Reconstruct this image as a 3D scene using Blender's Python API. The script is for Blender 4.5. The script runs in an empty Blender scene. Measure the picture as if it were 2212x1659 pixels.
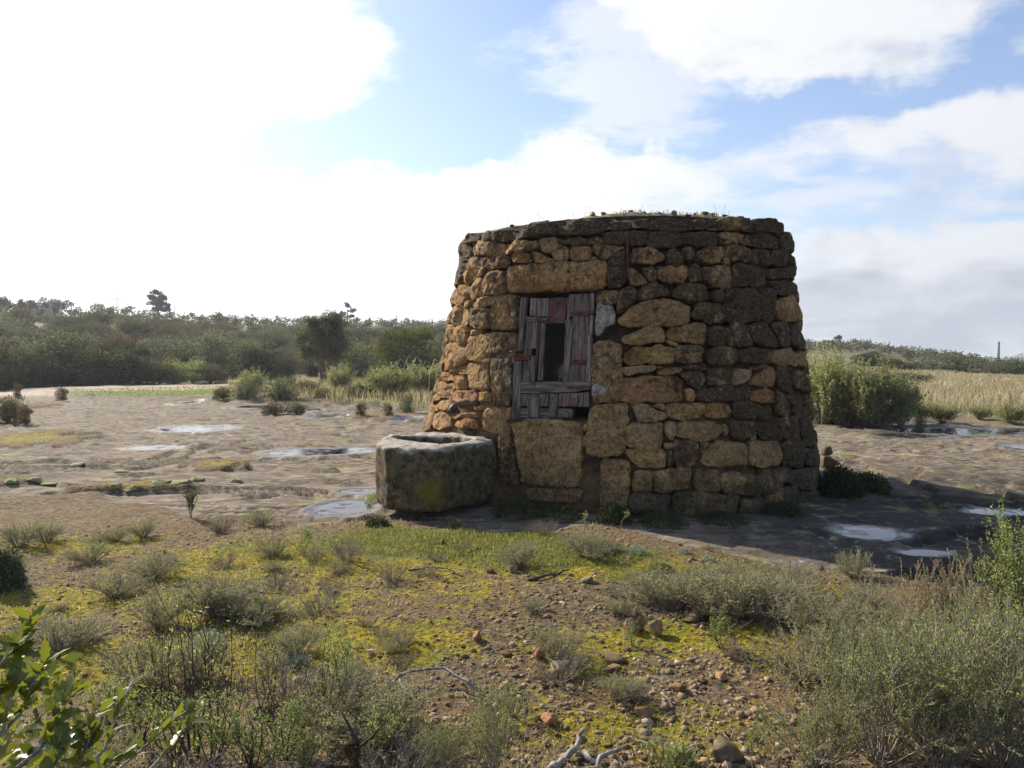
import bpy, math, random
import numpy as np
from mathutils import Vector, Matrix
R_ = math.radians
rnd = random.Random(7)
C = bpy.context.scene.collection
sc = bpy.context.scene

# ------------------------------------------------------------------ camera
EYE = 1.5
FPX, CX, CY = 1600.0, 1106.0, 829.5          # focal length in pixels of a 2212 px wide picture
PITCH = math.atan((CY - 770.0) / FPX)
cam_d = bpy.data.cameras.new('camera'); cam = bpy.data.objects.new('camera', cam_d); C.objects.link(cam)
cam.location = (0, 0, EYE); cam.rotation_euler = (R_(90) - PITCH, 0, 0)
cam_d.sensor_width = 36.0; cam_d.lens = FPX / 2212.0 * 36.0
cam_d.clip_start = 0.05; cam_d.clip_end = 6000
sc.camera = cam

# ------------------------------------------------------------------ sun, exposure
SUN_AZ = R_(-47)      # from +Y towards +X
SUN_EL = R_(31)
sun_vec = Vector((math.sin(SUN_AZ) * math.cos(SUN_EL), math.cos(SUN_AZ) * math.cos(SUN_EL), math.sin(SUN_EL)))
sd = bpy.data.lights.new('sun', 'SUN'); sd.energy = 4.9; sd.angle = R_(0.53); sd.color = (1.0, 0.92, 0.80)
so = bpy.data.objects.new('sun', sd); C.objects.link(so); so.location = (-20, 20, 20)
so.rotation_euler = sun_vec.to_track_quat('Z', 'Y').to_euler()
sc.view_settings.view_transform = 'Standard'; sc.view_settings.look = 'None'
sc.view_settings.exposure = 0.93; sc.view_settings.gamma = 1.0; sc.view_settings.use_curve_mapping = False
sc.render.engine = 'CYCLES'
try:
    sc.cycles.use_denoising = True; sc.cycles.denoiser = 'OPENIMAGEDENOISE'
    sc.cycles.max_bounces = 5; sc.cycles.diffuse_bounces = 3; sc.cycles.transmission_bounces = 3; sc.cycles.glossy_bounces = 2
    sc.cycles.sample_clamp_indirect = 4.0
    sc.cycles.use_adaptive_sampling = True; sc.cycles.adaptive_threshold = 0.02
except Exception: pass

# ------------------------------------------------------------------ node helper
class G:
    def __init__(s, nt): s.nt = nt; s.L = nt.links
    def put(s, node, key, v):
        if v is None: return
        sock = node.inputs[key]
        if isinstance(v, bpy.types.NodeSocket): s.L.new(v, sock)
        else:
            if sock.type == 'RGBA' and not hasattr(v, '__len__'): v = (v, v, v, 1)
            if sock.type == 'RGBA' and len(v) == 3: v = tuple(v) + (1,)
            sock.default_value = v
    def new(s, t): return s.nt.nodes.new(t)
    def math(s, op, a, b=None, c=None, clamp=False):
        n = s.new('ShaderNodeMath'); n.operation = op; n.use_clamp = clamp
        s.put(n, 0, a); s.put(n, 1, b)
        if c is not None: s.put(n, 2, c)
        return n.outputs[0]
    def vmath(s, op, a, b=None, scale=None):
        n = s.new('ShaderNodeVectorMath'); n.operation = op
        s.put(n, 0, a)
        if b is not None: s.put(n, 1, b)
        if scale is not None: s.put(n, 3, scale)
        return n
    def noise(s, vec, scale, detail=4, rough=0.55, dist=0.0, out=0):
        n = s.new('ShaderNodeTexNoise'); s.put(n, 'Vector', vec); n.inputs['Scale'].default_value = scale
        n.inputs['Detail'].default_value = detail; n.inputs['Roughness'].default_value = rough
        n.inputs['Distortion'].default_value = dist
        return n.outputs[out]
    def voro(s, vec, scale, feature='F1', out='Distance', rand=1.0):
        n = s.new('ShaderNodeTexVoronoi'); n.feature = feature; s.put(n, 'Vector', vec); n.inputs['Scale'].default_value = scale
        n.inputs['Randomness'].default_value = rand
        return n.outputs[out]
    def ramp(s, fac, stops, interp='LINEAR'):
        n = s.new('ShaderNodeValToRGB'); s.put(n, 'Fac', fac); cr = n.color_ramp; cr.interpolation = interp
        while len(cr.elements) < len(stops): cr.elements.new(0.5)
        for e, (p, c) in zip(cr.elements, stops):
            e.position = p
            e.color = (c, c, c, 1) if not hasattr(c, '__len__') else (tuple(c) + (1,))[:4]
        return n.outputs[0]
    def step(s, fac, a, b):
        n = s.new('ShaderNodeMapRange'); n.interpolation_type = 'SMOOTHSTEP'; s.put(n, 0, fac)
        s.put(n, 1, a); s.put(n, 2, b); return n.outputs[0]
    def mix(s, fac, a, b, mode='MIX'):
        n = s.new('ShaderNodeMix'); n.data_type = 'RGBA'; n.blend_type = mode
        s.put(n, 0, fac); s.put(n, 6, a); s.put(n, 7, b); return n.outputs[2]
    def mapping(s, vec, scale=(1, 1, 1), loc=(0, 0, 0), rot=(0, 0, 0)):
        n = s.new('ShaderNodeMapping'); s.put(n, 'Vector', vec)
        n.inputs['Scale'].default_value = scale; n.inputs['Location'].default_value = loc; n.inputs['Rotation'].default_value = rot
        return n.outputs[0]
    def attr(s, name, out='Color'):
        n = s.new('ShaderNodeAttribute'); n.attribute_name = name; return n.outputs[out]
    def bump(s, h, strength=0.5, dist=0.02, normal=None):
        n = s.new('ShaderNodeBump'); s.put(n, 'Height', h); n.inputs['Strength'].default_value = strength
        n.inputs['Distance'].default_value = dist
        if normal is not None: s.put(n, 'Normal', normal)
        return n.outputs[0]
    def geo(s, out='Position'): return s.new('ShaderNodeNewGeometry').outputs[out]
    def tc(s, out): return s.new('ShaderNodeTexCoord').outputs[out]
    def info(s, out): return s.new('ShaderNodeObjectInfo').outputs[out]
    def sep(s, v):
        n = s.new('ShaderNodeSeparateXYZ'); s.put(n, 0, v); return n.outputs
    def comb(s, x, y, z):
        n = s.new('ShaderNodeCombineXYZ'); s.put(n, 0, x); s.put(n, 1, y); s.put(n, 2, z); return n.outputs[0]

def new_mat(name):
    m = bpy.data.materials.new(name); m.use_nodes = True
    nt = m.node_tree; nt.nodes.clear()
    out = nt.nodes.new('ShaderNodeOutputMaterial'); p = nt.nodes.new('ShaderNodeBsdfPrincipled')
    nt.links.new(p.outputs[0], out.inputs[0]); p.inputs['Specular IOR Level'].default_value = 0.25
    return m, G(nt), p, out

# ------------------------------------------------------------------ sky
CS = 1 / 0.15 / 1.9      # cloud radiance is given as it shows in the picture; this turns it into world units
def build_world():
    w = bpy.data.worlds.new('World'); sc.world = w; w.use_nodes = True
    nt = w.node_tree; nt.nodes.clear(); g = G(nt)
    out = nt.nodes.new('ShaderNodeOutputWorld'); bg = nt.nodes.new('ShaderNodeBackground')
    nt.links.new(bg.outputs[0], out.inputs[0])
    sky = nt.nodes.new('ShaderNodeTexSky'); sky.sky_type = 'NISHITA'; sky.sun_disc = False
    sky.sun_elevation = SUN_EL; sky.sun_rotation = SUN_AZ; sky.altitude = 300; sky.air_density = 1.0; sky.dust_density = 0.15; sky.ozone_density = 2.0
    d = g.tc('Generated')
    x, y, z = g.sep(d)
    zc = g.math('MAXIMUM', z, 0.0)
    # cloud layer coordinates: the direction met with a plane overhead
    k = g.math('DIVIDE', 1.0, g.math('ADD', zc, 0.12))
    P = g.comb(g.math('MULTIPLY', x, k), g.math('MULTIPLY', y, k), 0.0)
    az = g.math('ARCTAN2', x, y); el = g.math('ARCSINE', z)
    wn = g.noise(d, 5.0, 5, 0.62, out=1)
    wr, wg, wb = g.sep(wn)
    az2 = g.math('ADD', az, g.math('MULTIPLY', g.math('SUBTRACT', wr, 0.5), 0.30))
    el2 = g.math('ADD', el, g.math('MULTIPLY', g.math('SUBTRACT', wg, 0.5), 0.16))
    AE = g.comb(az2, el2, 0.0)
    def blobs(lst):
        tot = 0.0
        for (px, py, rx, ry, wt) in lst:
            ra = Vector(((px - CX) / FPX, 1, 0)); a = math.atan2(ra.x, 1)
            e = math.atan2((770 - py) / FPX, math.hypot(1, ra.x))
            sx = rx / FPX * math.cos(a) ** 2; sy = ry / FPX * math.cos(a)
            v = g.new('ShaderNodeVectorMath'); v.operation = 'MULTIPLY_ADD'
            g.put(v, 0, AE); g.put(v, 1, (1 / sx, 1 / sy, 0)); g.put(v, 2, (-a / sx, -e / sy, 0))
            r2 = g.vmath('DOT_PRODUCT', v.outputs[0], v.outputs[0]).outputs['Value']
            tot = g.math('MULTIPLY_ADD', g.math('POWER', 0.5, r2), wt, tot)
        return tot
    dense = blobs(SKY_WHITE)
    thin = blobs(SKY_THIN)
    grey = blobs(SKY_GREY)
    clear = blobs(SKY_CLEAR)
    # open sky elsewhere: scattered clouds by noise only
    scat = g.step(g.noise(P, 0.9, 4, 0.6), 0.52, 0.72)
    behind = g.step(g.math('ABSOLUTE', az), 0.75, 1.05)
    scat = g.math('MULTIPLY', scat, behind)
    fine = g.noise(g.mapping(P, (1.0, 1.5, 1), rot=(0, 0, 0.5)), 2.6, 7, 0.68)
    f2 = g.math('MULTIPLY', g.math('SUBTRACT', fine, 0.5), 2.5)
    m = g.math('ADD', g.math('SUBTRACT', dense, g.math('MULTIPLY', clear, 1.0)), f2)
    m = g.math('POWER', g.step(m, 0.12, 1.2), 0.8)
    mt = g.math('MULTIPLY', g.step(g.math('ADD', g.math('SUBTRACT', thin, clear), g.math('MULTIPLY', f2, 1.3)), 0.1, 1.0), 0.62)
    m = g.math('MAXIMUM', g.math('MAXIMUM', m, mt), g.math('MULTIPLY', scat, 0.75))
    # brightness of cloud rises towards the sun
    dt = g.vmath('DOT_PRODUCT', d, tuple(sun_vec)).outputs['Value']
    near = g.math('POWER', g.math('MAXIMUM', g.math('MULTIPLY_ADD', dt, 0.5, 0.5), 0.0), 7.0)
    ccol = g.mix(g.math('MINIMUM', near, 1.0), (0.86, 0.88, 0.92), (1.5, 1.48, 1.45))
    greyf = g.step(g.math('ADD', grey, g.math('MULTIPLY', g.math('SUBTRACT', g.noise(g.mapping(d, (1, 1, 2.4)), 7.5, 6, 0.6, 0.3), 0.5), 3.2)), 0.1, 1.6)
    ccol = g.mix(greyf, ccol, (0.31, 0.355, 0.44))
    skyc = g.mix(1.0, sky.outputs[0], (SKYMUL[0], SKYMUL[1], SKYMUL[2]), 'MULTIPLY')
    haze = g.math('MULTIPLY', g.math('EXPONENT', g.math('MULTIPLY', zc, -5.0)), 0.5)
    # background strength is 0.1, so the clouds are given ten times their radiance
    cl = g.vmath('SCALE', ccol, scale=CS).outputs[0]
    hz = g.vmath('SCALE', g.mix(near, (0.70, 0.78, 0.88), (1.3, 1.3, 1.3)), scale=CS).outputs[0]
    veil = g.math('MULTIPLY', g.math('POWER', g.math('MAXIMUM', dt, 0.0), 10.0), 0.75)
    col = g.mix(haze, skyc, hz)
    col = g.mix(g.math('MINIMUM', veil, 0.9), col, g.vmath('SCALE', (1.5, 1.5, 1.5), scale=CS).outputs[0])
    col = g.mix(m, col, cl)
    g.put(bg, 'Color', col); bg.inputs[1].default_value = 0.15
SKYMUL = (0.545, 0.58, 0.645)
# sky patches: pixel centre, radii, weight
SKY_WHITE = [(0, 150, 560, 300, 1.5), (480, 40, 230, 90, .9), (600, 130, 200, 75, .95), (560, 225, 180, 38, .8), (60, 600, 560, 190, 1.8), (700, 590, 420, 120, 1.4),
    (1180, 400, 260, 26, 1.2), (1400, 350, 200, 22, 1.0), (1180, 470, 240, 60, 1.1), (1600, 80, 150, 95, 1.2), (1830, 90, 220, 85, 1.3), (1650, -60, 320, 80, 1.2), (1690, 170, 90, 30, .5),
    (1960, 310, 230, 45, 1.2), (2230, 320, 200, 80, 1.2), (2050, 540, 300, 36, 1.0), (2230, 110, 60, 30, .5), (1260, 330, 100, 30, .6), (2050, 660, 440, 110, 1.4)]
SKY_THIN = [(580, 310, 190, 46, .75), (1250, 230, 130, 110, .9), (1060, 130, 60, 60, .5), (1390, 110, 90, 100, .8), (1800, 440, 360, 60, .8), (1480, 260, 150, 60, .7)]
SKY_GREY = [(2050, 670, 460, 95, 1.3), (1700, 150, 160, 16, .4), (2150, 440, 180, 40, .3)]
SKY_CLEAR = [(1000, 60, 170, 110, .5), (960, 280, 200, 80, .7), (1720, 250, 230, 28, .8), (2130, 60, 90, 70, .5), (540, 60, 30, 18, .35), (680, 335, 240, 36, .9), (2140, 190, 120, 24, .4)]
build_world()
sc.world.cycles.sampling_method = 'MANUAL'; sc.world.cycles.sample_map_resolution = 512

# ------------------------------------------------------------------ numpy noise
def _h(ix, iy, iz, seed):
    n = (ix.astype(np.int64) * 374761393 + iy.astype(np.int64) * 668265263 + iz.astype(np.int64) * 2147483647 + seed * 1274126177) & 0xffffffff
    n = ((n ^ (n >> 13)) * 1274126177) & 0xffffffff
    n = ((n ^ (n >> 16)) * 2246822519) & 0xffffffff
    return ((n ^ (n >> 15)) & 0xffffff) / float(0xffffff)
def vn(x, y, z=None, seed=0):
    x = np.asarray(x, float); y = np.asarray(y, float); z = np.zeros_like(x) if z is None else np.asarray(z, float)
    x, y, z = np.broadcast_arrays(x, y, z)
    ix, iy, iz = np.floor(x), np.floor(y), np.floor(z)
    fx, fy, fz = x - ix, y - iy, z - iz
    ux, uy, uz = [f * f * f * (f * (f * 6 - 15) + 10) for f in (fx, fy, fz)]
    r = 0
    for a in (0, 1):
        for b in (0, 1):
            for c in (0, 1):
                wgt = (ux if a else 1 - ux) * (uy if b else 1 - uy) * (uz if c else 1 - uz)
                r = r + wgt * _h(ix + a, iy + b, iz + c, seed)
    return r * 2 - 1
def vn2(x, y, seed=0):
    x = np.asarray(x, float); y = np.asarray(y, float)
    ix, iy = np.floor(x), np.floor(y); fx, fy = x - ix, y - iy
    ux, uy = [f * f * f * (f * (f * 6 - 15) + 10) for f in (fx, fy)]
    z0 = np.zeros_like(ix)
    return ((1 - ux) * (1 - uy) * _h(ix, iy, z0, seed) + ux * (1 - uy) * _h(ix + 1, iy, z0, seed) + (1 - ux) * uy * _h(ix, iy + 1, z0, seed) + ux * uy * _h(ix + 1, iy + 1, z0, seed)) * 2 - 1
def fbm2(x, y, oct=4, seed=0, gain=0.5):
    r, a, f, t = 0, 1.0, 1.0, 0
    for i in range(oct):
        r = r + a * vn2(x * f + 17.3 * i, y * f - 9.1 * i, seed + i); t += a; a *= gain; f *= 2.03
    return r / t
def fbm3(p, scale, oct=4, seed=0, gain=0.5):
    r, a, f, t = 0, 1.0, scale, 0
    for i in range(oct):
        r = r + a * vn(p[:, 0] * f + 3.7 * i, p[:, 1] * f, p[:, 2] * f, seed + i); t += a; a *= gain; f *= 2.03
    return r / t
def sst(x, a, b):
    t = np.clip((np.asarray(x, float) - a) / (b - a), 0, 1); return t * t * (3 - 2 * t)

# ------------------------------------------------------------------ pixels to the place
def ray(px, py):
    v = Vector(((px - CX) / FPX, 1.0, -(py - CY) / FPX)); v.rotate(Matrix.Rotation(-PITCH, 3, 'X')); return v
def gpt(px, py, hfun=None):
    """point on the ground seen at a pixel of the photograph (used once, to survey where things stand)"""
    v = ray(px, py); t = -EYE / v.z if v.z < -1e-4 else 400.0
    t = min(t, 400)
    if hfun is not None:
        lo = 0.5; prev = lo; step = 1.02
        tt = lo
        while tt < 400:
            if EYE + v.z * tt < float(hfun(v.x * tt, v.y * tt)): break
            prev = tt; tt *= step
        a, b = prev, tt
        for _ in range(20):
            mm = .5 * (a + b)
            if EYE + v.z * mm < float(hfun(v.x * mm, v.y * mm)): b = mm
            else: a = mm
        t = b
    return (v.x * t, v.y * t)

# ------------------------------------------------------------------ mesh helpers
def mesh_from(name, V, faces, mats=None, smooth=True):
    """V: n x 3; faces: list of index lists, or an int array (m x k)"""
    me = bpy.data.meshes.new(name); V = np.asarray(V, dtype=np.float32)
    if isinstance(faces, np.ndarray):
        m, k = faces.shape
        me.vertices.add(len(V)); me.vertices.foreach_set('co', V.ravel())
        me.loops.add(m * k); me.loops.foreach_set('vertex_index', faces.astype(np.int32).ravel())
        me.polygons.add(m); me.polygons.foreach_set('loop_start', np.arange(0, m * k, k, dtype=np.int32))
        me.update(calc_edges=True)
    else:
        me.from_pydata([tuple(v) for v in V.tolist()], [], faces)
        me.update()
    if smooth: me.polygons.foreach_set('use_smooth', np.ones(len(me.polygons), dtype=bool))
    for m_ in (mats if isinstance(mats, (list, tuple)) else [mats]):
        if m_ is not None: me.materials.append(m_)
    return me
def link(name, me, parent=None, loc=None, rot=None, scale=None):
    o = bpy.data.objects.new(name, me); C.objects.link(o)
    if parent is not None: o.parent = parent
    if loc is not None: o.location = loc
    if rot is not None: o.rotation_euler = rot
    if scale is not None: o.scale = (scale,) * 3 if not hasattr(scale, '__len__') else scale
    return o
def tag(o, label=None, cat=None, group=None, kind=None):
    if label: o['label'] = label
    if cat: o['category'] = cat
    if group: o['group'] = group
    if kind: o['kind'] = kind
    return o
def thing(name, label, cat, loc=(0, 0, 0), rz=0.0, group=None, scale=None):
    o = bpy.data.objects.new(name, None); C.objects.link(o); o.location = loc; o.rotation_euler = (0, 0, rz)
    if scale is not None: o.scale = (scale,) * 3 if not hasattr(scale, '__len__') else scale
    o.empty_display_size = 0.1
    return tag(o, label, cat, group)
def dup(root, loc, rz=0.0, scale=1.0, label=None, group=None, tilt=(0, 0)):
    r = root.copy(); C.objects.link(r); r.location = loc; r.rotation_euler = (tilt[0], tilt[1], rz)
    r.scale = (scale,) * 3 if not hasattr(scale, '__len__') else scale
    if label: r['label'] = label
    if group: r['group'] = group
    for ch in root.children:
        c = ch.copy(); C.objects.link(c); c.parent = r
    return r
class MB:
    def __init__(s): s.V = []; s.F = []; s.n = 0
    def add(s, V, F):
        V = np.asarray(V, float); s.V.append(V)
        s.F += [[i + s.n for i in f] for f in (F.tolist() if isinstance(F, np.ndarray) else F)]; s.n += len(V)
    def mesh(s, name, mats, smooth=True): return mesh_from(name, np.vstack(s.V), s.F, mats, smooth)
def frame_of(d):
    d = Vector(d).normalized(); u = d.cross(Vector((0, 0, 1)))
    if u.length < 1e-3: u = Vector((1, 0, 0))
    u.normalize(); return u, d.cross(u).normalized()
def tube(mb, pts, rad, sides=5, cap=True):
    pts = [Vector(p) for p in pts]; V = []; n = len(pts)
    for i, p in enumerate(pts):
        d = pts[min(i + 1, n - 1)] - pts[max(i - 1, 0)]; u, w = frame_of(d)
        r = rad[i] if hasattr(rad, '__len__') else rad
        for k in range(sides):
            a = 2 * math.pi * k / sides; V.append(tuple(p + (u * math.cos(a) + w * math.sin(a)) * r))
    F = [[i * sides + k, i * sides + (k + 1) % sides, (i + 1) * sides + (k + 1) % sides, (i + 1) * sides + k] for i in range(n - 1) for k in range(sides)]
    if cap: F += [list(range(sides))[::-1], [(n - 1) * sides + k for k in range(sides)]]
    mb.add(V, F)

# ------------------------------------------------------------------ the lie of the land
HUT = (1.28, 9.2)
# edge between soil (near) and bare rock (far), surveyed along the picture
_edge_px = [(-700, 1040), (0, 1062), (200, 1072), (400, 1105), (560, 1112), (640, 1122), (800, 1118), (950, 1130), (1050, 1148), (1200, 1158), (1290, 1140), (1400, 1160), (1500, 1190), (1720, 1236), (1900, 1265), (2212, 1310), (2900, 1340)]
_ex, _ey = zip(*[gpt(*p) for p in _edge_px]); _ex = np.array(_ex); _ey = np.array(_ey)
_o = np.argsort(_ex); _ex = _ex[_o]; _ey = _ey[_o]
# far edge of the rock sheet
_far_px = [(-900, 850), (0, 842), (200, 858), (520, 866), (700, 872), (900, 888), (1100, 895), (1700, 905), (1800, 909), (2212, 918), (2900, 925)]
_fx, _fy = zip(*[gpt(*p) for p in _far_px]); _faz = np.arctan2(np.array(_fx), np.array(_fy)); _frr = np.hypot(_fx, _fy)
# puddles: pixel centre, half width, half height
PUD_PX = [(425, 925, 78, 7), (330, 966, 52, 5), (403, 869, 17, 4), (545, 878, 48, 3), (705, 897, 42, 4), (665, 884, 34, 2.5), (660, 976, 78, 8), (770, 972, 50, 7), (742, 1096, 58, 17), (780, 1060, 44, 6),
          (880, 906, 34, 3), (1880, 913, 150, 4), (2110, 931, 190, 7), (1975, 940, 80, 5), (2205, 964, 30, 6), (1868, 1148, 66, 15), (2160, 1104, 66, 8), (2000, 1192, 56, 8)]
PUD = []
for (px, py, hw, hh) in PUD_PX:
    cx, cy = gpt(px, py); x1, _ = gpt(px + hw, py); _, ya = gpt(px, py + hh); _, yb = gpt(px, py - hh)
    PUD.append((cx, .5 * (ya + yb), x1 - cx, .5 * (yb - ya)))
RIDGE_PX = [(-2500, 690), (-600, 668), (0, 662), (60, 664), (110, 672), (180, 674), (230, 668), (330, 680), (420, 686), (480, 682), (560, 692), (650, 696), (800, 698), (950, 700), (1300, 712), (1745, 742), (1850, 740), (1960, 757), (2060, 768), (2110, 777), (2160, 792), (2212, 794), (2700, 780), (4500, 740)]
_raz = np.array([math.atan2((p[0] - CX) / FPX, 1) for p in RIDGE_PX])
_rr = np.array([135 + 50 * min(max((p[0]) / 2212, 0), 1) for p in RIDGE_PX])
_rh = np.array([EYE + (770 - p[1]) / FPX * r * math.cos(a) - 2.0 for p, r, a in zip(RIDGE_PX, _rr, _raz)])

def masks(x, y):
    """0..1 weights: soil, far vegetation, path, wet, puddle"""
    x = np.asarray(x, float); y = np.asarray(y, float)
    r = np.hypot(x, y); az = np.arctan2(x, y)
    e = np.interp(x, _ex, _ey)
    wob = fbm2(x * 1.1, y * 1.1, 4, 11)
    wob2 = fbm2(x * 2.2, y * 2.2, 3, 15)
    wob3 = fbm2(x * 5.5, y * 9.0, 3, 17)
    soil = 1 - sst(y + wob * 0.5, e - 0.18, e + 0.22)
    soil = np.where((y < 0), 1.0, soil)
    fr = np.interp(az, _faz, _frr)
    front = (np.abs(az) < 1.25)
    far = sst(r + wob * 1.8, fr - 0.6, fr + 0.8)
    far = np.where(front, far, np.where(y > 0, sst(r, 8, 14), 1.0))
    # islands of soil and moss on the rock, left of the hut
    isl = 0
    for (px, py, hw, hh) in ISL:
        a = np.exp(-(((x - px) / hw) ** 2 + ((y - py) / hh) ** 2) * 1.2); isl = np.maximum(isl, a)
    soil = np.maximum(soil, sst(isl + wob * 0.3 + wob2 * .45, 0.42, 0.66))
    wet = np.zeros_like(r); pud = np.zeros_like(r)
    for i, (cx, cy, a, b) in enumerate(PUD):
        q = np.hypot((x - cx) / a, (y - cy) / b) + 0.22 * wob + 0.34 * wob2 + 0.25 * wob3
        wet = np.maximum(wet, 1 - sst(q, 0.95, 1.5)); pud = np.maximum(pud, 1 - sst(q, 0.72, 1.2))
    return soil, far, wet, pud
_ISLPX = [(60, 948, 170, 24), (480, 1004, 85, 14), (290, 1050, 170, 12), (930, 900, 300, 9), (20, 880, 70, 12), (30, 1035, 60, 10), (700, 866, 200, 8)]
ISL = []
for (px, py, hw, hh) in _ISLPX:
    cx, cy = gpt(px, py); x1, _ = gpt(px + hw, py); _, ya = gpt(px, py + hh); _, yb = gpt(px, py - hh)
    ISL.append((cx, .5 * (ya + yb), x1 - cx, .5 * (yb - ya)))

def ledge_s(x, y): return (fbm2(x * 0.30 + 5, y * 0.62, 4, 21, .40) * 0.5 + 0.5) * 10 + x * 0.05
def height(x, y):
    x = np.asarray(x, float); y = np.asarray(y, float)
    r = np.hypot(x, y); az = np.arctan2(x, y)
    soil, far, wet, pud = masks(x, y)
    rock = (1 - soil) * (1 - far)
    n1 = fbm2(x * 0.22, y * 0.3, 3, 3)
    s = ledge_s(x, y)
    f = s - np.floor(s); led = (np.floor(s) + sst(f, 0.93, 1.0) - s)
    near = 1 - sst(r, 30, 60)
    h = 0.035 * n1 * near + rock * (led * 0.075 + (0.010 * fbm2(x * 2.5, y * 6, 3, 31) + 0.009 * fbm2(x * 7, y * 13, 3, 33)) * sst(fbm2(x * .8, y * 1.1, 3, 35), -.25, .5))
    h = h + soil * (0.035 + 0.03 * fbm2(x * 1.5, y * 1.5, 3, 41) + 0.014 * np.abs(fbm2(x * 9, y * 9, 3, 43)))
    h = h + far * (0.08 + 0.10 * fbm2(x * 0.5, y * 0.5, 3, 51)) * sst(r, 10, 25)
    # banks and the rise on the left, beyond the track
    rh = np.interp(az, _raz, _rh, left=6.0, right=6.0); rd = np.interp(az, _raz, _rr)
    t = np.clip((r - 50) / np.maximum(rd - 50, 1), 0, 1)
    hill = (rh + 1.3) * (t ** 0.85 * 0.8 + 0.2 * t * t * (3 - 2 * t))
    hill = np.where(r > rd, rh + 1.3 - (r - rd) * 0.02, hill); hill = np.maximum(hill, -3)
    ter = hill * 0.6; ter = np.floor(ter) + sst(ter - np.floor(ter), 0.55, 1.0)      # terraces
    h = h + hill * 0.75 + 0.25 * ter / 0.6 * (t > 0) + 0.8 * fbm2(x * 0.05, y * 0.05, 3, 61) * sst(r, 55, 90)
    mid = sst(r, 26, 34) * (1 - sst(r, 60, 90)) * (1 - sst(az, -0.36, -0.27)) * 0.0
    # level under the hut
    hd = np.hypot(x - HUT[0], y - HUT[1]); wgt = 1 - sst(hd, 2.5, 3.6)
    h = h * (1 - wgt) + 0.0 * wgt
    rest = np.where(wet > 0.02, np.maximum(h, -0.006), h)
    h = rest * (1 - pud) + pud * (-0.015 + 0.022 * fbm2(x * 7.0, y * 14.0, 3, 71))
    return h
def hz(x, y): return float(height(np.array([x]), np.array([y]))[0])
def spot(px, py):
    """the ground point seen at a pixel"""
    v = ray(px, py); t0 = min(-EYE / v.z, 300) if v.z < -1e-4 else 300
    t = t0 * np.concatenate([np.linspace(.55, .86, 8), np.linspace(.87, 1.12, 60)]); h = height(v.x * t, v.y * t); g_ = EYE + v.z * t - h
    i = int(np.argmax(g_ < 0)) if (g_ < 0).any() else len(t) - 1
    i = max(i, 1); f = g_[i - 1] / (g_[i - 1] - g_[i]) if g_[i - 1] != g_[i] else 0; tt = t[i - 1] + (t[i] - t[i - 1]) * min(max(f, 0), 1)
    return (v.x * tt, v.y * tt, float(h[i - 1] + (h[i] - h[i - 1]) * min(max(f, 0), 1)))

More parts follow.
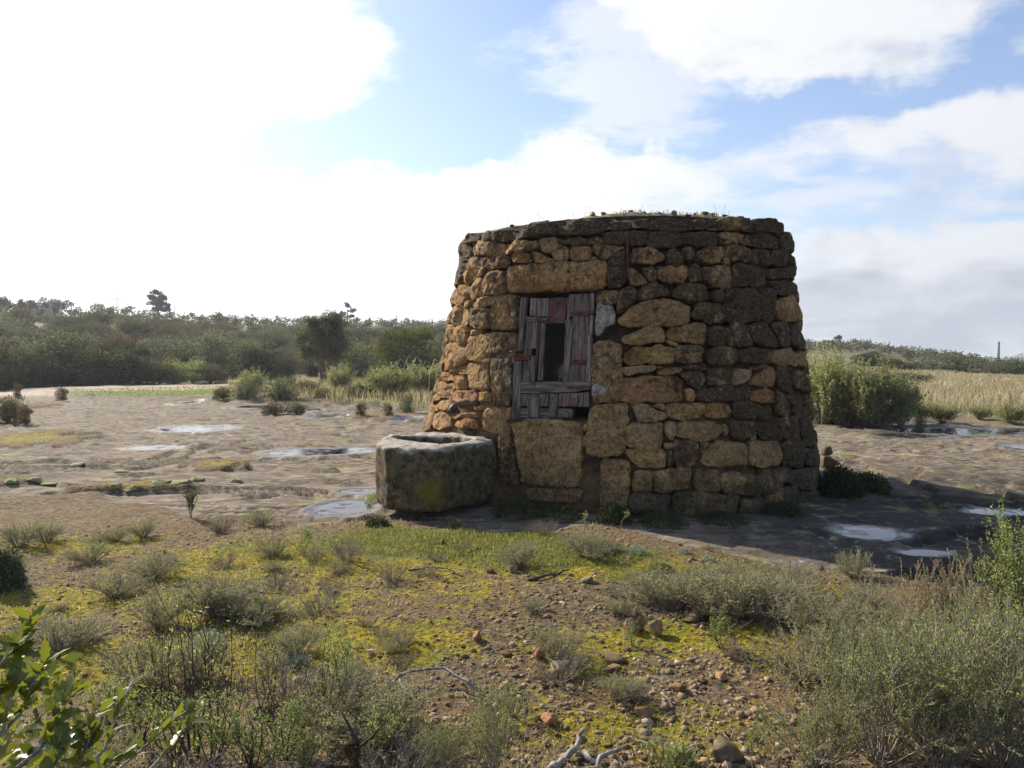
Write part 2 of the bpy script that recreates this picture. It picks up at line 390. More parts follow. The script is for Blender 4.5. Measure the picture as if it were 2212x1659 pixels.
def M_ground():
    m, g, p, out = new_mat('ground')
    pos = g.geo(); zone = g.attr('zone'); wet = g.attr('wet', 'Fac'); path = g.attr('track', 'Fac')
    zr, zg, zb = g.sep(zone)
    flat = g.mapping(pos, (1, 1, 1))
    n_big = g.noise(flat, 0.7, 4, 0.6); n_mid = g.noise(flat, 4.5, 5, 0.65); n_fine = g.noise(flat, 38, 4, 0.7)
    strk = g.noise(g.mapping(pos, (1.6, 7.5, 4), rot=(0, 0, 0.12)), 2.2, 6, 0.68)
    # bare sandstone sheet
    rock = g.ramp(g.math('ADD', g.math('MULTIPLY', strk, 0.65), g.math('MULTIPLY', n_mid, 0.35)),
                  [(0.38, (0.038, 0.028, 0.019)), (0.45, (0.12, 0.092, 0.062)), (0.53, (0.225, 0.178, 0.128)), (0.65, (0.39, 0.32, 0.245))])
    rock = g.mix(g.math('MULTIPLY', g.step(n_big, 0.5, 0.75), 0.55), rock, (0.30, 0.205, 0.14))
    sp = g.voro(g.mapping(pos, (1, 1, 1)), 26.0); sp2 = g.noise(flat, 13, 5, 0.75)
    dark = g.step(sp2, 0.54, 0.62)
    rock = g.mix(g.math('MULTIPLY', dark, 0.75), rock, (0.06, 0.053, 0.045))
    lich = g.math('MULTIPLY', g.step(g.noise(flat, 4.0, 7, 0.8, 0.3), 0.55, 0.64), g.step(n_big, 0.35, 0.55))
    rock = g.mix(g.math('MULTIPLY', lich, 0.22), rock, (0.50, 0.47, 0.42))
    rock = g.mix(g.math('MULTIPLY', g.step(g.noise(flat, 1.3, 5, 0.62), 0.47, 0.6), 0.5), rock, (0.205, 0.155, 0.108))
    # right of the hut: black lichen, and the hut's shadow painted into the rock colour
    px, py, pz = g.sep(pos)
    crust_shade = g.math('MULTIPLY', g.step(px, 1.2, 3.0), g.math('SUBTRACT', 1.0, g.step(py, 7.2, 11.5)))
    crust_shade = g.math('MULTIPLY', crust_shade, g.step(g.noise(flat, 3.2, 5, 0.7), 0.33, 0.47))
    rock = g.mix(g.math('MULTIPLY', crust_shade, 0.92), rock, (0.058, 0.047, 0.038))
    rock = g.mix(g.math('MULTIPLY', g.math('MULTIPLY', lich, g.step(px, 0.0, 1.6)), 0.8), rock, g.ramp(sp2, [(0.4, (0.12, 0.105, 0.09)), (0.55, (0.46, 0.44, 0.41))]))
    yl = g.math('MULTIPLY', g.step(g.noise(flat, 1.7, 5, 0.7), 0.53, 0.60), g.step(n_mid, 0.46, 0.56))
    rock = g.mix(g.math('MULTIPLY', yl, 0.5), rock, (0.27, 0.27, 0.08))
    # soil with gravel, moss, short grass
    soil = g.ramp(g.noise(flat, 22, 5, 0.75), [(0.34, (0.05, 0.034, 0.018)), (0.5, (0.19, 0.135, 0.072)), (0.66, (0.36, 0.275, 0.165))])
    soil = g.mix(g.math('MULTIPLY', g.step(g.noise(flat, 2.3, 4, 0.6), 0.45, 0.65), 0.5), soil, (0.24, 0.135, 0.06))
    moss = g.ramp(g.noise(flat, 34, 4, 0.7), [(0.34, (0.06, 0.045, 0.010)), (0.46, (0.27, 0.21, 0.022)), (0.62, (0.52, 0.40, 0.03))])
    moss = g.mix(g.step(g.noise(flat, 3.1, 3, 0.6), 0.45, 0.65), moss, g.ramp(n_fine, [(0.35, (0.10, 0.10, 0.012)), (0.65, (0.34, 0.33, 0.035))]))
    mm = g.step(g.math('ADD', zg, g.math('MULTIPLY', g.math('SUBTRACT', g.noise(flat, 11, 6, 0.75), 0.5), 2.3)), 0.42, 0.64)
    grass = g.ramp(g.noise(flat, 26, 4, 0.7), [(0.35, (0.07, 0.075, 0.02)), (0.65, (0.22, 0.22, 0.05))])
    gm = g.step(g.math('ADD', zb, g.math('MULTIPLY', g.math('SUBTRACT', n_mid, 0.5), 1.2)), 0.35, 0.7)
    soil = g.mix(mm, soil, moss); soil = g.mix(gm, soil, grass)
    ck = g.attr('crack', 'Fac'); ckm = g.math('MULTIPLY', ck, g.step(n_mid, 0.40, 0.56)); rock = g.mix(g.math('MULTIPLY', ckm, 0.95), rock, g.mix(g.step(g.noise(flat, 1.1, 3, 0.6), 0.5, 0.6), (0.030, 0.024, 0.017), (0.17, 0.18, 0.045)))
    zs = g.step(g.math('ADD', zr, g.math('MULTIPLY', g.math('SUBTRACT', n_mid, 0.5), 0.7)), 0.38, 0.62)
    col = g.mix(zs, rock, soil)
    # far ground: dry grass and scrub floor
    farc = g.ramp(g.noise(flat, 0.9, 6, 0.7), [(0.3, (0.06, 0.055, 0.03)), (0.5, (0.16, 0.135, 0.075)), (0.7, (0.27, 0.22, 0.13))])
    fa = g.attr('far', 'Fac')
    farg = g.mix(gm, farc, g.ramp(n_mid, [(0.35, (0.06, 0.085, 0.02)), (0.65, (0.17, 0.22, 0.05))]))
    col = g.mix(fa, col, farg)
    trk = g.ramp(g.noise(flat, 3, 5, 0.7), [(0.3, (0.30, 0.22, 0.16)), (0.7, (0.52, 0.42, 0.33))])
    col = g.mix(path, col, trk)
    col = g.mix(g.math('MULTIPLY', wet, 0.82), col, (0.035, 0.034, 0.036))
    g.put(p, 'Base Color', col)
    rough = g.math('SUBTRACT', 0.92, g.math('MULTIPLY', wet, 0.66)); g.put(p, 'Roughness', rough); g.put(p, 'Specular IOR Level', g.math('MULTIPLY_ADD', wet, 0.4, 0.15))
    hsum = g.math('ADD', g.math('MULTIPLY', strk, 0.5), g.math('MULTIPLY', sp2, 0.4))
    hs2 = g.math('ADD', g.math('MULTIPLY', g.noise(flat, 30, 5, 0.8), 1.0), g.math('MULTIPLY', sp, 0.4))
    hh = g.math('ADD', g.math('MULTIPLY', hsum, g.math('SUBTRACT', 1.0, zs)), g.math('MULTIPLY', hs2, zs))
    hh = g.math('MULTIPLY', hh, g.math('SUBTRACT', 1.0, g.math('MULTIPLY', wet, 0.88)))
    g.put(p, 'Normal', g.bump(hh, 1.0, 0.045))
    return m

def grass_w(x, y):
    e = np.interp(x, _ex, _ey)
    w = np.exp(-(((x + 0.55) / 1.1) ** 2 + ((y - 5.85) / 0.55) ** 2)) * 1.3
    w = np.maximum(w, np.exp(-(((x - 0.35) / 0.9) ** 2 + ((y - 5.45) / 0.42) ** 2)) * 1.1)
    w = np.maximum(w, np.exp(-(((x - 1.2) / 0.8) ** 2 + ((y - 4.9) / 0.3) ** 2)) * 0.75)
    w = w * (y < e - 0.02) * (y > 0)
    # strip of green on the left, before the track
    gx0, gy0 = STRIP[0]; gx1, gy1 = STRIP[1]
    s = np.exp(-(((x - gx0) / gx1) ** 2 + ((y - gy0) / gy1) ** 2) ** 2 * 0.9) * 1.2
    return np.maximum(w, s)
_a = gpt(385, 846); _b = gpt(590, 846); _c = gpt(385, 858); _d = gpt(385, 838)
STRIP = [(_a[0], .5 * (_c[1] + _d[1])), (_b[0] - _a[0], .5 * (_d[1] - _c[1]))]
MOSS = [(560, 1215, 190, 34, 1), (470, 1250, 130, 30, .9), (860, 1225, 210, 40, .8), (1300, 1240, 210, 30, .8), (640, 1330, 180, 60, .6), (1000, 1290, 150, 60, .4), (120, 1320, 160, 40, .8), (420, 1330, 160, 50, .6),
        (1460, 1395, 150, 34, 1), (1720, 1420, 130, 50, 1), (1270, 1430, 120, 50, .9), (850, 1420, 160, 50, .9), (620, 1440, 220, 60, .8), (260, 1460, 220, 60, .9), (1320, 1600, 300, 70, .45), (150, 1190, 200, 30, .5), (1780, 1290, 60, 20, .8), (740, 1390, 120, 40, .6),
        (60, 948, 90, 14, .45), (470, 1004, 50, 6, .5), (300, 1048, 90, 8, .3)]
MG = []
for (px, py, hw, hh, wt) in MOSS:
    cx, cy = gpt(px, py); x1, _ = gpt(px + hw, py); _, ya = gpt(px, py + hh); _, yb = gpt(px, py - hh)
    MG.append((cx, .5 * (ya + yb), x1 - cx, .5 * (yb - ya), wt))
def moss_w(x, y):
    w = np.zeros_like(x)
    for (a, b, c, d, k) in MG: w = np.maximum(w, k * np.exp(-(((x - a) / c) ** 2 + ((y - b) / d) ** 2)))
    return w

def build_ground():
    rr = []
    r = 0.45
    while r < 13: rr.append(r); r *= 1.0065
    while r < 30: rr.append(r); r *= 1.009
    while r < 60: rr.append(r); r *= 1.013
    while r < 260: rr.append(r); r *= 1.03
    while r < 5000: rr.append(r); r *= 1.25
    rr = np.array(rr)
    az = np.concatenate([np.linspace(R_(-43), R_(43), 400), np.linspace(R_(43), R_(317), 70)[1:-1]])
    na = len(az)
    Rg, Ag = np.meshgrid(rr, az, indexing='ij')
    X = (Rg * np.sin(Ag)).ravel(); Y = (Rg * np.cos(Ag)).ravel()
    Z = height(X, Y)
    cen = len(X)
    V = np.column_stack([np.append(X, 0), np.append(Y, 0), np.append(Z, hz(0, 0.01))])
    i = np.arange(len(rr) - 1)[:, None]; j = np.arange(na)[None, :]
    a = i * na + j; b = i * na + (j + 1) % na
    F = np.stack([a, a + na, b + na, b], -1).reshape(-1, 4)
    me = mesh_from('ground', V, F[:, ::-1].copy(), M_ground())
    # close the small hole under the eye
    o = link('ground', me); tag(o, kind='structure')
    soil, far, wet, pud = masks(V[:, 0], V[:, 1])
    gw = grass_w(V[:, 0], V[:, 1]); mw = moss_w(V[:, 0], V[:, 1])
    r = np.hypot(V[:, 0], V[:, 1]); azv = np.arctan2(V[:, 0], V[:, 1])
    tr0 = 38.5 + 2.0 * np.sin(azv * 3); trk = np.exp(-((r - tr0) / 2.6) ** 4) * (azv < -0.1) * (V[:, 1] > 0)
    col = np.column_stack([soil, np.clip(mw * 0.95 + 0.25 * soil, 0, 1), np.clip(gw, 0, 1), np.ones_like(soil)]).astype(np.float32)
    at = me.attributes.new('zone', 'FLOAT_COLOR', 'POINT'); at.data.foreach_set('color', col.ravel())
    ls = ledge_s(V[:, 0], V[:, 1]); lf = ls - np.floor(ls); crk = np.exp(-((lf - .96) / .05) ** 2)
    for nm, v in (('crack', crk), ('wet', wet), ('far', far * (1 - np.clip(pud, 0, 1))), ('track', trk)):
        at = me.attributes.new(nm, 'FLOAT', 'POINT'); at.data.foreach_set('value', v.astype(np.float32))
    return o
ground = build_ground()
cap = mesh_from('ground_cap', [(0.46 * math.sin(a), 0.46 * math.cos(a), hz(0.46 * math.sin(a), 0.46 * math.cos(a)) + .002) for a in np.linspace(0, 2 * math.pi, 24, endpoint=False)], [list(range(24))[::-1]], ground.data.materials[0])
tag(link('ground', cap), kind='structure')

def M_water():
    m, g, p, out = new_mat('puddle_water')
    pos = g.geo()
    g.put(p, 'Base Color', g.ramp(g.noise(pos, 6, 4, 0.6), [(0.3, (0.012, 0.011, 0.011)), (0.7, (0.05, 0.045, 0.04))]))
    p.inputs['Roughness'].default_value = 0.04; p.inputs['IOR'].default_value = 1.33; p.inputs['Specular IOR Level'].default_value = 0.5
    g.put(p, 'Normal', g.bump(g.noise(g.mapping(pos, (1, 1, 1)), 9, 3, 0.5), 0.10, 0.01))
    return m
MW = M_water()
th = np.linspace(0, 2 * math.pi, 64, endpoint=False)
for k, (cx, cy, a, b) in enumerate(PUD):
    # a level sheet a little wider than its basin: the rock's own relief cuts its outline
    V = [(cx + c * a * q * 0.98, cy + s_ * b * q * 0.98, -0.011) for q in (1.0, 0.6, 0.2) for c, s_ in zip(np.cos(th), np.sin(th))]
    n = 64; F = [[r * n + i, r * n + (i + 1) % n, (r + 1) * n + (i + 1) % n, (r + 1) * n + i] for r in range(2) for i in range(n)] + [[2 * n + i for i in range(n)]]
    tag(link('puddle', mesh_from('puddle', V, F, MW)), kind='structure')

# ------------------------------------------------------------------ the hut's shape, surveyed from its outline
SIL = [(455, None, None), (500, 1006, 1702), (570, 990, 1716), (640, 975, 1724), (700, 965, 1731), (760, 955, 1744), (820, 944, 1751), (880, 928, 1758), (930, 915, 1764), (1010, 900, 1774), (1090, 885, 1780)]
_D = math.hypot(*HUT)
_zs, _Rs, _cs = [], [], []
for (py, xl, xr) in SIL[1:]:
    vl, vr = ray(xl, py), ray(xr, py); al, ar = math.atan2(vl.x, vl.y), math.atan2(vr.x, vr.y)
    half = (ar - al) / 2; midp = (ar + al) / 2; Rr = _D * math.sin(half); T = _D * math.cos(half)
    z = EYE + .5 * (vl.z / math.hypot(vl.x, vl.y) + vr.z / math.hypot(vr.x, vr.y)) * T
    _zs.append(z); _Rs.append(Rr - 0.06); _cs.append(midp)
_zs = np.array(_zs[::-1]); _Rs = np.array(_Rs[::-1]); _cs = np.array(_cs[::-1])
AZ0 = float(np.mean(_cs)); TH_CAM = AZ0      # azimuth of the hut's axis from the camera
ZTOP = 2.93
def Rz(z): return np.interp(z, _zs, _Rs)
def axis(z):
    a = np.interp(z, _zs, _cs) ; return _D * np.sin(a), _D * np.cos(a)
# theta = 0 faces the camera, positive towards +X
TH_WIN = -0.30
def radius(th, z):
    return Rz(z) - 0.09 * np.exp(-((th - TH_WIN) / 0.42) ** 2) * (1 - 0.5 * sst(z, 2.2, 2.9))
def surf(th, z, dep=0.0):
    th = np.asarray(th, float); z = np.asarray(z, float)
    cx, cy = axis(z); r = radius(th, z) + dep; a = th - AZ0
    return np.stack([cx + r * np.sin(a), cy - r * np.cos(a), z + 0 * r], -1)
_tt = np.arange(5.5, 9.8, 0.01)
def hit(px, py):
    """where a line of sight of the survey meets the wall: (theta, z)"""
    v = ray(px, py); x, y, z = v.x * _tt, v.y * _tt, EYE + v.z * _tt
    cx, cy = axis(z); th = np.arctan2(x - cx, -(y - cy)) + AZ0
    gap = np.hypot(x - cx, y - cy) - radius(th, z)
    i = int(np.argmax(gap <= 0)) if (gap <= 0).any() else int(np.argmin(gap))
    return float(th[i]), float(z[i])

def M_stone():
    m, g, p, out = new_mat('hut_stone')
    pos = g.geo(); oc = g.info('Color'); dk, hu, pl = g.sep(oc); rn = g.info('Random'); al = g.info('Alpha')
    off = g.vmath('SCALE', g.comb(rn, rn, rn), scale=37.0).outputs[0]
    q = g.vmath('ADD', pos, off).outputs[0]
    n1 = g.noise(q, 4.0, 5, 0.65); n2 = g.noise(pos, 13, 6, 0.75); n3 = g.noise(q, 60, 4, 0.7)
    tan = g.ramp(n1, [(0.32, (0.24, 0.122, 0.040)), (0.5, (0.50, 0.29, 0.105)), (0.68, (0.66, 0.44, 0.20))])
    tan = g.mix(g.math('MULTIPLY', rn, 0.45), tan, (0.34, 0.235, 0.135))
    tan = g.mix(hu, tan, (0.40, 0.18, 0.07)); tan = g.mix(pl, tan, (0.48, 0.38, 0.25))
    tan = g.mix(g.math('MULTIPLY', g.step(n3, 0.48, 0.66), 0.5), tan, (0.12, 0.072, 0.034))
    # staining runs over the joints, with the crust of each stone on top
    wv = g.noise(g.mapping(pos, (1, 1, .55)), 1.7, 5, 0.65)
    a = g.math('ADD', g.math('MULTIPLY', g.math('SUBTRACT', n2, 0.5), 1.9), g.math('MULTIPLY', g.math('SUBTRACT', wv, 0.5), 1.9))
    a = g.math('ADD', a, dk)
    crust_shade = g.step(a, 0.20, 0.56)
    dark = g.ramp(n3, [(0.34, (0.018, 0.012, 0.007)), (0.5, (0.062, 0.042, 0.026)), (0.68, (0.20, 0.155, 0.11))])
    col = g.mix(g.math('MULTIPLY', crust_shade, 0.9), tan, dark)
    sp = g.noise(q, 30, 5, 0.72, 0.4); gl = g.math('MULTIPLY', g.step(sp, 0.58, 0.65), g.step(crust_shade, 0.15, 0.6))
    col = g.mix(g.math('MULTIPLY', gl, 0.6), col, (0.33, 0.30, 0.235))
    vo = g.voro(q, 8.5); dots = g.math('MULTIPLY', g.math('SUBTRACT', 1.0, g.step(vo, 0.07, 0.13)), g.step(g.noise(q, 2.2, 2, 0.5), 0.5, 0.6))
    col = g.mix(g.math('MULTIPLY', dots, 0.5), col, (0.44, 0.42, 0.36))
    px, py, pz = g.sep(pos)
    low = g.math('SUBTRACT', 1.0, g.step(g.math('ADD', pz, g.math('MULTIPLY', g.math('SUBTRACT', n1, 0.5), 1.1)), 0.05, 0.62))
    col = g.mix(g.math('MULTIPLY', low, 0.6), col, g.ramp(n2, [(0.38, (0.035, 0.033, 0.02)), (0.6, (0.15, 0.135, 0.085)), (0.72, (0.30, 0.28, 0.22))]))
    spk = g.ramp(g.noise(pos, 27, 5, 0.8), [(0.36, (0.42, 0.38, 0.33)), (0.5, (1.0, 0.97, 0.92)), (0.62, (1.45, 1.36, 1.22))])
    col = g.mix(0.9, col, spk, 'MULTIPLY')
    g.put(p, 'Base Color', col); p.inputs['Roughness'].default_value = 0.95
    # pick marks on the dressed blocks, grain on all
    pk = g.voro(g.mapping(pos, (1, 1, 0.6), rot=(0.3, 0.5, 0.2)), 30.0); pk2 = g.math('MULTIPLY', g.step(pk, 0.05, 0.5), g.math('MULTIPLY_ADD', al, -2.2, 2.5))
    h = g.math('ADD', g.math('MULTIPLY', n2, 1.1), g.math('MULTIPLY', n3, 0.6)); h = g.math('ADD', h, g.math('MULTIPLY', pk2, 0.35))
    g.put(p, 'Normal', g.bump(h, 1.0, 0.05))
    return m
def M_mortar():
    m, g, p, out = new_mat('wall_core')
    pos = g.geo(); n1 = g.noise(pos, 2.5, 5, 0.65); n2 = g.noise(pos, 14, 6, 0.72)
    px, py, pz = g.sep(pos)
    earth = g.ramp(n2, [(0.3, (0.06, 0.033, 0.015)), (0.5, (0.15, 0.088, 0.04)), (0.7, (0.28, 0.18, 0.09))])
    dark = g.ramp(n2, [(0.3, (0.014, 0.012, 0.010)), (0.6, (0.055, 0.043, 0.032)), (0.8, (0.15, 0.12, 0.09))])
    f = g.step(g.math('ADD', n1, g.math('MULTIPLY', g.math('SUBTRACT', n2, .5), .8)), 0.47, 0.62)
    up = g.step(pz, 1.3, 1.9); f = g.math('MAXIMUM', f, g.math('MULTIPLY', up, 0.92))  # shade of the joints painted into the core colour, strongest in the upper wall
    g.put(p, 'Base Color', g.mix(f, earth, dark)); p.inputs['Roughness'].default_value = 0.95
    g.put(p, 'Normal', g.bump(g.math('ADD', n2, g.math('MULTIPLY', g.noise(pos, 40, 4, 0.7), 0.5)), 0.9, 0.03))
    return m
MS, MC = M_stone(), M_mortar()

Z1 = lambda x, y: ((1650 + x / 2.592) / 1.8517, (800 + y / 2.592) / 1.8517)
Z2 = lambda x, y: ((2450 + x / 2.592) / 1.8517, (800 + y / 2.592) / 1.8517)
Z3 = lambda x, y: ((1650 + x / 2.305) / 1.8517, (1400 + y / 2.305) / 1.8517)
Z4 = lambda x, y: ((2450 + x / 2.304) / 1.8517, (1400 + y / 2.304) / 1.8517)
Z8 = lambda x, y: ((1980 + x / 2.592) / 1.8517, (1100 + y / 2.592) / 1.8517)

# darkness of the lichen crust | kind | outline read off an enlargement of the wall
T1 = """.7 c 540,430 560,370 620,345 690,350 685,430 600,455
.6 c 690,370 745,335 870,325 1010,295 1035,330 985,420 900,430 700,430
.75 c 990,415 1010,340 1150,280 1300,245 1480,232 1500,300 1510,370 1300,385 1100,400 1010,425
.7 c 1495,240 1560,225 1800,210 2040,215 2070,270 2000,330 1850,360 1620,385 1520,340
.6 s 500,600 515,520 540,490 545,560 540,625
.6 s 540,500 590,490 625,560 660,580 580,605 545,560
.35 s 605,480 640,435 760,430 930,440 965,480 960,560 860,585 680,575 625,560
.3 s 970,460 1100,430 1310,420 1325,500 1240,530 1100,550 975,555
.1 s 1335,430 1420,410 1510,395 1520,510 1470,540 1400,565 1345,550
.45 s 1525,410 1750,400 1970,385 1975,460 1750,470 1620,475 1530,460
.3 s 1520,468 1600,480 1610,500 1560,510 1525,500
.7 s 1980,350 2203,330 2203,460 2050,465 1985,455
.2 s 1030,570 1080,555 1240,550 1245,650 1100,655 1030,630
.2 s 1250,545 1275,530 1400,585 1490,640 1480,655 1370,665 1260,650
.1 s 1430,555 1530,520 1610,515 1630,590 1610,635 1560,645 1480,610
.1 s 1635,490 1680,475 1830,480 1855,510 1850,600 1800,640 1660,635 1635,590
.3 s 1865,490 1900,470 2050,475 2190,480 2150,530 2020,600 1960,600 1870,560
.2 s 1825,610 1850,590 1910,590 1920,620 1880,645 1835,645
.5 s 500,640 560,615 570,720 530,820 490,900 450,915 450,830 480,760
.7 s 418,915 430,830 470,780 455,840 448,905
.15 s 575,640 620,605 690,585 700,650 670,690 600,715 560,740
.5 s 690,630 740,600 850,585 890,610 885,700 840,735 770,715 710,670
.65 s 895,610 930,585 1020,590 1025,640 985,710 900,700
.2 s 535,800 560,760 640,700 740,685 700,760 650,800 640,850 600,865 535,860
.3 s 690,750 735,710 770,715 750,780 705,805
.3 s 650,812 690,785 700,800 655,838
.55 s 755,750 780,740 980,730 985,830 985,960 900,985 800,985 770,950 755,850
.2 s 418,930 490,920 495,1000 485,1080 405,1090 405,1000
.4 s 505,890 600,885 620,950 580,990 570,1040 530,1080 490,1080 500,1000
.25 s 625,860 660,820 740,815 755,870 765,980 700,1020 640,1040 630,950
.3 s 540,1100 575,1045 615,1050 615,1110 560,1130
.4 s 625,1060 720,1020 860,1000 900,1010 870,1060 760,1110 650,1130 620,1110
.65 s 345,1190 380,1130 440,1090 425,1190 440,1270 400,1300 370,1300 335,1360
.05 s 425,1170 450,1095 520,1090 575,1130 580,1200 560,1290 490,1300 440,1270
.5 s 585,1145 650,1130 810,1125 820,1200 805,1330 720,1345 620,1320 585,1270
.35 s 330,1400 370,1310 430,1290 450,1330 430,1430 400,1480 360,1510 318,1500
.35 s 440,1340 480,1305 530,1310 580,1370 585,1430 560,1490 500,1500 455,1450
.4 s 600,1370 640,1345 740,1355 680,1395 620,1410
.75 j 830,1110 880,1010 1000,990 1080,990 1085,1350 830,1350 815,1200
.7 j 600,1420 700,1390 1078,1365 1075,1690 900,1720 570,1650 580,1500
.05 s 360,1560 400,1500 480,1485 550,1510 590,1570 570,1650 540,1700 480,1730 400,1735 360,1690
.15 s 280,1620 310,1520 350,1500 355,1600 345,1700 300,1740 268,1700
.15 l 990,690 1200,665 1500,650 1850,640 2010,620 2030,680 2000,910 1900,935 1500,945 1100,962 1000,960 990,800
.85 j 1905,965 1960,950 2150,930 2110,1090 1905,1090"""
T2 = """.8 c -20,235 60,225 190,245 205,300 100,320 -20,325
.75 c 210,215 500,195 700,200 820,205 815,300 650,330 520,325 380,310 220,260
.7 c 828,210 1060,200 1065,270 1000,300 860,310 822,300
.65 c 1072,200 1400,185 1425,300 1340,325 1080,310
.75 c 1430,210 1520,195 1650,230 1780,300 1838,330 1848,400 1760,375 1600,345 1440,320
.7 s -30,340 130,330 135,420 0,450
.8 s 170,310 350,320 340,470 200,490 165,430
.7 s 355,340 700,330 715,470 600,495 370,500 330,430
.85 s 720,340 1080,335 1070,470 800,480 715,460
.5 s 1090,345 1390,355 1415,470 1250,475 1110,470
.8 s 1410,350 1720,380 1740,450 1640,520 1430,480
.85 s 1740,390 1855,420 1878,550 1770,520 1740,460
.6 s -60,590 30,540 110,530 130,650 60,700 -40,705
.35 s 175,600 230,500 330,495 440,520 520,570 530,620 430,670 200,665
.6 s 555,560 630,490 690,530 725,590 720,690 560,680
.55 s 725,500 790,485 830,520 850,610 770,640 740,590
.45 s 870,540 960,500 1140,480 1150,500 1110,660 1000,680 900,640 870,590
.6 s 1130,600 1210,620 1210,680 1140,680
.55 s 1150,560 1190,470 1330,490 1420,540 1490,650 1490,685 1350,660 1250,620 1160,590
.75 s 1440,510 1590,520 1650,640 1600,690 1510,680 1490,600
.8 s 1640,540 1720,500 1795,560 1795,680 1700,690 1650,620
.7 s 1810,560 1895,560 1925,680 1905,750 1840,740 1810,660
.6 s -60,720 20,700 150,690 150,860 60,910 -50,915
.35 s 175,700 240,740 350,850 340,880 190,890 165,800
.5 s 305,720 400,685 460,770 455,840 390,850 330,790
.25 s 470,690 620,685 765,690 760,780 740,860 620,870 490,850 470,780
.5 s 780,680 830,650 900,670 910,730 905,845 790,850 775,770
.4 s 925,720 960,690 1100,675 1210,700 1240,800 1235,900 1150,915 1040,910 960,850 925,800
.6 s 1250,700 1290,665 1430,680 1590,710 1600,830 1570,890 1470,910 1260,890 1245,790
.6 s 1610,720 1830,705 1850,800 1700,820 1610,800
.5 s 85,910 180,890 250,930 210,1050 130,1150 80,1180 45,1160 60,1040
.55 s 250,990 320,900 430,865 520,890 600,950 590,980 480,1000 300,1045 255,1030
.6 s 610,980 670,880 800,850 920,880 1000,980 980,1030 830,1060 740,1050 620,1020
.75 s 1030,950 1140,920 1140,1045 1030,1045
.85 s 1150,930 1450,920 1480,960 1505,1250 1350,1275 1180,1260 1150,1100
.7 s 1485,930 1560,920 1690,950 1710,1060 1700,1230 1560,1280 1520,1200
.6 s 1620,850 1790,840 1860,870 1870,950 1800,980 1710,985 1680,900
.7 s 1875,880 1935,860 1945,1000 1885,1000
.15 s 1715,1030 1800,1000 1870,970 1930,1020 1930,1230 1860,1255 1800,1275 1730,1230 1710,1120
.7 s 1940,1040 1968,1080 1988,1280 1945,1260
.12 s 50,1250 170,1130 330,1050 500,1022 620,1030 740,1070 815,1100 790,1240 760,1290 600,1310 430,1300 250,1320 80,1300
.5 s 800,1210 850,1100 900,1065 1050,1075 1145,1110 1140,1210 1120,1285 980,1290 850,1240
.1 s 105,1430 230,1370 370,1300 470,1310 530,1360 530,1440 500,1490 350,1480 200,1510 120,1490
.35 s 545,1360 700,1310 800,1275 930,1270 990,1330 965,1430 920,1500 750,1470 620,1445 560,1420
.4 s 530,1450 600,1455 690,1490 640,1520 560,1480
.55 s 1000,1320 1100,1290 1160,1340 1170,1430 1140,1510 980,1500
.6 s 1172,1340 1225,1330 1235,1510 1180,1515
.5 s 1238,1290 1330,1275 1390,1320 1430,1480 1420,1520 1250,1520 1240,1400
.5 s 1410,1290 1500,1265 1600,1300 1680,1420 1690,1520 1560,1520 1440,1480
.55 s 1640,1270 1780,1270 1830,1320 1820,1500 1760,1540 1720,1460
.6 s 1840,1290 1980,1300 2015,1400 2005,1530 1900,1560 1830,1490"""
T3 = """.05 s 290,150 330,120 400,120 520,160 620,190 540,225 440,215 330,190 280,200
.2 s 212,225 240,180 280,150 275,195 235,270 212,255
.15 s 240,260 265,205 330,205 400,230 390,285 330,285 245,285
.0 o 400,235 470,235 460,258 400,262
.0 o 385,300 410,265 480,260 500,300 490,360 440,375 390,345
.5 s 250,330 300,295 370,310 385,345 360,400 360,460 310,440 265,390
.1 s 188,340 215,290 260,285 250,370 200,380
.1 o 360,400 400,380 500,375 600,380 590,470 480,488 380,470 360,440
.1 s 185,440 245,400 262,440 240,470 185,500
.15 s 245,500 280,460 350,470 375,520 350,550 290,550 245,540
.1 o 185,520 240,500 240,560 190,580
.4 s 98,640 115,575 160,550 210,560 210,640 195,720 160,745 90,745
.15 s 220,600 250,575 330,585 370,600 350,660 340,710 260,740 210,720
.05 o 390,690 420,640 480,625 600,650 610,700 560,720 440,710
.1 o 375,600 400,590 560,580 610,600 600,640 440,615 380,640
.0 o 570,525 660,520 660,555 575,550
.45 j 505,130 700,95 718,230 718,370 540,365 520,250
.75 j 725,80 918,70 922,300 912,510 740,500 730,250
.4 s 610,392 715,382 740,470 620,478
.5 j 675,545 740,525 862,530 868,660 860,760 680,750 655,650
.05 s 872,540 912,535 908,650 872,655
.7 j 800,770 865,690 905,700 915,900 955,1090 1000,1260 820,1240 790,1000
.15 p 918,665 1100,650 1300,650 1420,660 1570,670 1572,760 1558,900 1563,1000 1555,1200 1500,1270 1300,1260 1100,1240 1010,1200 960,900
.6 j 1050,1280 1350,1272 1560,1290 1560,1400 1300,1400 1050,1370
.4 j 1605,760 1650,510 1900,490 1990,495 1985,700 1965,930 1920,970 1780,990 1603,960
.1 s 1578,690 1607,680 1605,750 1580,750
.1 s 1578,800 1600,790 1597,900 1570,880
.7 j 1665,-70 1850,-90 1930,-60 1930,150 1925,480 1655,490 1652,200
.2 o 870,1380 985,1380 985,1500 870,1500"""
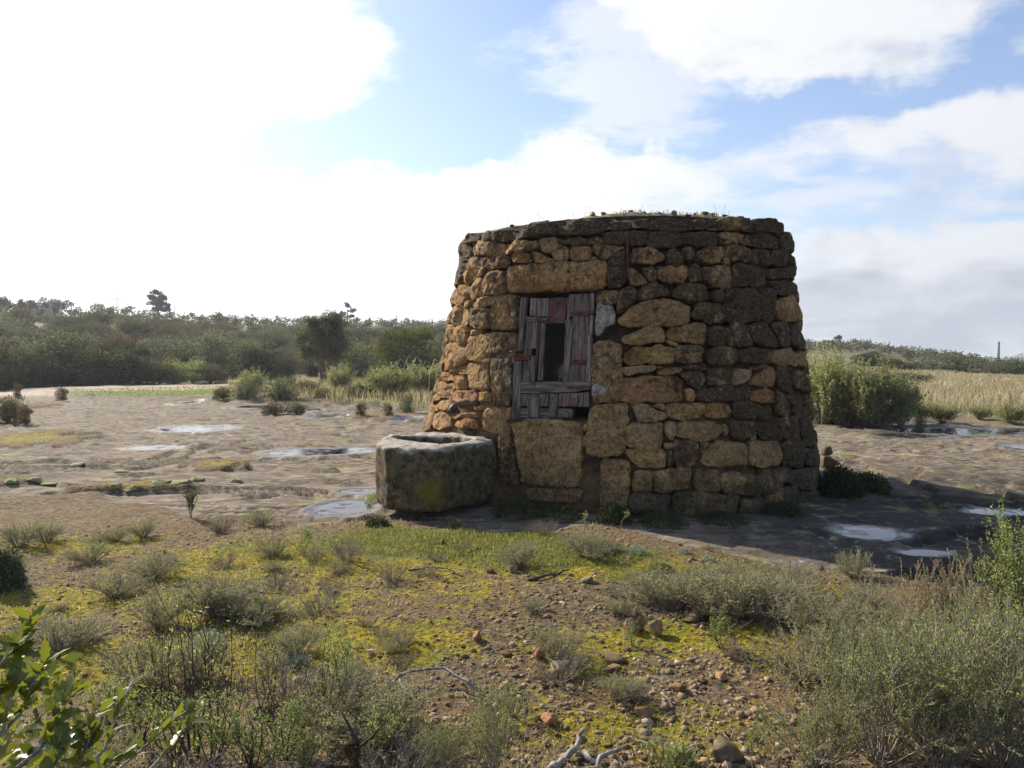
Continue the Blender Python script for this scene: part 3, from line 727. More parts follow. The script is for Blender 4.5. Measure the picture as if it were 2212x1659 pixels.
T4 = """.35 j -110,995 0,1005 120,1015 165,1065 165,1250 140,1420 130,1500 -100,1480 -115,1300
.1 s 105,100 120,20 200,-25 440,-35 555,-15 555,60 540,130 300,130 120,140
.45 s 570,-10 620,-40 760,-40 830,-10 800,120 570,130
.5 s 860,30 900,-10 1000,-30 1130,-20 1150,50 1130,120 1050,145 880,135
.5 s 1170,-10 1300,-25 1430,0 1440,90 1400,120 1160,120
.2 s 1450,60 1480,0 1620,-20 1670,40 1680,160 1560,140 1450,110
.2 s 1690,50 1700,0 1770,10 1780,100 1740,160 1690,110
.6 s 1790,0 1825,60 1842,200 1790,180
.0 w 80,180 200,150 400,142 400,190 330,210 130,245 90,220
.1 s 410,147 460,152 460,170 415,170
.3 s 415,190 480,175 640,158 645,200 560,220 430,240
.6 s 650,140 870,138 870,180 780,190 660,180
.6 s 610,230 700,200 790,200 840,240 840,330 770,350 700,320
.5 s 870,220 910,160 1080,152 1085,200 1080,310 960,330 870,310
.0 w 1090,200 1180,178 1260,192 1275,230 1200,290 1160,318 1092,300
.4 s 1240,160 1400,130 1430,150 1350,172 1270,190
.25 o 1270,310 1370,175 1440,155 1475,200 1485,330 1380,332
.8 s 1490,140 1600,160 1630,300 1640,400 1560,380 1500,300
.5 s 1650,185 1760,195 1855,230 1868,420 1760,400 1660,330
.5 o 75,295 110,255 300,250 620,243 650,320 662,470 500,482 250,475 75,488
.2 s 668,370 700,355 745,370 745,440 715,485 672,475
.75 s 765,400 800,350 1000,335 1250,345 1270,430 1100,480 900,480 780,470
.25 o 1290,390 1380,360 1460,380 1470,495 1400,488 1290,470
.0 w 1375,335 1405,330 1405,355 1385,355
.75 s 1480,340 1560,400 1640,560 1620,620 1500,600 1480,470
.7 s 1610,420 1690,480 1700,600 1660,600
.0 w 150,500 230,490 330,510 480,590 480,640 430,665 260,655 210,580
.4 s 350,510 430,490 480,500 480,560
.3 s 487,495 620,490 848,495 830,580 780,630 600,645 500,600
.4 s 857,500 960,490 1060,500 1088,570 1070,610 1000,620 855,610
.75 s 1100,482 1240,470 1330,520 1460,505 1460,600 1350,640 1200,630 1110,600
.35 s 130,720 150,680 440,670 470,700 470,840 440,905 300,910 130,890
.05 w 485,670 540,660 575,670 575,740 550,820 520,825 485,750
.15 s 582,680 620,655 900,655 980,700 985,780 920,820 700,825 580,790
.2 s 1000,690 1040,680 1060,740 1040,790 1010,760
.75 s 1080,660 1300,650 1330,750 1310,825 1120,820 1070,740
.7 s 1340,645 1640,625 1720,700 1720,820 1350,828
.6 s 1740,620 1850,620 1885,720 1895,900 1780,880
.5 s 480,862 545,852 545,905 480,910
.12 s 95,920 200,920 480,925 488,1080 400,1090 260,1090 200,1050 110,960
.6 s 492,920 548,920 550,1060 502,1080
.5 s 555,832 760,832 788,900 788,1040 700,1070 580,1080 560,1000
.5 s 800,842 888,842 840,945 800,945
.4 s 815,1010 880,900 950,845 1230,852 1250,940 1210,1050 1050,1060 900,1075 830,1050
.35 s 1255,842 1528,832 1540,980 1520,1060 1400,1085 1270,1070 1258,960
.65 s 1550,842 1740,842 1780,1000 1760,1080 1560,1070
.5 s 1790,900 1895,920 1928,1060 1800,1080
.35 b 185,1110 350,1105 365,1200 360,1310 180,1300
.35 b 370,1130 450,1100 600,1085 718,1075 712,1200 700,1280 550,1292 380,1300 370,1200
.5 b 730,1100 988,1110 978,1308 760,1308 765,1200
.55 b 997,1140 1100,1120 1330,1160 1345,1240 1342,1340 1150,1332 992,1308
.55 b 1350,1100 1600,1085 1640,1180 1640,1235 1530,1200 1500,1300 1365,1330
.5 b 1655,1100 1905,1078 1938,1150 1930,1270 1740,1288 1660,1240
.5 b 150,1340 210,1315 520,1305 530,1440 500,1500 200,1500 150,1450
.5 b 555,1350 600,1300 900,1312 1135,1345 1140,1400 1120,1510 600,1560 560,1480
.6 b 1150,1370 1350,1348 1390,1400 1370,1530 1150,1520
.4 b 1400,1320 1520,1220 1525,1480 1400,1490
.5 b 1535,1250 1650,1245 1690,1380 1680,1470 1540,1470
.6 b 1700,1300 1935,1290 1940,1400 1700,1440"""
NAME = {'c': 'coping_slab', 's': 'stone', 'j': 'dressed_block', 'l': 'lintel', 'o': 'stone', 'p': 'dressed_block', 'w': 'stone', 'b': 'base_stone'}
PROUD = {'c': .12, 's': .046, 'j': .018, 'l': .04, 'o': .03, 'p': .028, 'w': .045, 'b': .06}

def chaikin(P, it=2, q=0.22):
    for _ in range(it):
        P = np.asarray(P); N = np.roll(P, -1, 0); P = np.stack([(1 - q) * P + q * N, q * P + (1 - q) * N], 1).reshape(-1, P.shape[1])
    return P
def resample(P, n):
    P = np.asarray(P); Q = np.vstack([P, P[:1]]); d = np.hypot(*(Q[1:] - Q[:-1]).T[:2]); s = np.concatenate([[0], np.cumsum(d)])
    t = np.linspace(0, s[-1], n, endpoint=False); return np.column_stack([np.interp(t, s, Q[:, k]) for k in range(P.shape[1])])
def stone_mesh(name, P, proud, seed, back=-0.14, boxy=6.0, rough=1.0):
    """P: outline in (theta, z). A closed stone: bulging face, sides running back into the wall"""
    Rm = 2.1
    P = np.array(P, float) * [Rm, 1]
    if np.sum(P[:, 0] * np.roll(P[:, 1], -1) - P[:, 1] * np.roll(P[:, 0], -1)) < 0: P = P[::-1]
    P = chaikin(P, 2, 0.10); per = np.sum(np.hypot(*(np.roll(P, -1, 0) - P).T)); n = int(np.clip(per / 0.035, 16, 56)); P = resample(P, n)
    c = P.mean(0); ext = np.sqrt(max(np.ptp(P[:, 0]) * np.ptp(P[:, 1]), 1e-5)); ext2 = min(np.ptp(P[:, 0]), np.ptp(P[:, 1]))
    proud = min(proud, 0.35 * ext2 + 0.01)
    rs = np.random.RandomState(seed)
    jit = 0.010 * rs.normal(size=n) * min(1, ext / 0.25); nor = (P - c) / (np.linalg.norm(P - c, axis=1)[:, None] + 1e-6); P = P + nor * jit[:, None] * .6
    nr = int(np.clip(ext / 0.035, 4, 12))
    ts = [1.0, 1.0, 0.99] + list(np.linspace(0.955, 0.08, nr)); dep = [back, -0.03]
    tx, ty = rs.uniform(-.16, .16, 2) * (0.3 if boxy > 12 else 1)
    V2, D = [], []
    for i, t in enumerate(ts):
        q = c + (P - c) * t; V2.append(q)
        if i < 2: d = np.full(n, dep[i])
        else:
            d = proud * (1 - t ** boxy * 0.55) * (0.88 + 0.12 * (1 - t)) if i > 2 else np.full(n, proud * 0.3)
            d = d + ((q - c) @ np.array([tx, ty])) * (1 if i > 2 else .6)
        D.append(d)
    V2 = np.vstack(V2 + [c[None]]); D = np.concatenate(D + [[D[-1].mean()]])
    p3 = np.column_stack([V2, D]) + seed * 1.37
    am = rough * min(0.024, 0.11 * ext)
    nz = fbm3(p3, 5.0, 3, seed) * am * 0.95 + (0.5 - np.abs(fbm3(p3, 12.0, 3, seed + 5))) * am * 1.1 + fbm3(p3, 30.0, 2, seed + 9) * am * 0.5
    nz[:n] = 0
    for _k in range(4):      # broken facets
        an = rs.uniform(0, 2 * math.pi); pl = (rs.uniform(.18, .5) * ext - (V2 - c) @ np.array([math.cos(an), math.sin(an)])) * rs.uniform(.18, .55) + proud * .6
        D = np.minimum(D, np.where(np.arange(len(D)) < 2 * n, 9, np.maximum(pl, -0.02))) if boxy < 16 else D
    D = D + nz
    V2 = V2 + (np.column_stack([fbm3(p3, 9, 2, seed + 20), fbm3(p3, 9, 2, seed + 30)]) * am * 0.8)
    W = surf(V2[:, 0] / Rm, V2[:, 1], D)
    L = len(ts); F = [[r * n + i, r * n + (i + 1) % n, (r + 1) * n + (i + 1) % n, (r + 1) * n + i] for r in range(L - 1) for i in range(n)]
    k = (L - 1) * n; F += [[k + i, k + (i + 1) % n, L * n] for i in range(n)]
    return W, F

hut = thing('stone_hut', 'round dry-stone well hut of ochre and blackened rubble with a small plank shutter', 'hut', (HUT[0], HUT[1], 0))
def under_hut(o): o.parent = hut; o.matrix_parent_inverse = Matrix.Translation((-HUT[0], -HUT[1], 0))
STN = 0; TRACED = []; ALLS = []
for Zf, T in ((Z1, T1), (Z2, T2), (Z3, T3), (Z4, T4)):
    for line in T.split('\n'):
        a = line.split(); P = [hit(*Zf(*map(float, q.split(',')))) for q in a[2:]]; ALLS.append((sum(p[0] for p in P) / len(P) * 2.1, sum(p[1] for p in P) / len(P), float(a[0])))
ALLS = np.array(ALLS)
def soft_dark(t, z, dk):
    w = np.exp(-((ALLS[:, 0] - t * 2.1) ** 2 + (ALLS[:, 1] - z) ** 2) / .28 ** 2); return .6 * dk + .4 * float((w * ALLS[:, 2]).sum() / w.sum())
for Zf, T in ((Z1, T1), (Z2, T2), (Z3, T3), (Z4, T4)):
    for line in T.split('\n'):
        a = line.split(); dk = float(a[0]); kd = a[1]; P = [hit(*Zf(*map(float, q.split(',')))) for q in a[2:]]
        STN += 1
        proud = PROUD[kd]
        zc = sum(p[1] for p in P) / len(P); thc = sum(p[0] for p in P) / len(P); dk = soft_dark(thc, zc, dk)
        if kd == 's': proud *= 0.5 + 0.5 * float(sst(zc, 0.9, 1.7)); proud += rnd.uniform(-.008, .012)
        if kd == 'c': proud += 0.03
        # grow a little: stones nearly touch
        c0 = np.mean(P, 0); P = [tuple(c0 + (np.array(p) - c0) * (1 + 0.005 / max(0.08, np.linalg.norm((np.array(p) - c0) * [2.1, 1])))) for p in P]
        TRACED.append((thc, zc))
        if zc < 0.05: P = [(t, max(z, -0.05)) for t, z in P]
        W, F = stone_mesh('stone', P, proud, STN, boxy={'j': 18, 'l': 16, 'p': 20, 'c': 10}.get(kd, 15.0), rough={'j': .5, 'p': .8, 'l': .8}.get(kd, 1.15))
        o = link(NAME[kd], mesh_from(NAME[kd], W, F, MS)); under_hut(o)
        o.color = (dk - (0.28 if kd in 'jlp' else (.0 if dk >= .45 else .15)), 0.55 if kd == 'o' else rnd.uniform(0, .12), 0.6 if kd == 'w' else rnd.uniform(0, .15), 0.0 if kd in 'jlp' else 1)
        if kd == 'l': o['label'] = 'large tan lintel stone above the shutter'
print('traced stones', STN)

# the far side, not seen in the photograph: rubble rows joined in one piece of the wall
mb = MB(); z = 0.0; row = 0
TL = -1.25; TRt = 1.22
while z < ZTOP - 0.12:
    hrow = rnd.uniform(0.2, 0.3); th = TRt
    while th < TL + 2 * math.pi:
        w = rnd.uniform(0.12, 0.27); t1 = min(th + w, TL + 2 * math.pi)
        z1 = min(z + hrow * rnd.uniform(.9, 1.05), ZTOP - 0.02)
        P = [(th + .006, z + rnd.uniform(0, .02)), (t1 - .006, z + rnd.uniform(0, .03)), (t1 - .006, z1 - rnd.uniform(0, .03)), ((th + t1) / 2, z1 + .005), (th + .006, z1 - rnd.uniform(0, .03))]
        W, F = stone_mesh('x', P, 0.06 if z1 < ZTOP - .1 else .12, 900 + len(mb.V), boxy=5)
        mb.add(W, F); th = t1
    z += hrow; row += 1
o = link('rear_stonework', mb.mesh('rear_stonework', MS)); under_hut(o); o['kind'] = 'stuff'; o.color = (.4, .05, .05, 1)

# solid core with the opening left free
WC = [hit(*Z8(*q)) for q in ((255, 185), (1035, 185), (985, 1500), (175, 1500))]
w_t0 = min(WC[0][0], WC[3][0]) + .012; w_t1 = max(WC[1][0], WC[2][0]) - .012; w_z1 = (WC[0][1] + WC[1][1]) / 2; w_z0 = (WC[2][1] + WC[3][1]) / 2
def build_core():
    ths = np.concatenate([np.linspace(-math.pi, w_t0, 130), np.linspace(w_t0, w_t1, 22)[1:-1], np.linspace(w_t1, math.pi, 170)[:-1]])
    zz = np.concatenate([np.linspace(-0.1, w_z0, 26), np.linspace(w_z0, w_z1, 26)[1:-1], np.linspace(w_z1, ZTOP - 0.03, 30)])
    T, Z = np.meshgrid(ths, zz, indexing='ij'); t = T.ravel(); z = Z.ravel()
    low = 1 - sst(z, 1.0, 1.8); lf = np.exp(-((t + 0.62) / 0.28) ** 2) * (1 - sst(z, 1.5, 1.9))
    d = -0.10 + 0.054 * np.maximum(low * 0.95, lf * 1.35) 
    d = d + 0.022 * fbm2(t * 9, z * 5, 4, 77)
    V = surf(t, z, d); nt_, nz_ = len(ths), len(zz)
    F = []
    for i in range(nt_):
        for j in range(nz_ - 1):
            tm = ths[i]; t2 = ths[(i + 1) % nt_]
            if tm >= w_t0 - 1e-6 and t2 <= w_t1 + 1e-6 and i + 1 < nt_ and zz[j] >= w_z0 - 1e-6 and zz[j + 1] <= w_z1 + 1e-6: continue
            F.append([i * nz_ + j, ((i + 1) % nt_) * nz_ + j, ((i + 1) % nt_) * nz_ + j + 1, i * nz_ + j + 1])
    V = list(map(tuple, V))
    # reveal of the opening
    i0 = 129; i1 = 129 + 21; j0 = 25; j1 = 25 + 25
    loop = [(i, j0) for i in range(i0, i1)] + [(i1, j) for j in range(j0, j1)] + [(i, j1) for i in range(i1, i0, -1)] + [(i0, j) for j in range(j1, j0, -1)]
    base = len(V)
    for (i, j) in loop: V.append(tuple(surf(ths[i], zz[j], -0.42)))
    m = len(loop)
    for k in range(m):
        a = loop[k]; b = loop[(k + 1) % m]; F.append([a[0] * nz_ + a[1], b[0] * nz_ + b[1], base + (k + 1) % m, base + k])
    o = link('wall_core', mesh_from('wall_core', V, F, MC)); under_hut(o)
    # chamber wall inside, behind the reveal
    V = []; F = []
    tt = np.concatenate([np.linspace(w_t1, w_t0 + 2 * math.pi, 90)])
    for t_ in tt:
        for z_ in (-0.1, w_z0, w_z1, ZTOP - .1): V.append(tuple(surf(t_ if t_ <= math.pi else t_ - 2 * math.pi, z_, -0.42)))
    for i in range(len(tt) - 1):
        for j in range(3): F.append([i * 4 + j, i * 4 + 4 + j, i * 4 + 5 + j, i * 4 + 1 + j])
    k = len(tt) - 1
    F += [[0, 1, k * 4 + 1, k * 4], [2, 3, k * 4 + 3, k * 4 + 2]]
    o = link('chamber_wall', mesh_from('chamber_wall', V, F, MC)); under_hut(o)
build_core()
# roof: rubble and earth fill, gently domed
def M_roof():
    m, g, p, out = new_mat('roof_earth'); pos = g.geo(); n2 = g.noise(pos, 9, 6, 0.7); n1 = g.noise(pos, 2.5, 4, 0.6)
    c = g.ramp(n2, [(0.3, (0.07, 0.055, 0.04)), (0.5, (0.22, 0.17, 0.12)), (0.7, (0.38, 0.32, 0.24))])
    c = g.mix(g.math('MULTIPLY', g.step(n1, 0.45, 0.62), .7), c, g.ramp(n2, [(0.35, (0.08, 0.08, 0.03)), (0.65, (0.30, 0.31, 0.15))]))
    g.put(p, 'Base Color', c); p.inputs['Roughness'].default_value = .95; g.put(p, 'Normal', g.bump(n2, 0.9, .04)); return m
MR = M_roof()
_rim = [hit(px_, py_ + 3) for px_, py_ in ((1008, 505), (1040, 501), (1130, 490), (1220, 478), (1260, 471), (1350, 464), (1430, 464), (1500, 468), (1620, 474), (1690, 490))]
_rt = np.array([p_[0] for p_ in _rim]); _rz = np.array([p_[1] for p_ in _rim]); _k = np.argsort(_rt); _rt, _rz = _rt[_k], _rz[_k]
def roof_z(x, y):
    cx, cy = axis(ZTOP); x = np.asarray(x, float); y = np.asarray(y, float); th = np.arctan2(x - cx, -(y - cy)) + AZ0; th = np.where(th > math.pi, th - 2 * math.pi, th)
    q = np.clip(np.hypot(x - cx, y - cy) / (radius(th, ZTOP) - .02), 0, 1); rim = np.interp(th, _rt, _rz, left=2.9, right=2.9)
    return rim * q + (1 - q) * 2.97 - .02 + 0.12 * (1 - q ** 7) + 0.035 * fbm2(x * 5, y * 5, 3, 5) * (q < .97) - .05 * sst(q, .9, 1.0)
V = []; F = []; nt_ = 128; rl = [1.04, 1.0, .97, .93, .88, .82, .74, .6, .45, .3, .12]
for q in rl:
    for i in range(nt_):
        t = -math.pi + 2 * math.pi * i / nt_; b = surf(t, ZTOP - .06, -0.02); cx, cy = axis(ZTOP)
        x = cx + (b[0] - cx) * min(q, 1.02); y = cy + (b[1] - cy) * min(q, 1.02)
        V.append((x, y, float(roof_z(x, y)) - (.05 if q > 1 else 0)))
for r in range(len(rl) - 1):
    for i in range(nt_): F.append([r * nt_ + i, r * nt_ + (i + 1) % nt_, (r + 1) * nt_ + (i + 1) % nt_, (r + 1) * nt_ + i])
F.append([(len(rl) - 1) * nt_ + i for i in range(nt_)])
o = link('roof', mesh_from('roof', V, F, MR)); under_hut(o)

# ------------------------------------------------------------------ shutter in the opening
def M_wood(name, vert):
    m, g, p, out = new_mat(name); oc = g.tc('Object'); rn = g.info('Random'); cl = g.info('Color'); al = g.info('Alpha')
    off = g.vmath('SCALE', g.comb(rn, rn, rn), scale=23.0).outputs[0]; q = g.vmath('ADD', oc, off).outputs[0]
    s = (42, 42, 3.2) if vert else (3.2, 42, 42)
    gr = g.noise(g.mapping(q, s), 1.0, 6, 0.7, 0.6); bl = g.noise(q, 9, 6, 0.7, 0.5); fine = g.noise(g.mapping(q, tuple(v * 2.6 for v in s)), 1.0, 4, 0.7)
    grey = g.ramp(gr, [(0.32, (0.025, 0.018, 0.013)), (0.46, (0.13, 0.105, 0.085)), (0.58, (0.30, 0.26, 0.215)), (0.72, (0.50, 0.45, 0.39))])
    paint = g.mix(g.step(fine, 0.3, 0.6), g.vmath('SCALE', cl, scale=0.45).outputs[0], cl)
    mk = g.step(g.math('ADD', g.math('MULTIPLY', g.math('SUBTRACT', bl, 0.5), 1.4), g.math('ADD', g.math('MULTIPLY', g.math('SUBTRACT', gr, .5), .9), al)), 0.42, 0.6)
    col = g.mix(mk, g.mix(0.35, grey, g.mix(1.0, grey, cl, 'MULTIPLY')), paint)
    dirt = g.step(g.noise(q, 5, 5, 0.65), 0.56, 0.72); col = g.mix(g.math('MULTIPLY', dirt, 0.7), col, (0.03, 0.022, 0.018))
    g.put(p, 'Base Color', col); p.inputs['Roughness'].default_value = 0.85
    g.put(p, 'Normal', g.bump(g.math('ADD', gr, g.math('MULTIPLY', fine, .5)), 0.8, 0.008)); return m
MWV, MWH = M_wood('wood_vertical', True), M_wood('wood_horizontal', False)
def M_rust():
    m, g, p, out = new_mat('rusty_iron'); q = g.tc('Object'); n = g.noise(q, 30, 5, 0.7)
    g.put(p, 'Base Color', g.ramp(n, [(0.35, (0.045, 0.022, 0.015)), (0.55, (0.14, 0.055, 0.03)), (0.75, (0.28, 0.11, 0.05))]))
    p.inputs['Roughness'].default_value = .8; p.inputs['Metallic'].default_value = .25; g.put(p, 'Normal', g.bump(n, .6, .004)); return m
MRU = M_rust()
wc_t = (w_t0 + w_t1) / 2; wc_z = (w_z0 + w_z1) / 2
pc = Vector(surf(wc_t, wc_z)); du = (Vector(surf(wc_t + .02, wc_z)) - Vector(surf(wc_t - .02, wc_z))).normalized()
dv = (Vector(surf(wc_t, wc_z + .3)) - Vector(surf(wc_t, wc_z - .3))).normalized(); dn = du.cross(dv).normalized()
dv = dn.cross(du).normalized()
pc = pc - dn * 0.045
WM = Matrix((( du.x, -dn.x, dv.x, pc.x), (du.y, -dn.y, dv.y, pc.y), (du.z, -dn.z, dv.z, pc.z), (0, 0, 0, 1)))   # local x right, y into the wall, z up
WMi = WM.inverted()
def on_win(px, py, d=0.0):
    v = ray(px, py); o_ = Vector((0, 0, EYE)); a = WMi @ o_; b = WMi.to_3x3() @ v; t = (-d - a.y) / b.y; q = a + b * t; return (q.x, q.z)
shutter = bpy.data.objects.new('shutter', None); C.objects.link(shutter); shutter.parent = hut
shutter.matrix_world = Matrix.Identity(4); shutter.matrix_parent_inverse = Matrix.Identity(4)
shutter.matrix_basis = Matrix.Translation((-HUT[0], -HUT[1], 0)) @ WM
shutter['label'] = 'patched plank shutter with peeling red paint and a wire-mesh gap'
def piece(name, pts, d0, th, m, col=(0.3, 0.3, 0.3, 0), label=None, jag=True):
    """a board: outline in the opening's plane, front face d0 metres proud of it, thickness th"""
    P = np.array([on_win(*Z8(*q), d=d0) for q in pts])
    if np.sum(P[:, 0] * np.roll(P[:, 1], -1) - P[:, 1] * np.roll(P[:, 0], -1)) < 0: P = P[::-1]
    Q = []
    for i in range(len(P)):
        a, b = P[i], P[(i + 1) % len(P)]; L = np.linalg.norm(b - a); k = max(1, int(L / 0.06))
        for s_ in range(k):
            q = a + (b - a) * s_ / k; Q.append(q + (np.array([rnd.gauss(0, .0022), rnd.gauss(0, .0022)]) if s_ else 0))
    Q = np.array(Q); n = len(Q); c = Q.mean(0); In = c + (Q - c) * (1 - 0.004 / np.maximum(0.01, np.linalg.norm(Q - c, axis=1)))[:, None]
    V = [(q[0], -d0 + th, q[1]) for q in Q] + [(q[0], -d0 + .003, q[1]) for q in Q] + [(q[0], -d0 + rnd.gauss(0, .001), q[1]) for q in In]
    F = [[i, (i + 1) % n, n + (i + 1) % n, n + i] for i in range(n)] + [[n + i, n + (i + 1) % n, 2 * n + (i + 1) % n, 2 * n + i] for i in range(n)] + [[2 * n + i for i in range(n)], list(range(n))[::-1]]
    me = mesh_from(name, V, F, m, smooth=False); me.flip_normals() if False else None
    o = link(name, me, shutter); o.color = col
    if label: o['label'] = label
    return o
RED = (0.16, 0.06, 0.055); PINK = (0.40, 0.265, 0.20); DRK = (0.09, 0.04, 0.036)
W_, H_ = MWV, MWH
piece('plank', [(330, 480), (400, 480), (380, 870), (365, 1112), (262, 1112), (295, 800)], .000, .02, W_, (*PINK, .25))
piece('plank', [(362, 240), (433, 240), (433, 428), (362, 420)], .012, .02, W_, (*PINK, .5))
piece('plank', [(436, 240), (553, 235), (553, 430), (436, 428)], .012, .02, W_, (0.30, 0.20, 0.18, .35))
piece('plank', [(556, 235), (742, 235), (722, 492), (545, 497)], .004, .02, W_, (*RED, .55))
piece('plank', [(745, 240), (775, 198), (977, 192), (974, 420), (800, 420), (745, 470)], .014, .02, W_, (0.24, 0.14, 0.13, .45), 'broken-cornered upper plank, paint worn pale')
piece('plank', [(798, 418), (968, 425), (952, 880), (935, 1104), (756, 1104), (778, 900), (792, 600)], .008, .022, W_, (0.27, 0.13, 0.12, .42), 'wide right plank with peeling red paint')
piece('batten', [(733, 460), (795, 455), (787, 700), (765, 1000), (760, 1100), (705, 1100), (715, 800)], .026, .02, W_, (*PINK, .0), 'pale bare batten beside the gap')
piece('batten', [(395, 455), (436, 455), (430, 765), (382, 765)], .02, .02, W_, (*PINK, .1))
piece('batten', [(372, 838), (414, 835), (404, 1112), (366, 1116)], .03, .022, W_, (*PINK, -.1))
piece('stile', [(270, 232), (322, 230), (300, 500), (275, 775), (222, 800), (245, 500)], .03, .05, W_, (*PINK, .05))
piece('stile', [(192, 890), (272, 890), (252, 1494), (175, 1494)], .035, .05, W_, (0.16, 0.15, 0.15, .15))
piece('stile', [(983, 185), (1027, 185), (1022, 372), (983, 372)], .03, .04, W_, (*PINK, .15))
piece('stile', [(970, 410), (1020, 410), (1006, 700), (988, 1150), (936, 1104), (955, 700)], .026, .04, W_, (*PINK, .4))
piece('rail', [(318, 430), (548, 438), (542, 474), (320, 478)], .026, .02, H_, (*DRK, .2))
piece('rail', [(478, 478), (722, 462), (722, 500), (478, 504)], .004, .03, H_, (*DRK, .5))
piece('stile', [(478, 495), (521, 500), (492, 1088), (440, 1104), (460, 750)], .014, .03, W_, (0.2, 0.11, 0.10, .4))
piece('stile', [(438, 480), (474, 480), (456, 700), (440, 900), (416, 1104), (408, 1000), (430, 700)], .004, .03, W_, (*RED, .6))
piece('rail', [(255, 1116), (640, 1100), (992, 1105), (990, 1182), (830, 1215), (255, 1226)], .03, .025, H_, (*PINK, -.2), 'weathered pale bottom rail')
piece('plank', [(263, 1232), (498, 1227), (498, 1362), (263, 1362)], .012, .02, W_, (*PINK, .2))
piece('plank', [(502, 1227), (681, 1227), (681, 1362), (502, 1362)], .014, .02, W_, (0.36, 0.24, 0.2, .3))
piece('plank', [(686, 1222), (920, 1218), (915, 1367), (686, 1367)], .012, .02, W_, (0.34, 0.17, 0.15, .45))
piece('batten', [(924, 1216), (977, 1216), (971, 1368), (919, 1368)], .02, .02, W_, (*PINK, .2))
piece('cleat', [(345, 1262), (452, 1270), (441, 1477), (328, 1470)], .07, .07, W_, (0.2, 0.18, 0.16, -.05))
piece('cleat', [(575, 1263), (645, 1275), (622, 1472), (552, 1467)], .065, .065, W_, (0.16, 0.15, 0.14, -.05))
piece('cleat', [(800, 1270), (850, 1285), (842, 1350), (815, 1362), (790, 1330)], .05, .05, W_, (0.3, 0.28, 0.24, -.1))
piece('sill_board', [(258, 1378), (450, 1378), (660, 1382), (800, 1388), (795, 1470), (600, 1492), (258, 1492)], .02, .06, H_, (*PINK, -.25))
piece('sill_board', [(322, 1486), (705, 1496), (705, 1512), (322, 1506)], .05, .04, H_, (*PINK, -.2))
piece('iron_strap', [(768, 388), (820, 372), (1032, 376), (1032, 400), (960, 408), (820, 412)], .045, .006, MRU)
piece('iron_strap', [(800, 879), (961, 876), (956, 930), (800, 930)], .02, .006, MRU)
piece('iron_strap', [(193, 820), (372, 822), (366, 882), (193, 885)], .045, .012, MRU)
piece('latch', [(745, 1160), (770, 1150), (800, 1158), (980, 1148), (985, 1170), (800, 1178), (770, 1176)], .036, .006, MRU)
# round log end
c0 = on_win(*Z8(755, 1450), d=.05); mb = MB()
tube(mb, [(c0[0], -.085, c0[1]), (c0[0], -.02, c0[1]), (c0[0] - .02, .04, c0[1])], [.034, .037, .036], 14)
link('log_end', mb.mesh('log_end', W_), shutter).color = (*PINK, -.2)
mb = MB(); a = on_win(*Z8(148, 795), d=.06); b = on_win(*Z8(418, 762), d=.06)
tube(mb, [(a[0], -.06, a[1]), (b[0], -.06, b[1])], .006, 6); link('bolt_bar', mb.mesh('bolt_bar', MRU), shutter)
# hexagonal wire across the gap
mb = MB(); h0 = [on_win(*Z8(*q), d=.0) for q in ((500, 500), (730, 495), (715, 1090), (480, 1090))]
x0, x1 = min(q[0] for q in h0), max(q[0] for q in h0); z0, z1 = min(q[1] for q in h0), max(q[1] for q in h0); s_ = 0.016; k = 0
zc_ = z0
while zc_ < z1:
    xc = x0 + (s_ * .866 if k % 2 else 0)
    while xc < x1:
        c_ = [(xc + s_ * .5 * math.sin(a_), .012, zc_ + s_ * .5 * math.cos(a_)) for a_ in (0, math.pi / 3, 2 * math.pi / 3, math.pi)]
        tube(mb, c_, .0009, 3, cap=False); xc += s_ * .866
    zc_ += s_ * .75; k += 1
m_w, g_, p_, _o = new_mat('wire'); p_.inputs['Base Color'].default_value = (.16, .13, .11, 1); p_.inputs['Roughness'].default_value = .6; p_.inputs['Metallic'].default_value = .5
link('wire_mesh', mb.mesh('wire_mesh', m_w), shutter)
# tangle of dry fibres hanging in the gap's corner
m_f, g_, p_, _o = new_mat('dry_fibre'); p_.inputs['Base Color'].default_value = (.36, .29, .19, 1); p_.inputs['Roughness'].default_value = .9
mb = MB()
for i in range(70):
    c1 = on_win(*Z8(rnd.gauss(705, 24), rnd.gauss(1010, 38)), d=.04); pts = [(c1[0], -.04, c1[1])]
    for j in range(5): pts.append((pts[-1][0] + rnd.gauss(0, .014), pts[-1][1] + rnd.gauss(-.001, .006), pts[-1][2] + rnd.gauss(0, .014)))
    tube(mb, pts, .0011, 3, cap=False)
for i in range(10):
    c1 = on_win(*Z8(rnd.gauss(795, 6), 500 + 40 * rnd.random()), d=.045); c2 = on_win(*Z8(rnd.gauss(745, 12), 1000), d=.045)
    tube(mb, [(c1[0] + (c2[0] - c1[0]) * t + rnd.gauss(0, .003), -.045, c1[1] + (c2[1] - c1[1]) * t) for t in np.linspace(0, 1, 8)], .0012, 3, cap=False)
link('dry_fibres', mb.mesh('dry_fibres', m_f), shutter)
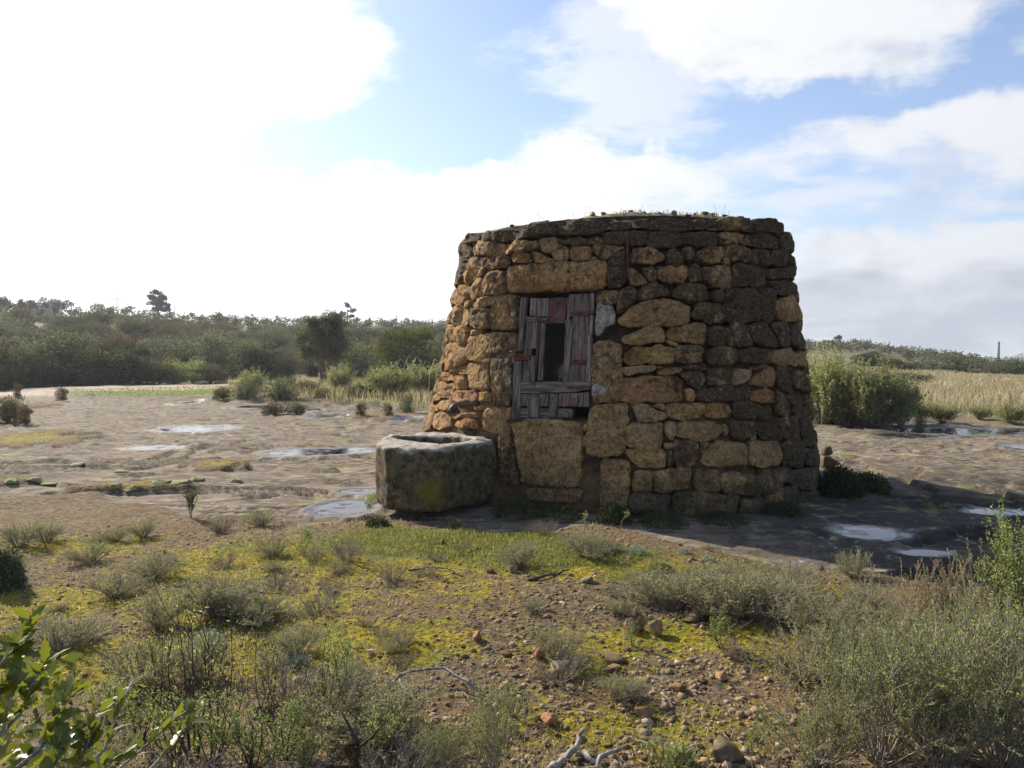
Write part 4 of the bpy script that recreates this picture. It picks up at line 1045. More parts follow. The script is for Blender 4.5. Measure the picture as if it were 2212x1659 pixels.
# plaster remnants
def M_plaster():
    m, g, p, out = new_mat('plaster'); pos = g.geo(); n = g.noise(pos, 16, 5, .7)
    g.put(p, 'Base Color', g.ramp(n, [(0.38, (0.10, 0.08, 0.055)), (0.52, (0.27, 0.235, 0.18)), (0.68, (0.42, 0.375, 0.29))])); p.inputs['Roughness'].default_value = .9
    g.put(p, 'Normal', g.bump(n, .6, .01)); return m
MP = M_plaster()
for Zf, q in ((Z1, [(1905, 1095), (1960, 1070), (2060, 1085), (2105, 1150), (2105, 1290), (2010, 1310), (1960, 1400), (1895, 1420)]), (Z3, [(1672, 100), (1740, 80), (1790, 130), (1740, 180), (1665, 160)]),
              (Z3, [(1655, 325), (1720, 290), (1760, 330), (1810, 370), (1780, 410), (1700, 430), (1655, 430)]), (Z3, [(800, 150), (880, 70), (915, 72), (918, 350), (870, 335), (860, 260), (810, 200)]), (Z1, [(1035, 1160), (1070, 1140), (1085, 1180), (1060, 1225), (1035, 1200)])):
    W, F = stone_mesh('p', [hit(*Zf(*a)) for a in q], .027, rnd.randrange(999), back=-.06, boxy=24, rough=.25)
    under_hut(link('plaster_patch', mesh_from('plaster_patch', W, F, MP)))
# iron rod let into the coping, and the water spout
mb = MB(); a = [hit(*Z2(148, 335)), hit(*Z2(152, 560)), hit(*Z2(158, 830))]
tube(mb, [tuple(surf(t, z, .085)) for t, z in a], .011, 6); o = link('iron_rod', mb.mesh('iron_rod', MRU)); under_hut(o); o['label'] = 'rusty upright iron rod on the wall face'
mb = MB(); t0, z0_ = hit(*Z3(600, 497)); a = Vector(surf(t0, z0_, -.08)); nrm = Vector(surf(t0, z0_, 1)) - Vector(surf(t0, z0_, 0)); nrm.z = 0
dirp = (nrm.normalized() * .75 + Vector((-.75, .15, 0))).normalized(); pts = [a + dirp * s_ for s_ in (0, .1, .2, .27)]
for k in range(1, 7): 
    an = k / 6 * 1.15; pts.append(pts[3] + dirp * .09 * math.sin(an) + Vector((0, 0, -.09 * (1 - math.cos(an)))))
pts.append(pts[-1] + (pts[-1] - pts[-2]).normalized() * .05)
tube(mb, pts, .019, 10)
m_s, g_, p_, _o = new_mat('grey_pipe'); p_.inputs['Base Color'].default_value = (.10, .095, .09, 1); p_.inputs['Roughness'].default_value = .45; p_.inputs['Metallic'].default_value = .6
o = link('water_spout', mb.mesh('water_spout', m_s)); under_hut(o); o['label'] = 'bent grey pipe spout over the trough'
for o in hut.children_recursive:
    pass

# ------------------------------------------------------------------ stone trough
def M_trough():
    m, g, p, out = new_mat('trough_stone'); pos = g.geo(); n1 = g.noise(pos, 3.5, 5, .65); n2 = g.noise(pos, 13, 6, .75); n3 = g.noise(pos, 50, 4, .7)
    c = g.ramp(n2, [(0.32, (0.028, 0.022, 0.013)), (0.46, (0.13, 0.10, 0.055)), (0.58, (0.27, 0.21, 0.125)), (0.72, (0.44, 0.37, 0.26))])
    c = g.mix(g.math('MULTIPLY', g.step(n3, .55, .7), .5), c, (0.05, 0.042, 0.03))
    nx, ny, nz = g.sep(g.geo('Normal')); px, py, pz = g.sep(pos)
    up = g.math('MAXIMUM', g.step(nz, .25, .75), g.step(g.math('ADD', pz, g.math('MULTIPLY', g.math('SUBTRACT', n1, .5), .30)), .60, .68))
    lich = g.ramp(n2, [(0.35, (0.17, 0.145, 0.11)), (0.5, (0.42, 0.38, 0.31)), (0.65, (0.62, 0.58, 0.50))]); c = g.mix(1.0, c, (.66, .62, .56), 'MULTIPLY'); c = g.mix(g.math('MULTIPLY', up, .85), c, lich)  # sides multiplied darker to paint in the front's shade; pale lichen on top
    # green-yellow algae stain on the front
    dx = g.math('DIVIDE', g.math('ADD', px, 0.74), .16); dz = g.math('DIVIDE', g.math('SUBTRACT', pz, .25), .2)
    st = g.math('EXPONENT', g.math('MULTIPLY', g.math('ADD', g.math('MULTIPLY', dx, dx), g.math('MULTIPLY', dz, dz)), -1.0))
    st = g.step(g.math('ADD', st, g.math('MULTIPLY', g.math('SUBTRACT', n1, .5), .9)), .3, 1.0); c = g.mix(g.math('MULTIPLY', st, .75), c, (0.20, 0.17, 0.012))
    gr = g.step(g.math('ADD', n1, g.math('MULTIPLY', g.math('SUBTRACT', n2, .5), .5)), .55, .68); c = g.mix(g.math('MULTIPLY', g.math('MULTIPLY', gr, .45), g.math('SUBTRACT', 1.0, up)), c, (0.07, 0.075, 0.02))
    wht = g.step(g.noise(pos, 30, 3, .6), .66, .70); c = g.mix(g.math('MULTIPLY', wht, .5), c, (.42, .40, .36))
    g.put(p, 'Base Color', c); p.inputs['Roughness'].default_value = .93; g.put(p, 'Normal', g.bump(g.math('ADD', n2, g.math('MULTIPLY', n3, .4)), .9, .035)); return m
MT = M_trough()
ZT = 0.655
def at_z(px, py, z): v = ray(px, py); t = (z - EYE) / v.z; return (v.x * t, v.y * t)
outp = [at_z(x, y, ZT) for x, y in ((813, 959), (821, 951), (848, 942), (910, 934), (953, 933), (997, 938), (1034, 943), (1069, 951), (1040, 956), (1000, 961), (950, 969), (900, 969), (832, 966))]
inn = [at_z(777.7 + x * .1465, 907.3 + y * .1465, ZT) for x, y in ((440, 275), (700, 222), (1000, 212), (1300, 232), (1590, 262), (1640, 285), (1450, 330), (1250, 350), (1080, 335), (850, 305))]
def build_trough():
    root = thing('water_trough', 'hollowed block of lichen-grey stone used as a trough, against the hut', 'trough', (outp[10][0], outp[10][1], 0))
    n = 110; O = resample(chaikin(np.array(outp), 1, .08), n); I = np.array(inn)
    c = I.mean(0)
    def align(P):
        P = resample(chaikin(np.array(P), 2, .25), 400); an = np.arctan2(P[:, 1] - c[1], P[:, 0] - c[0]); tgt = np.arctan2(O[:, 1] - c[1], O[:, 0] - c[0])
        return np.array([P[np.argmin(np.abs(np.angle(np.exp(1j * (an - t)))))] for t in tgt])
    I = align(I); oc_ = O.mean(0)
    V = []
    dirv = (O - oc_) / np.linalg.norm(O - oc_, axis=1)[:, None]
    tip = sst(O[:, 0], -.45, -.2)[:, None]       # the pointed ear on the right meets a straighter body
    for z, off in [(0.055, -.08), (0.07, -.03), (.10, -.01), (.15, -.004), (.2, .0), (.25, .006), (.3, .008), (.35, .01), (.4, .01), (.45, .01), (.5, .008), (.55, .004), (.60, .0), (.63, -.006), (.648, -.018), (ZT, -.034)]:
        P = O + dirv * (off - tip * 0.0); V += [(a, b, z) for a, b in P]
    for t, z in [(.35, ZT + .004), (.7, ZT + .002), (.93, ZT - .008)]: P = O * (1 - t) + I * t; V += [(a, b, z) for a, b in P]
    for s_, z in [(1.0, ZT - .03), (.97, ZT - .12), (.93, .36), (.8, .31), (.4, .30)]: P = c + (I - c) * s_; V += [(a, b, z) for a, b in P]
    L = len(V) // n; V = np.array(V); mid = np.array([c[0], c[1], .3]); nr = V - mid; nr /= np.linalg.norm(nr, axis=1)[:, None]
    nz = fbm3(V, 3.0, 3, 5) * .04 + fbm3(V, 9, 3, 9) * .03 + (0.5 - np.abs(fbm3(V, 20, 3, 12))) * .026
    V = V + nr * nz[:, None] * np.array([1, 1, .7])
    # lower front edge sags to the right
    F = [[r * n + i, r * n + (i + 1) % n, (r + 1) * n + (i + 1) % n, (r + 1) * n + i] for r in range(L - 1) for i in range(n)] + [[(L - 1) * n + i for i in range(n)], list(range(n))[::-1]]
    V = V - np.array([root.location.x, root.location.y, 0]); link('basin', mesh_from('basin', V, F, MT), root)
    return root
trough = build_trough()

# ================================================================== plants
def M_leaf(name, cols, trans=0.35, rough=0.75, spec=0.12, tint=0.35):
    """cols: colours a leaf may take; each leaf draws its own"""
    m = bpy.data.materials.new(name); m.use_nodes = True; nt = m.node_tree; nt.nodes.clear(); g = G(nt)
    out = g.new('ShaderNodeOutputMaterial'); p = g.new('ShaderNodeBsdfPrincipled'); t = g.new('ShaderNodeBsdfTranslucent'); mx = g.new('ShaderNodeMixShader')
    ri = g.geo('Random Per Island'); ro = g.info('Random')
    n = len(cols); c = g.ramp(ri, [(i / max(1, n - 1), q) for i, q in enumerate(cols)])
    c = g.mix(g.math('MULTIPLY', ro, tint), c, g.mix(1.0, c, (1.2, 1.1, 0.8), 'MULTIPLY'))
    g.put(p, 'Base Color', c); p.inputs['Roughness'].default_value = rough; p.inputs['Specular IOR Level'].default_value = spec
    g.put(t, 'Color', g.mix(1.0, c, (1.4, 1.42, 0.85), 'MULTIPLY')); mx.inputs[0].default_value = trans
    g.L.new(p.outputs[0], mx.inputs[1]); g.L.new(t.outputs[0], mx.inputs[2]); g.L.new(mx.outputs[0], out.inputs[0]); return m
def M_bark(name, a, b, sc_=14):
    m, g, p, out = new_mat(name); q = g.tc('Object'); n = g.noise(g.mapping(q, (1, 1, .35)), sc_, 5, .7)
    g.put(p, 'Base Color', g.ramp(n, [(0.35, a), (0.65, b)])); p.inputs['Roughness'].default_value = .9; g.put(p, 'Normal', g.bump(n, .8, .01)); return m
ML_ROSE = M_leaf('rosemary_leaf', [(.09, .125, .045), (.18, .22, .08), (.29, .33, .14), (.40, .42, .24)], .5)
ML_GREY = M_leaf('thyme_leaf', [(.17, .18, .105), (.27, .27, .165), (.38, .37, .25), (.31, .28, .21)], .45)
ML_DRY = M_leaf('dry_leaf', [(.18, .14, .09), (.30, .24, .16), (.42, .35, .25)], .3)
ML_OAK = M_leaf('oak_leaf', [(.045, .06, .010), (.08, .105, .018), (.15, .165, .025), (.26, .25, .045)], .4, .3, .5, .2)
ML_OLIVE = M_leaf('olive_leaf', [(.05, .06, .033), (.095, .108, .066), (.155, .168, .112), (.23, .24, .18)], .3)
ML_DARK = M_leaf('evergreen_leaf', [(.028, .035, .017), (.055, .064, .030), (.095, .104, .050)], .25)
ML_JUNI = M_leaf('juniper_leaf', [(.05, .06, .012), (.10, .105, .02), (.17, .16, .03)], .25)
ML_SCRUB = M_leaf('scrub_leaf', [(.055, .055, .030), (.105, .10, .055), (.155, .14, .08), (.09, .075, .05)], .25)
ML_BROWN = M_leaf('withered_leaf', [(.08, .06, .035), (.13, .10, .055), (.17, .13, .07)], .2)
ML_PALE = M_leaf('pale_leaf', [(.16, .18, .085), (.25, .27, .14), (.36, .37, .23)], .45)
ML_GRASS = M_leaf('green_blade', [(.10, .108, .03), (.17, .175, .052), (.25, .25, .09), (.32, .305, .15)], .4)
ML_STRAW = M_leaf('straw_blade', [(.27, .22, .14), (.40, .33, .23), (.54, .46, .34)], .35)
ML_FIELD = M_leaf('pale_dry_blade', [(.20, .16, .105), (.33, .275, .19), (.44, .375, .28), (.52, .46, .36)], .3)
ML_MOSS = M_leaf('moss_tip', [(.14, .13, .012), (.26, .23, .02), (.36, .31, .04), (.16, .20, .02)], .35)
ML_SILV = M_leaf('silver_leaf', [(.16, .20, .16), (.26, .31, .27), (.36, .40, .36)], .2)
MB_TWIG = M_bark('twig_bark', (.14, .11, .085), (.38, .32, .26), 60); MB_DARK = M_bark('dark_bark', (.03, .022, .018), (.11, .08, .06)); MB_GREY = M_bark('grey_bark', (.14, .12, .10), (.42, .38, .33), 30)
MB_TRUNK = M_bark('trunk_bark', (.06, .042, .03), (.20, .14, .10), 8)

def quads(P, D, S, L, W, belly=.45):
    """diamond leaves: root P, direction D, side S"""
    n = len(P); L = np.broadcast_to(L, n)[:, None]; W = np.broadcast_to(W, n)[:, None]
    V = np.stack([P, P + D * L * belly + S * W * .5, P + D * L, P + D * L * belly - S * W * .5], 1).reshape(-1, 3)
    return V, np.arange(n * 4).reshape(n, 4)
def unit(a): return a / (np.linalg.norm(a, axis=-1, keepdims=True) + 1e-9)
def leafset(P, L, W, rs, up=0.3, base=None, spread=1.0):
    n = len(P); D = rs.normal(size=(n, 3)) * spread
    if base is not None: D = D + base
    D[:, 2] += up; D = unit(D); S = unit(np.cross(D, rs.normal(size=(n, 3)))); return quads(P, D, S, L, W)
def twiggy(seed, h, spread, nstem, branch, per, nl, nw, leafup=.8, rad=.004, lean=(0, 0), start=.25, bare=0.0, curve=.35):
    """stems fanning from one root, with side twigs; narrow leaves along the upper part. returns stem mesh data, leaf mesh data"""
    rs = np.random.RandomState(seed); mb = MB(); LP, LD = [], []
    for s_ in range(nstem):
        a = rs.uniform(0, 2 * math.pi); out_ = spread * math.sqrt(rs.uniform(0, 1)); hh = h * rs.uniform(.6, 1.0) * (1 - .35 * (out_ / max(spread, 1e-6)) ** 2)
        tip = np.array([math.cos(a) * out_ + lean[0], math.sin(a) * out_ + lean[1], hh]); root = np.array([math.cos(a), math.sin(a), 0]) * rs.uniform(0, .12) * spread
        k = 6; T = np.linspace(0, 1, k)[:, None]; bend = rs.normal(size=3) * h * .06
        pts = root * (1 - T) + np.column_stack([tip[:2][None, :] * (T ** (1 - curve * .5)), T * tip[2] * (1 + curve * .2 * (1 - T))]) + np.sin(T * math.pi) * bend
        pts[0, 2] = -.02
        tube(mb, pts, list(rad * np.linspace(1, .35, k)), 4, cap=False)
        segs = [(pts, start)]
        for b in range(branch):
            t0 = rs.uniform(.25, .85); i = t0 * (k - 1); i0 = int(i); q = pts[i0] + (pts[min(i0 + 1, k - 1)] - pts[i0]) * (i - i0)
            d = unit((pts[-1] - pts[0]) / h + rs.normal(size=3) * .55 + np.array([0, 0, .5])); ln = h * rs.uniform(.12, .32)
            tw = np.array([q, q + d * ln * .5 + rs.normal(size=3) * ln * .06, q + d * ln + np.array([0, 0, ln * .12])]); tube(mb, tw, [rad * .5, rad * .4, rad * .25], 3, cap=False); segs.append((tw, .15))
        if rs.uniform() < bare: continue
        for (tw, st) in segs:
            m = max(2, int(per * (np.linalg.norm(tw[-1] - tw[0]) / (h * .5)))); t = rs.uniform(st, 1.0, m) * (len(tw) - 1) ; i0 = np.minimum(t.astype(int), len(tw) - 2); f = (t - i0)[:, None]
            p_ = tw[i0] * (1 - f) + tw[i0 + 1] * f; ax = unit(tw[i0 + 1] - tw[i0]); LP.append(p_); LD.append(unit(ax * leafup + unit(rs.normal(size=(m, 3)))))
    P = np.vstack(LP); D = np.vstack(LD); n = len(P); S = unit(np.cross(D, rs.normal(size=(n, 3))))
    V, F = quads(P, D, S, nl * rs.uniform(.6, 1.15, n), nw)
    return mb, (V, F)
def shrub(name, label, cat, seed, stemmat, leafmat, group=None, **kw):
    mb, (V, F) = twiggy(seed, **kw); root = thing(name, label, cat, group=group)
    link('stems', mb.mesh('stems', stemmat), root); link('foliage', mesh_from('foliage', V, F, leafmat, smooth=False), root)
    return root
def clumps(rs, n, rx, ry, rz, c=(0, 0, 0), r0=.55):
    u = unit(rs.normal(size=(n, 3))); r = rs.uniform(r0, 1, n)[:, None]; return u * r * np.array([rx, ry, rz]) + np.array(c)
def crown(seed, cen, rx, ry, rz, ncl, clr, per, L, W, up=.2, flat=.75, r0=.55, hang=False):
    rs = np.random.RandomState(seed); Cc = clumps(rs, ncl, rx, ry, rz, cen, r0); P = []
    for c in Cc:
        r = clr * rs.uniform(.55, 1.25); u = unit(rs.normal(size=(per, 3))); u[:, 2] = np.where(u[:, 2] < 0, u[:, 2] * .55, u[:, 2]); q = c + u * (r * rs.uniform(.35, 1, per) ** .5)[:, None] * np.array([1, 1, flat]); P.append(q)
    P = np.vstack(P); rad = unit(P - np.array(cen)); return leafset(P, L * rs.uniform(.6, 1.2, len(P)), W, rs, up, base=rad * .8)
def foot(V):
    return V
def bushy(name, label, cat, seed, leafmat, w, h, ncl, clr, per, L, W, group=None, barkmat=None, flat=.8, base=0.1, parts=True):
    """a rounded shrub standing on the ground"""
    root = thing(name, label, cat, group=group)
    V, F = crown(seed, (0, 0, h * .46), w / 2, w / 2, h * .5, int(ncl * 1.25), clr * 1.12, int(per * 1.35), L, W * 1.15, flat=flat, r0=.3)
    V2_, F2_ = crown(seed + 1, (0, 0, h * .16), w * .44, w * .44, h * .16, int(ncl * .8), clr * .9, int(per * .8), L, W * 1.15, flat=.6, r0=.5); F = np.vstack([F, F2_ + len(V)]); V = np.vstack([V, V2_]); V[:, 2] = np.maximum(V[:, 2], -0.03)
    link('foliage', mesh_from('foliage', V, F, leafmat, smooth=False), root)
    if parts:
        mb = MB(); rs = random.Random(seed)
        for i in range(7):
            a = rs.uniform(0, 6.28); r = w * .3; tube(mb, [(0, 0, -.05), (math.cos(a) * r * .4, math.sin(a) * r * .4, h * .35), (math.cos(a) * r, math.sin(a) * r, h * .75)], [w * .018, w * .012, w * .006], 5)
        link('stems', mb.mesh('stems', barkmat or MB_DARK), root)
    return root
def tree(name, label, seed, leafmat, base, H, trunk_r, crown_c, crx, cry, crz, ncl, clr, per, L, W, cat='tree', lean=(0, 0), th_frac=.35, flat=.8, r0=.4, group=None, pads=None):
    root = thing(name, label, cat, base, group=group); rs = random.Random(seed); mb = MB(); hx = lean
    top = (crown_c[0], crown_c[1], crown_c[2] + crz * .3); fork = (lean[0], lean[1], H * th_frac)
    tube(mb, [(0, 0, -.15), (lean[0] * .15, lean[1] * .2, H * th_frac * .4), fork], [trunk_r * 1.35, trunk_r, trunk_r * .8], 10)
    if pads is None:
        for i in range(8):
            a = 6.28 * i / 8 + rs.uniform(-.3, .3); q = rs.uniform(.45, .8); e = (crown_c[0] + math.cos(a) * crx * q, crown_c[1] + math.sin(a) * cry * q, crown_c[2] + rs.uniform(-.3, .6) * crz)
            md = tuple(fork[k] * .5 + e[k] * .5 + rs.uniform(-.1, .1) * crx for k in range(3)); tube(mb, [fork, md, e], [trunk_r * .5, trunk_r * .28, trunk_r * .1], 6)
        V, F = crown(seed, crown_c, crx, cry, crz, ncl, clr, per, L, W, flat=flat, r0=r0)
    else:
        tube(mb, [fork, top], [trunk_r * .8, trunk_r * .3], 7); VV = []; FF = []; k = 0
        for j, (x, y, z, a_, b_) in enumerate(pads):
            tube(mb, [(top[0] * .8, top[1] * .8, z - b_ * .8), (x, y, z)], [trunk_r * .3, trunk_r * .12], 5)
            V, F = crown(seed + j, (x, y, z), a_ * .85, a_ * .85, b_ * 1.15, int(ncl * 1.5), clr * .75, per, L, W, flat=.7, r0=.1); VV.append(V); FF.append(F + k); k += len(V)
        V = np.vstack(VV); F = np.vstack(FF)
    link('trunk', mb.mesh('trunk', MB_TRUNK), root); link('crown', mesh_from('crown', V, F, leafmat, smooth=False), root); return root

# ------------------------------------------------------------------ gravel, moss, grass, litter on the near ground
ICO = None
def icosphere():
    t = (1 + 5 ** .5) / 2; v = unit(np.array([(-1, t, 0), (1, t, 0), (-1, -t, 0), (1, -t, 0), (0, -1, t), (0, 1, t), (0, -1, -t), (0, 1, -t), (t, 0, -1), (t, 0, 1), (-t, 0, -1), (-t, 0, 1)], float))
    f = np.array([(0, 11, 5), (0, 5, 1), (0, 1, 7), (0, 7, 10), (0, 10, 11), (1, 5, 9), (5, 11, 4), (11, 10, 2), (10, 7, 6), (7, 1, 8), (3, 9, 4), (3, 4, 2), (3, 2, 6), (3, 6, 8), (3, 8, 9), (4, 9, 5), (2, 4, 11), (6, 2, 10), (8, 6, 7), (9, 8, 1)]); return v, f
IV, IF = icosphere()
def M_pebble(name, island=True):
    m, g, p, out = new_mat(name); ri = g.geo('Random Per Island') if island else g.info('Random'); pos = g.geo(); n = g.noise(pos, 40, 4, .7)
    c = g.ramp(ri, [(0, (.09, .06, .03)), (.3, (.19, .13, .07)), (.6, (.28, .20, .12)), (.8, (.30, .18, .09)), (.95, (.40, .32, .22)), (1, (.20, .17, .13))])
    c = g.mix(g.math('MULTIPLY', g.step(n, .5, .68), .6), c, (.08, .058, .035))
    if not island:
        l = g.step(g.noise(pos, 14, 5, .7), .52, .6); c = g.mix(g.math('MULTIPLY', l, g.info('Alpha')), c, (.50, .50, .47)); c = g.mix(g.math('SUBTRACT', 1.0, 0.0), c, g.mix(1.0, c, g.info('Color'), 'MULTIPLY'))
    g.put(p, 'Base Color', c); p.inputs['Roughness'].default_value = .9; g.put(p, 'Normal', g.bump(n, .7, .008)); return m
MPB, MRK = M_pebble('gravel'), M_pebble('loose_stone', False)
nr_ = np.random.RandomState(3)
def scatter_fg(n, rmin=1.15, rmax=7.2, azlim=41, power=1.0):
    """points on the near soil, denser towards the eye"""
    u = nr_.uniform(0, 1, n); r = rmin * (rmax / rmin) ** (u ** power); a = R_(azlim) * nr_.uniform(-1, 1, n); return r * np.sin(a), r * np.cos(a)
def keep_soil(x, y, lim=.5): s = masks(x, y)[0]; return s > lim
x, y = scatter_fg(36000, 1.2, 7.3); k = keep_soil(x, y, .45); gw_ = grass_w(x, y); mw_ = moss_w(x, y); k &= (nr_.uniform(0, 1, len(x)) > gw_ * .95) & (nr_.uniform(0, 1, len(x)) > mw_ * .55); x, y = x[k], y[k]
z = height(x, y); n = len(x); sz = 0.0026 * np.minimum(np.exp(nr_.normal(0, .6, n)), 3.6) * (0.85 + .5 * sst(np.abs(x - .6), 0, 2.5) * 0 + .5 * np.exp(-((x - .6) / 1.0) ** 2)) + .0012
ax = np.stack([nr_.uniform(.7, 1.4, n), nr_.uniform(.7, 1.3, n), nr_.uniform(.4, .85, n)], 1) * sz[:, None] * 1.7
rot = nr_.uniform(0, 6.28, n); V = IV[None] * (1 + nr_.uniform(-.42, .30, (n, 12, 1))) * ax[:, None, :]
cx_, sx_ = np.cos(rot)[:, None], np.sin(rot)[:, None]; V = np.stack([V[..., 0] * cx_ - V[..., 1] * sx_, V[..., 0] * sx_ + V[..., 1] * cx_, V[..., 2]], -1) + np.stack([x, y, z + sz * .12], 1)[:, None, :]
F = (IF[None] + (np.arange(n) * 12)[:, None, None]).reshape(-1, 3)
tag(link('gravel', mesh_from('gravel', V.reshape(-1, 3), F, MPB, smooth=False)), kind='stuff'); print('pebbles', n)

def blades(x, y, h, w, lean, mat, name, seed=1, tint=None):
    rs = np.random.RandomState(seed); n = len(x); z = height(x, y); a = rs.uniform(0, 6.28, n); S = np.stack([np.cos(a), np.sin(a), 0 * a], 1) * (w / 2)[:, None]
    b = rs.uniform(0, 6.28, n); Ld = np.stack([np.cos(b), np.sin(b), 0 * b], 1) * (h * lean * rs.uniform(.2, 1, n))[:, None]
    P = np.stack([x, y, z - .004], 1); up = np.array([0, 0, 1.0]); M_ = P + Ld * .35 + up * (h * .6)[:, None]; Tp = P + Ld + up * (h * (1 - .35 * lean))[:, None]
    V = np.stack([P - S, P + S, M_ + S * .8, M_ - S * .8, Tp], 1).reshape(-1, 3); k = np.arange(n)[:, None] * 5
    me = bpy.data.meshes.new(name); F = (k + np.array([[0, 1, 2, 3]])).tolist() + (k + np.array([[3, 2, 4]])).tolist(); return tag(link(name, mesh_from(name, V, F, mat, smooth=False)), kind='stuff')
# short green grass in front of the hut
x, y = scatter_fg(260000, 3.6, 7.2, 20); g_ = grass_w(x, y); w_ = fbm2(x * 3, y * 3, 3, 8); k = (nr_.uniform(0, 1, len(x)) < sst(g_ + .5 * w_, .2, 1.0) * .42); x, y = x[k], y[k]; n = len(x); print('grass', n)
blades(x, y, nr_.uniform(.012, .042, n) * (1 + .6 * (fbm2(x * 2, y * 2, 2, 4) > .25)), nr_.uniform(.003, .006, n), .8, ML_GRASS, 'grass')
# thin grass elsewhere on the soil
x, y = scatter_fg(24000, 1.3, 7.2); k = keep_soil(x, y) & (fbm2(x * 1.3, y * 1.3, 3, 19) + nr_.normal(0, .25, len(x)) > .22); x, y = x[k], y[k]; n = len(x)
blades(x, y, nr_.uniform(.01, .05, n), nr_.uniform(.002, .004, n), 1.0, ML_STRAW, 'dry_grass', 3)
# moss: short upright tips over the patches
x, y = scatter_fg(200000, 1.5, 9.0); m_ = moss_w(x, y) * 1.1 + .22 + .6 * fbm2(x * 5, y * 5, 4, 29); k = (m_ > .45) & (nr_.uniform(0, 1, len(x)) < sst(m_, .35, 1.0) * .8) & keep_soil(x, y, .3); x, y = x[k], y[k]; n = len(x); print('moss', n)
blades(x, y, nr_.uniform(.006, .014, n), nr_.uniform(.005, .010, n), .9, ML_MOSS, 'moss', 5)
# low mat of grey and withered twiglets
x, y = scatter_fg(110000, 1.4, 7.2); d_ = fbm2(x * .9, y * .9, 4, 59) + .35 * sst(np.abs(x - .5), .6, 2.2) - .12; k = (d_ > .12) & (nr_.uniform(0, 1, len(x)) < .55) & keep_soil(x, y, .4) & (grass_w(x, y) < .5); x, y = x[k], y[k]; n = len(x); print('mat', n); h_ = n // 2
blades(x[:h_], y[:h_], nr_.uniform(.012, .055, h_), nr_.uniform(.002, .005, h_), 1.1, ML_GREY, 'low_scrub_mat', 6)
blades(x[h_:], y[h_:], nr_.uniform(.012, .05, n - h_), nr_.uniform(.002, .0045, n - h_), 1.2, ML_DRY, 'withered_mat', 7)
# dead twigs and stalks lying about
mb = MB(); x, y = scatter_fg(2600, 1.3, 7.0); k = keep_soil(x, y); x, y = x[k], y[k]; z = height(x, y)
for xx, yy, zz in zip(x, y, z):
    a = rnd.uniform(0, 6.28); L = rnd.uniform(.02, .11) * (1.6 if rnd.random() < .1 else 1); d = Vector((math.cos(a), math.sin(a), rnd.uniform(-.05, .25))); b = rnd.uniform(-.25, .25) * L
    p0 = Vector((xx, yy, zz + .004)); tube(mb, [p0, p0 + d * L * .5 + Vector((-d.y * b, d.x * b, .006)), p0 + d * L], [.0012, .0016, .0009], 3, cap=False)
tag(link('twig_litter', mb.mesh('twig_litter', MB_GREY)), kind='stuff')

# ------------------------------------------------------------------ loose stones one can point at
def rock_mesh(name, seed, mat, n=3):
    bm = __import__('bmesh').new(); __import__('bmesh').ops.create_icosphere(bm, subdivisions=n, radius=1.0); me = bpy.data.meshes.new(name); bm.to_mesh(me); bm.free()
    P = np.empty(len(me.vertices) * 3, np.float32); me.vertices.foreach_get('co', P); P = P.reshape(-1, 3).astype(float); rs = np.random.RandomState(seed)
    for _ in range(16):                      # broken faces
        d = unit(rs.normal(size=3)); lim = rs.uniform(.42, .8); s_ = P @ d; P = P - np.outer(np.maximum(s_ - lim, 0) * .99, d)
    P = P * (1 + .10 * fbm3(P + seed, 2.2, 3, seed))[:, None] * (1 + .03 * fbm3(P + seed, 9, 2, seed + 3))[:, None]
    me.vertices.foreach_set('co', P.astype(np.float32).ravel()); me.polygons.foreach_set('use_smooth', np.ones(len(me.polygons), bool)); me.materials.append(mat); me.update(); return me
ROCKS = [rock_mesh('loose_stone', 50 + i, MRK, 3) for i in range(6)]
def put_rock(px, py, wpx, hpx, label, col=(1, 1, 1, .3), rz=None, k=None, name='stone', dep=.8, group=None):
    """px,py: foot of the stone in the picture"""
    x, y, z = spot(px, py); d = y; w = wpx / FPX * d * .9; h = hpx / FPX * d * .9
    o = link(name, ROCKS[rnd.randrange(6) if k is None else k], None, (x, y + w * .35, z + h * .28), (rnd.uniform(-.2, .2), rnd.uniform(-.2, .2), rnd.uniform(0, 6.28) if rz is None else rz), (w * .56, w * .56 * dep, h * .62)); o.color = col
    return tag(o, label, 'stone', group)
OR_, TN_, GY_, DK_ = (1.0, .66, .5, .0), (1.0, .9, .75, .1), (.62, .62, .6, .55), (.45, .4, .36, .15)
put_rock(1212, 1468, 78, 50, 'grey lichen-patched stone with a slender tuft growing behind it', GY_, k=0)
put_rock(1165, 1425, 38, 40, 'upright orange stone left of the grey lichen-patched stone', OR_)
put_rock(1030, 1388, 42, 30, 'small orange stone on the moss, a smaller one on top', OR_)
put_rock(1095, 1420, 38, 16, 'flat orange chip lying among gravel', OR_)
put_rock(1362, 1372, 46, 46, 'tan stone leaning on a pointed slab among the gravel', TN_)
put_rock(1384, 1366, 28, 46, 'pointed tan slab propped beside a rounder stone', TN_, k=2)
put_rock(1422, 1378, 56, 46, 'broad pale tan stone beside bright green moss', TN_, k=3)
put_rock(1375, 1330, 26, 20, 'grey-topped stone behind the propped tan slab', GY_)
put_rock(1510, 1352, 110, 34, 'long flat grey rock half sunk at the foot of the thyme', GY_, k=4, dep=.6)
put_rock(1573, 1655, 90, 70, 'large two-sided boulder at the bottom edge, half pale, half dark', GY_, k=1)
put_rock(1398, 1560, 56, 46, 'squarish brown stone in the gravel near the driftwood', TN_)
put_rock(1330, 1440, 80, 34, 'low dark-cracked stone set in mossy gravel', (.9, .85, .75, .3), k=5)
put_rock(1320, 1458, 60, 20, 'thin tan slab below the dark-cracked stone', TN_)
put_rock(1128, 1232, 40, 24, 'dark brown wedge-shaped stone in the grass', DK_)
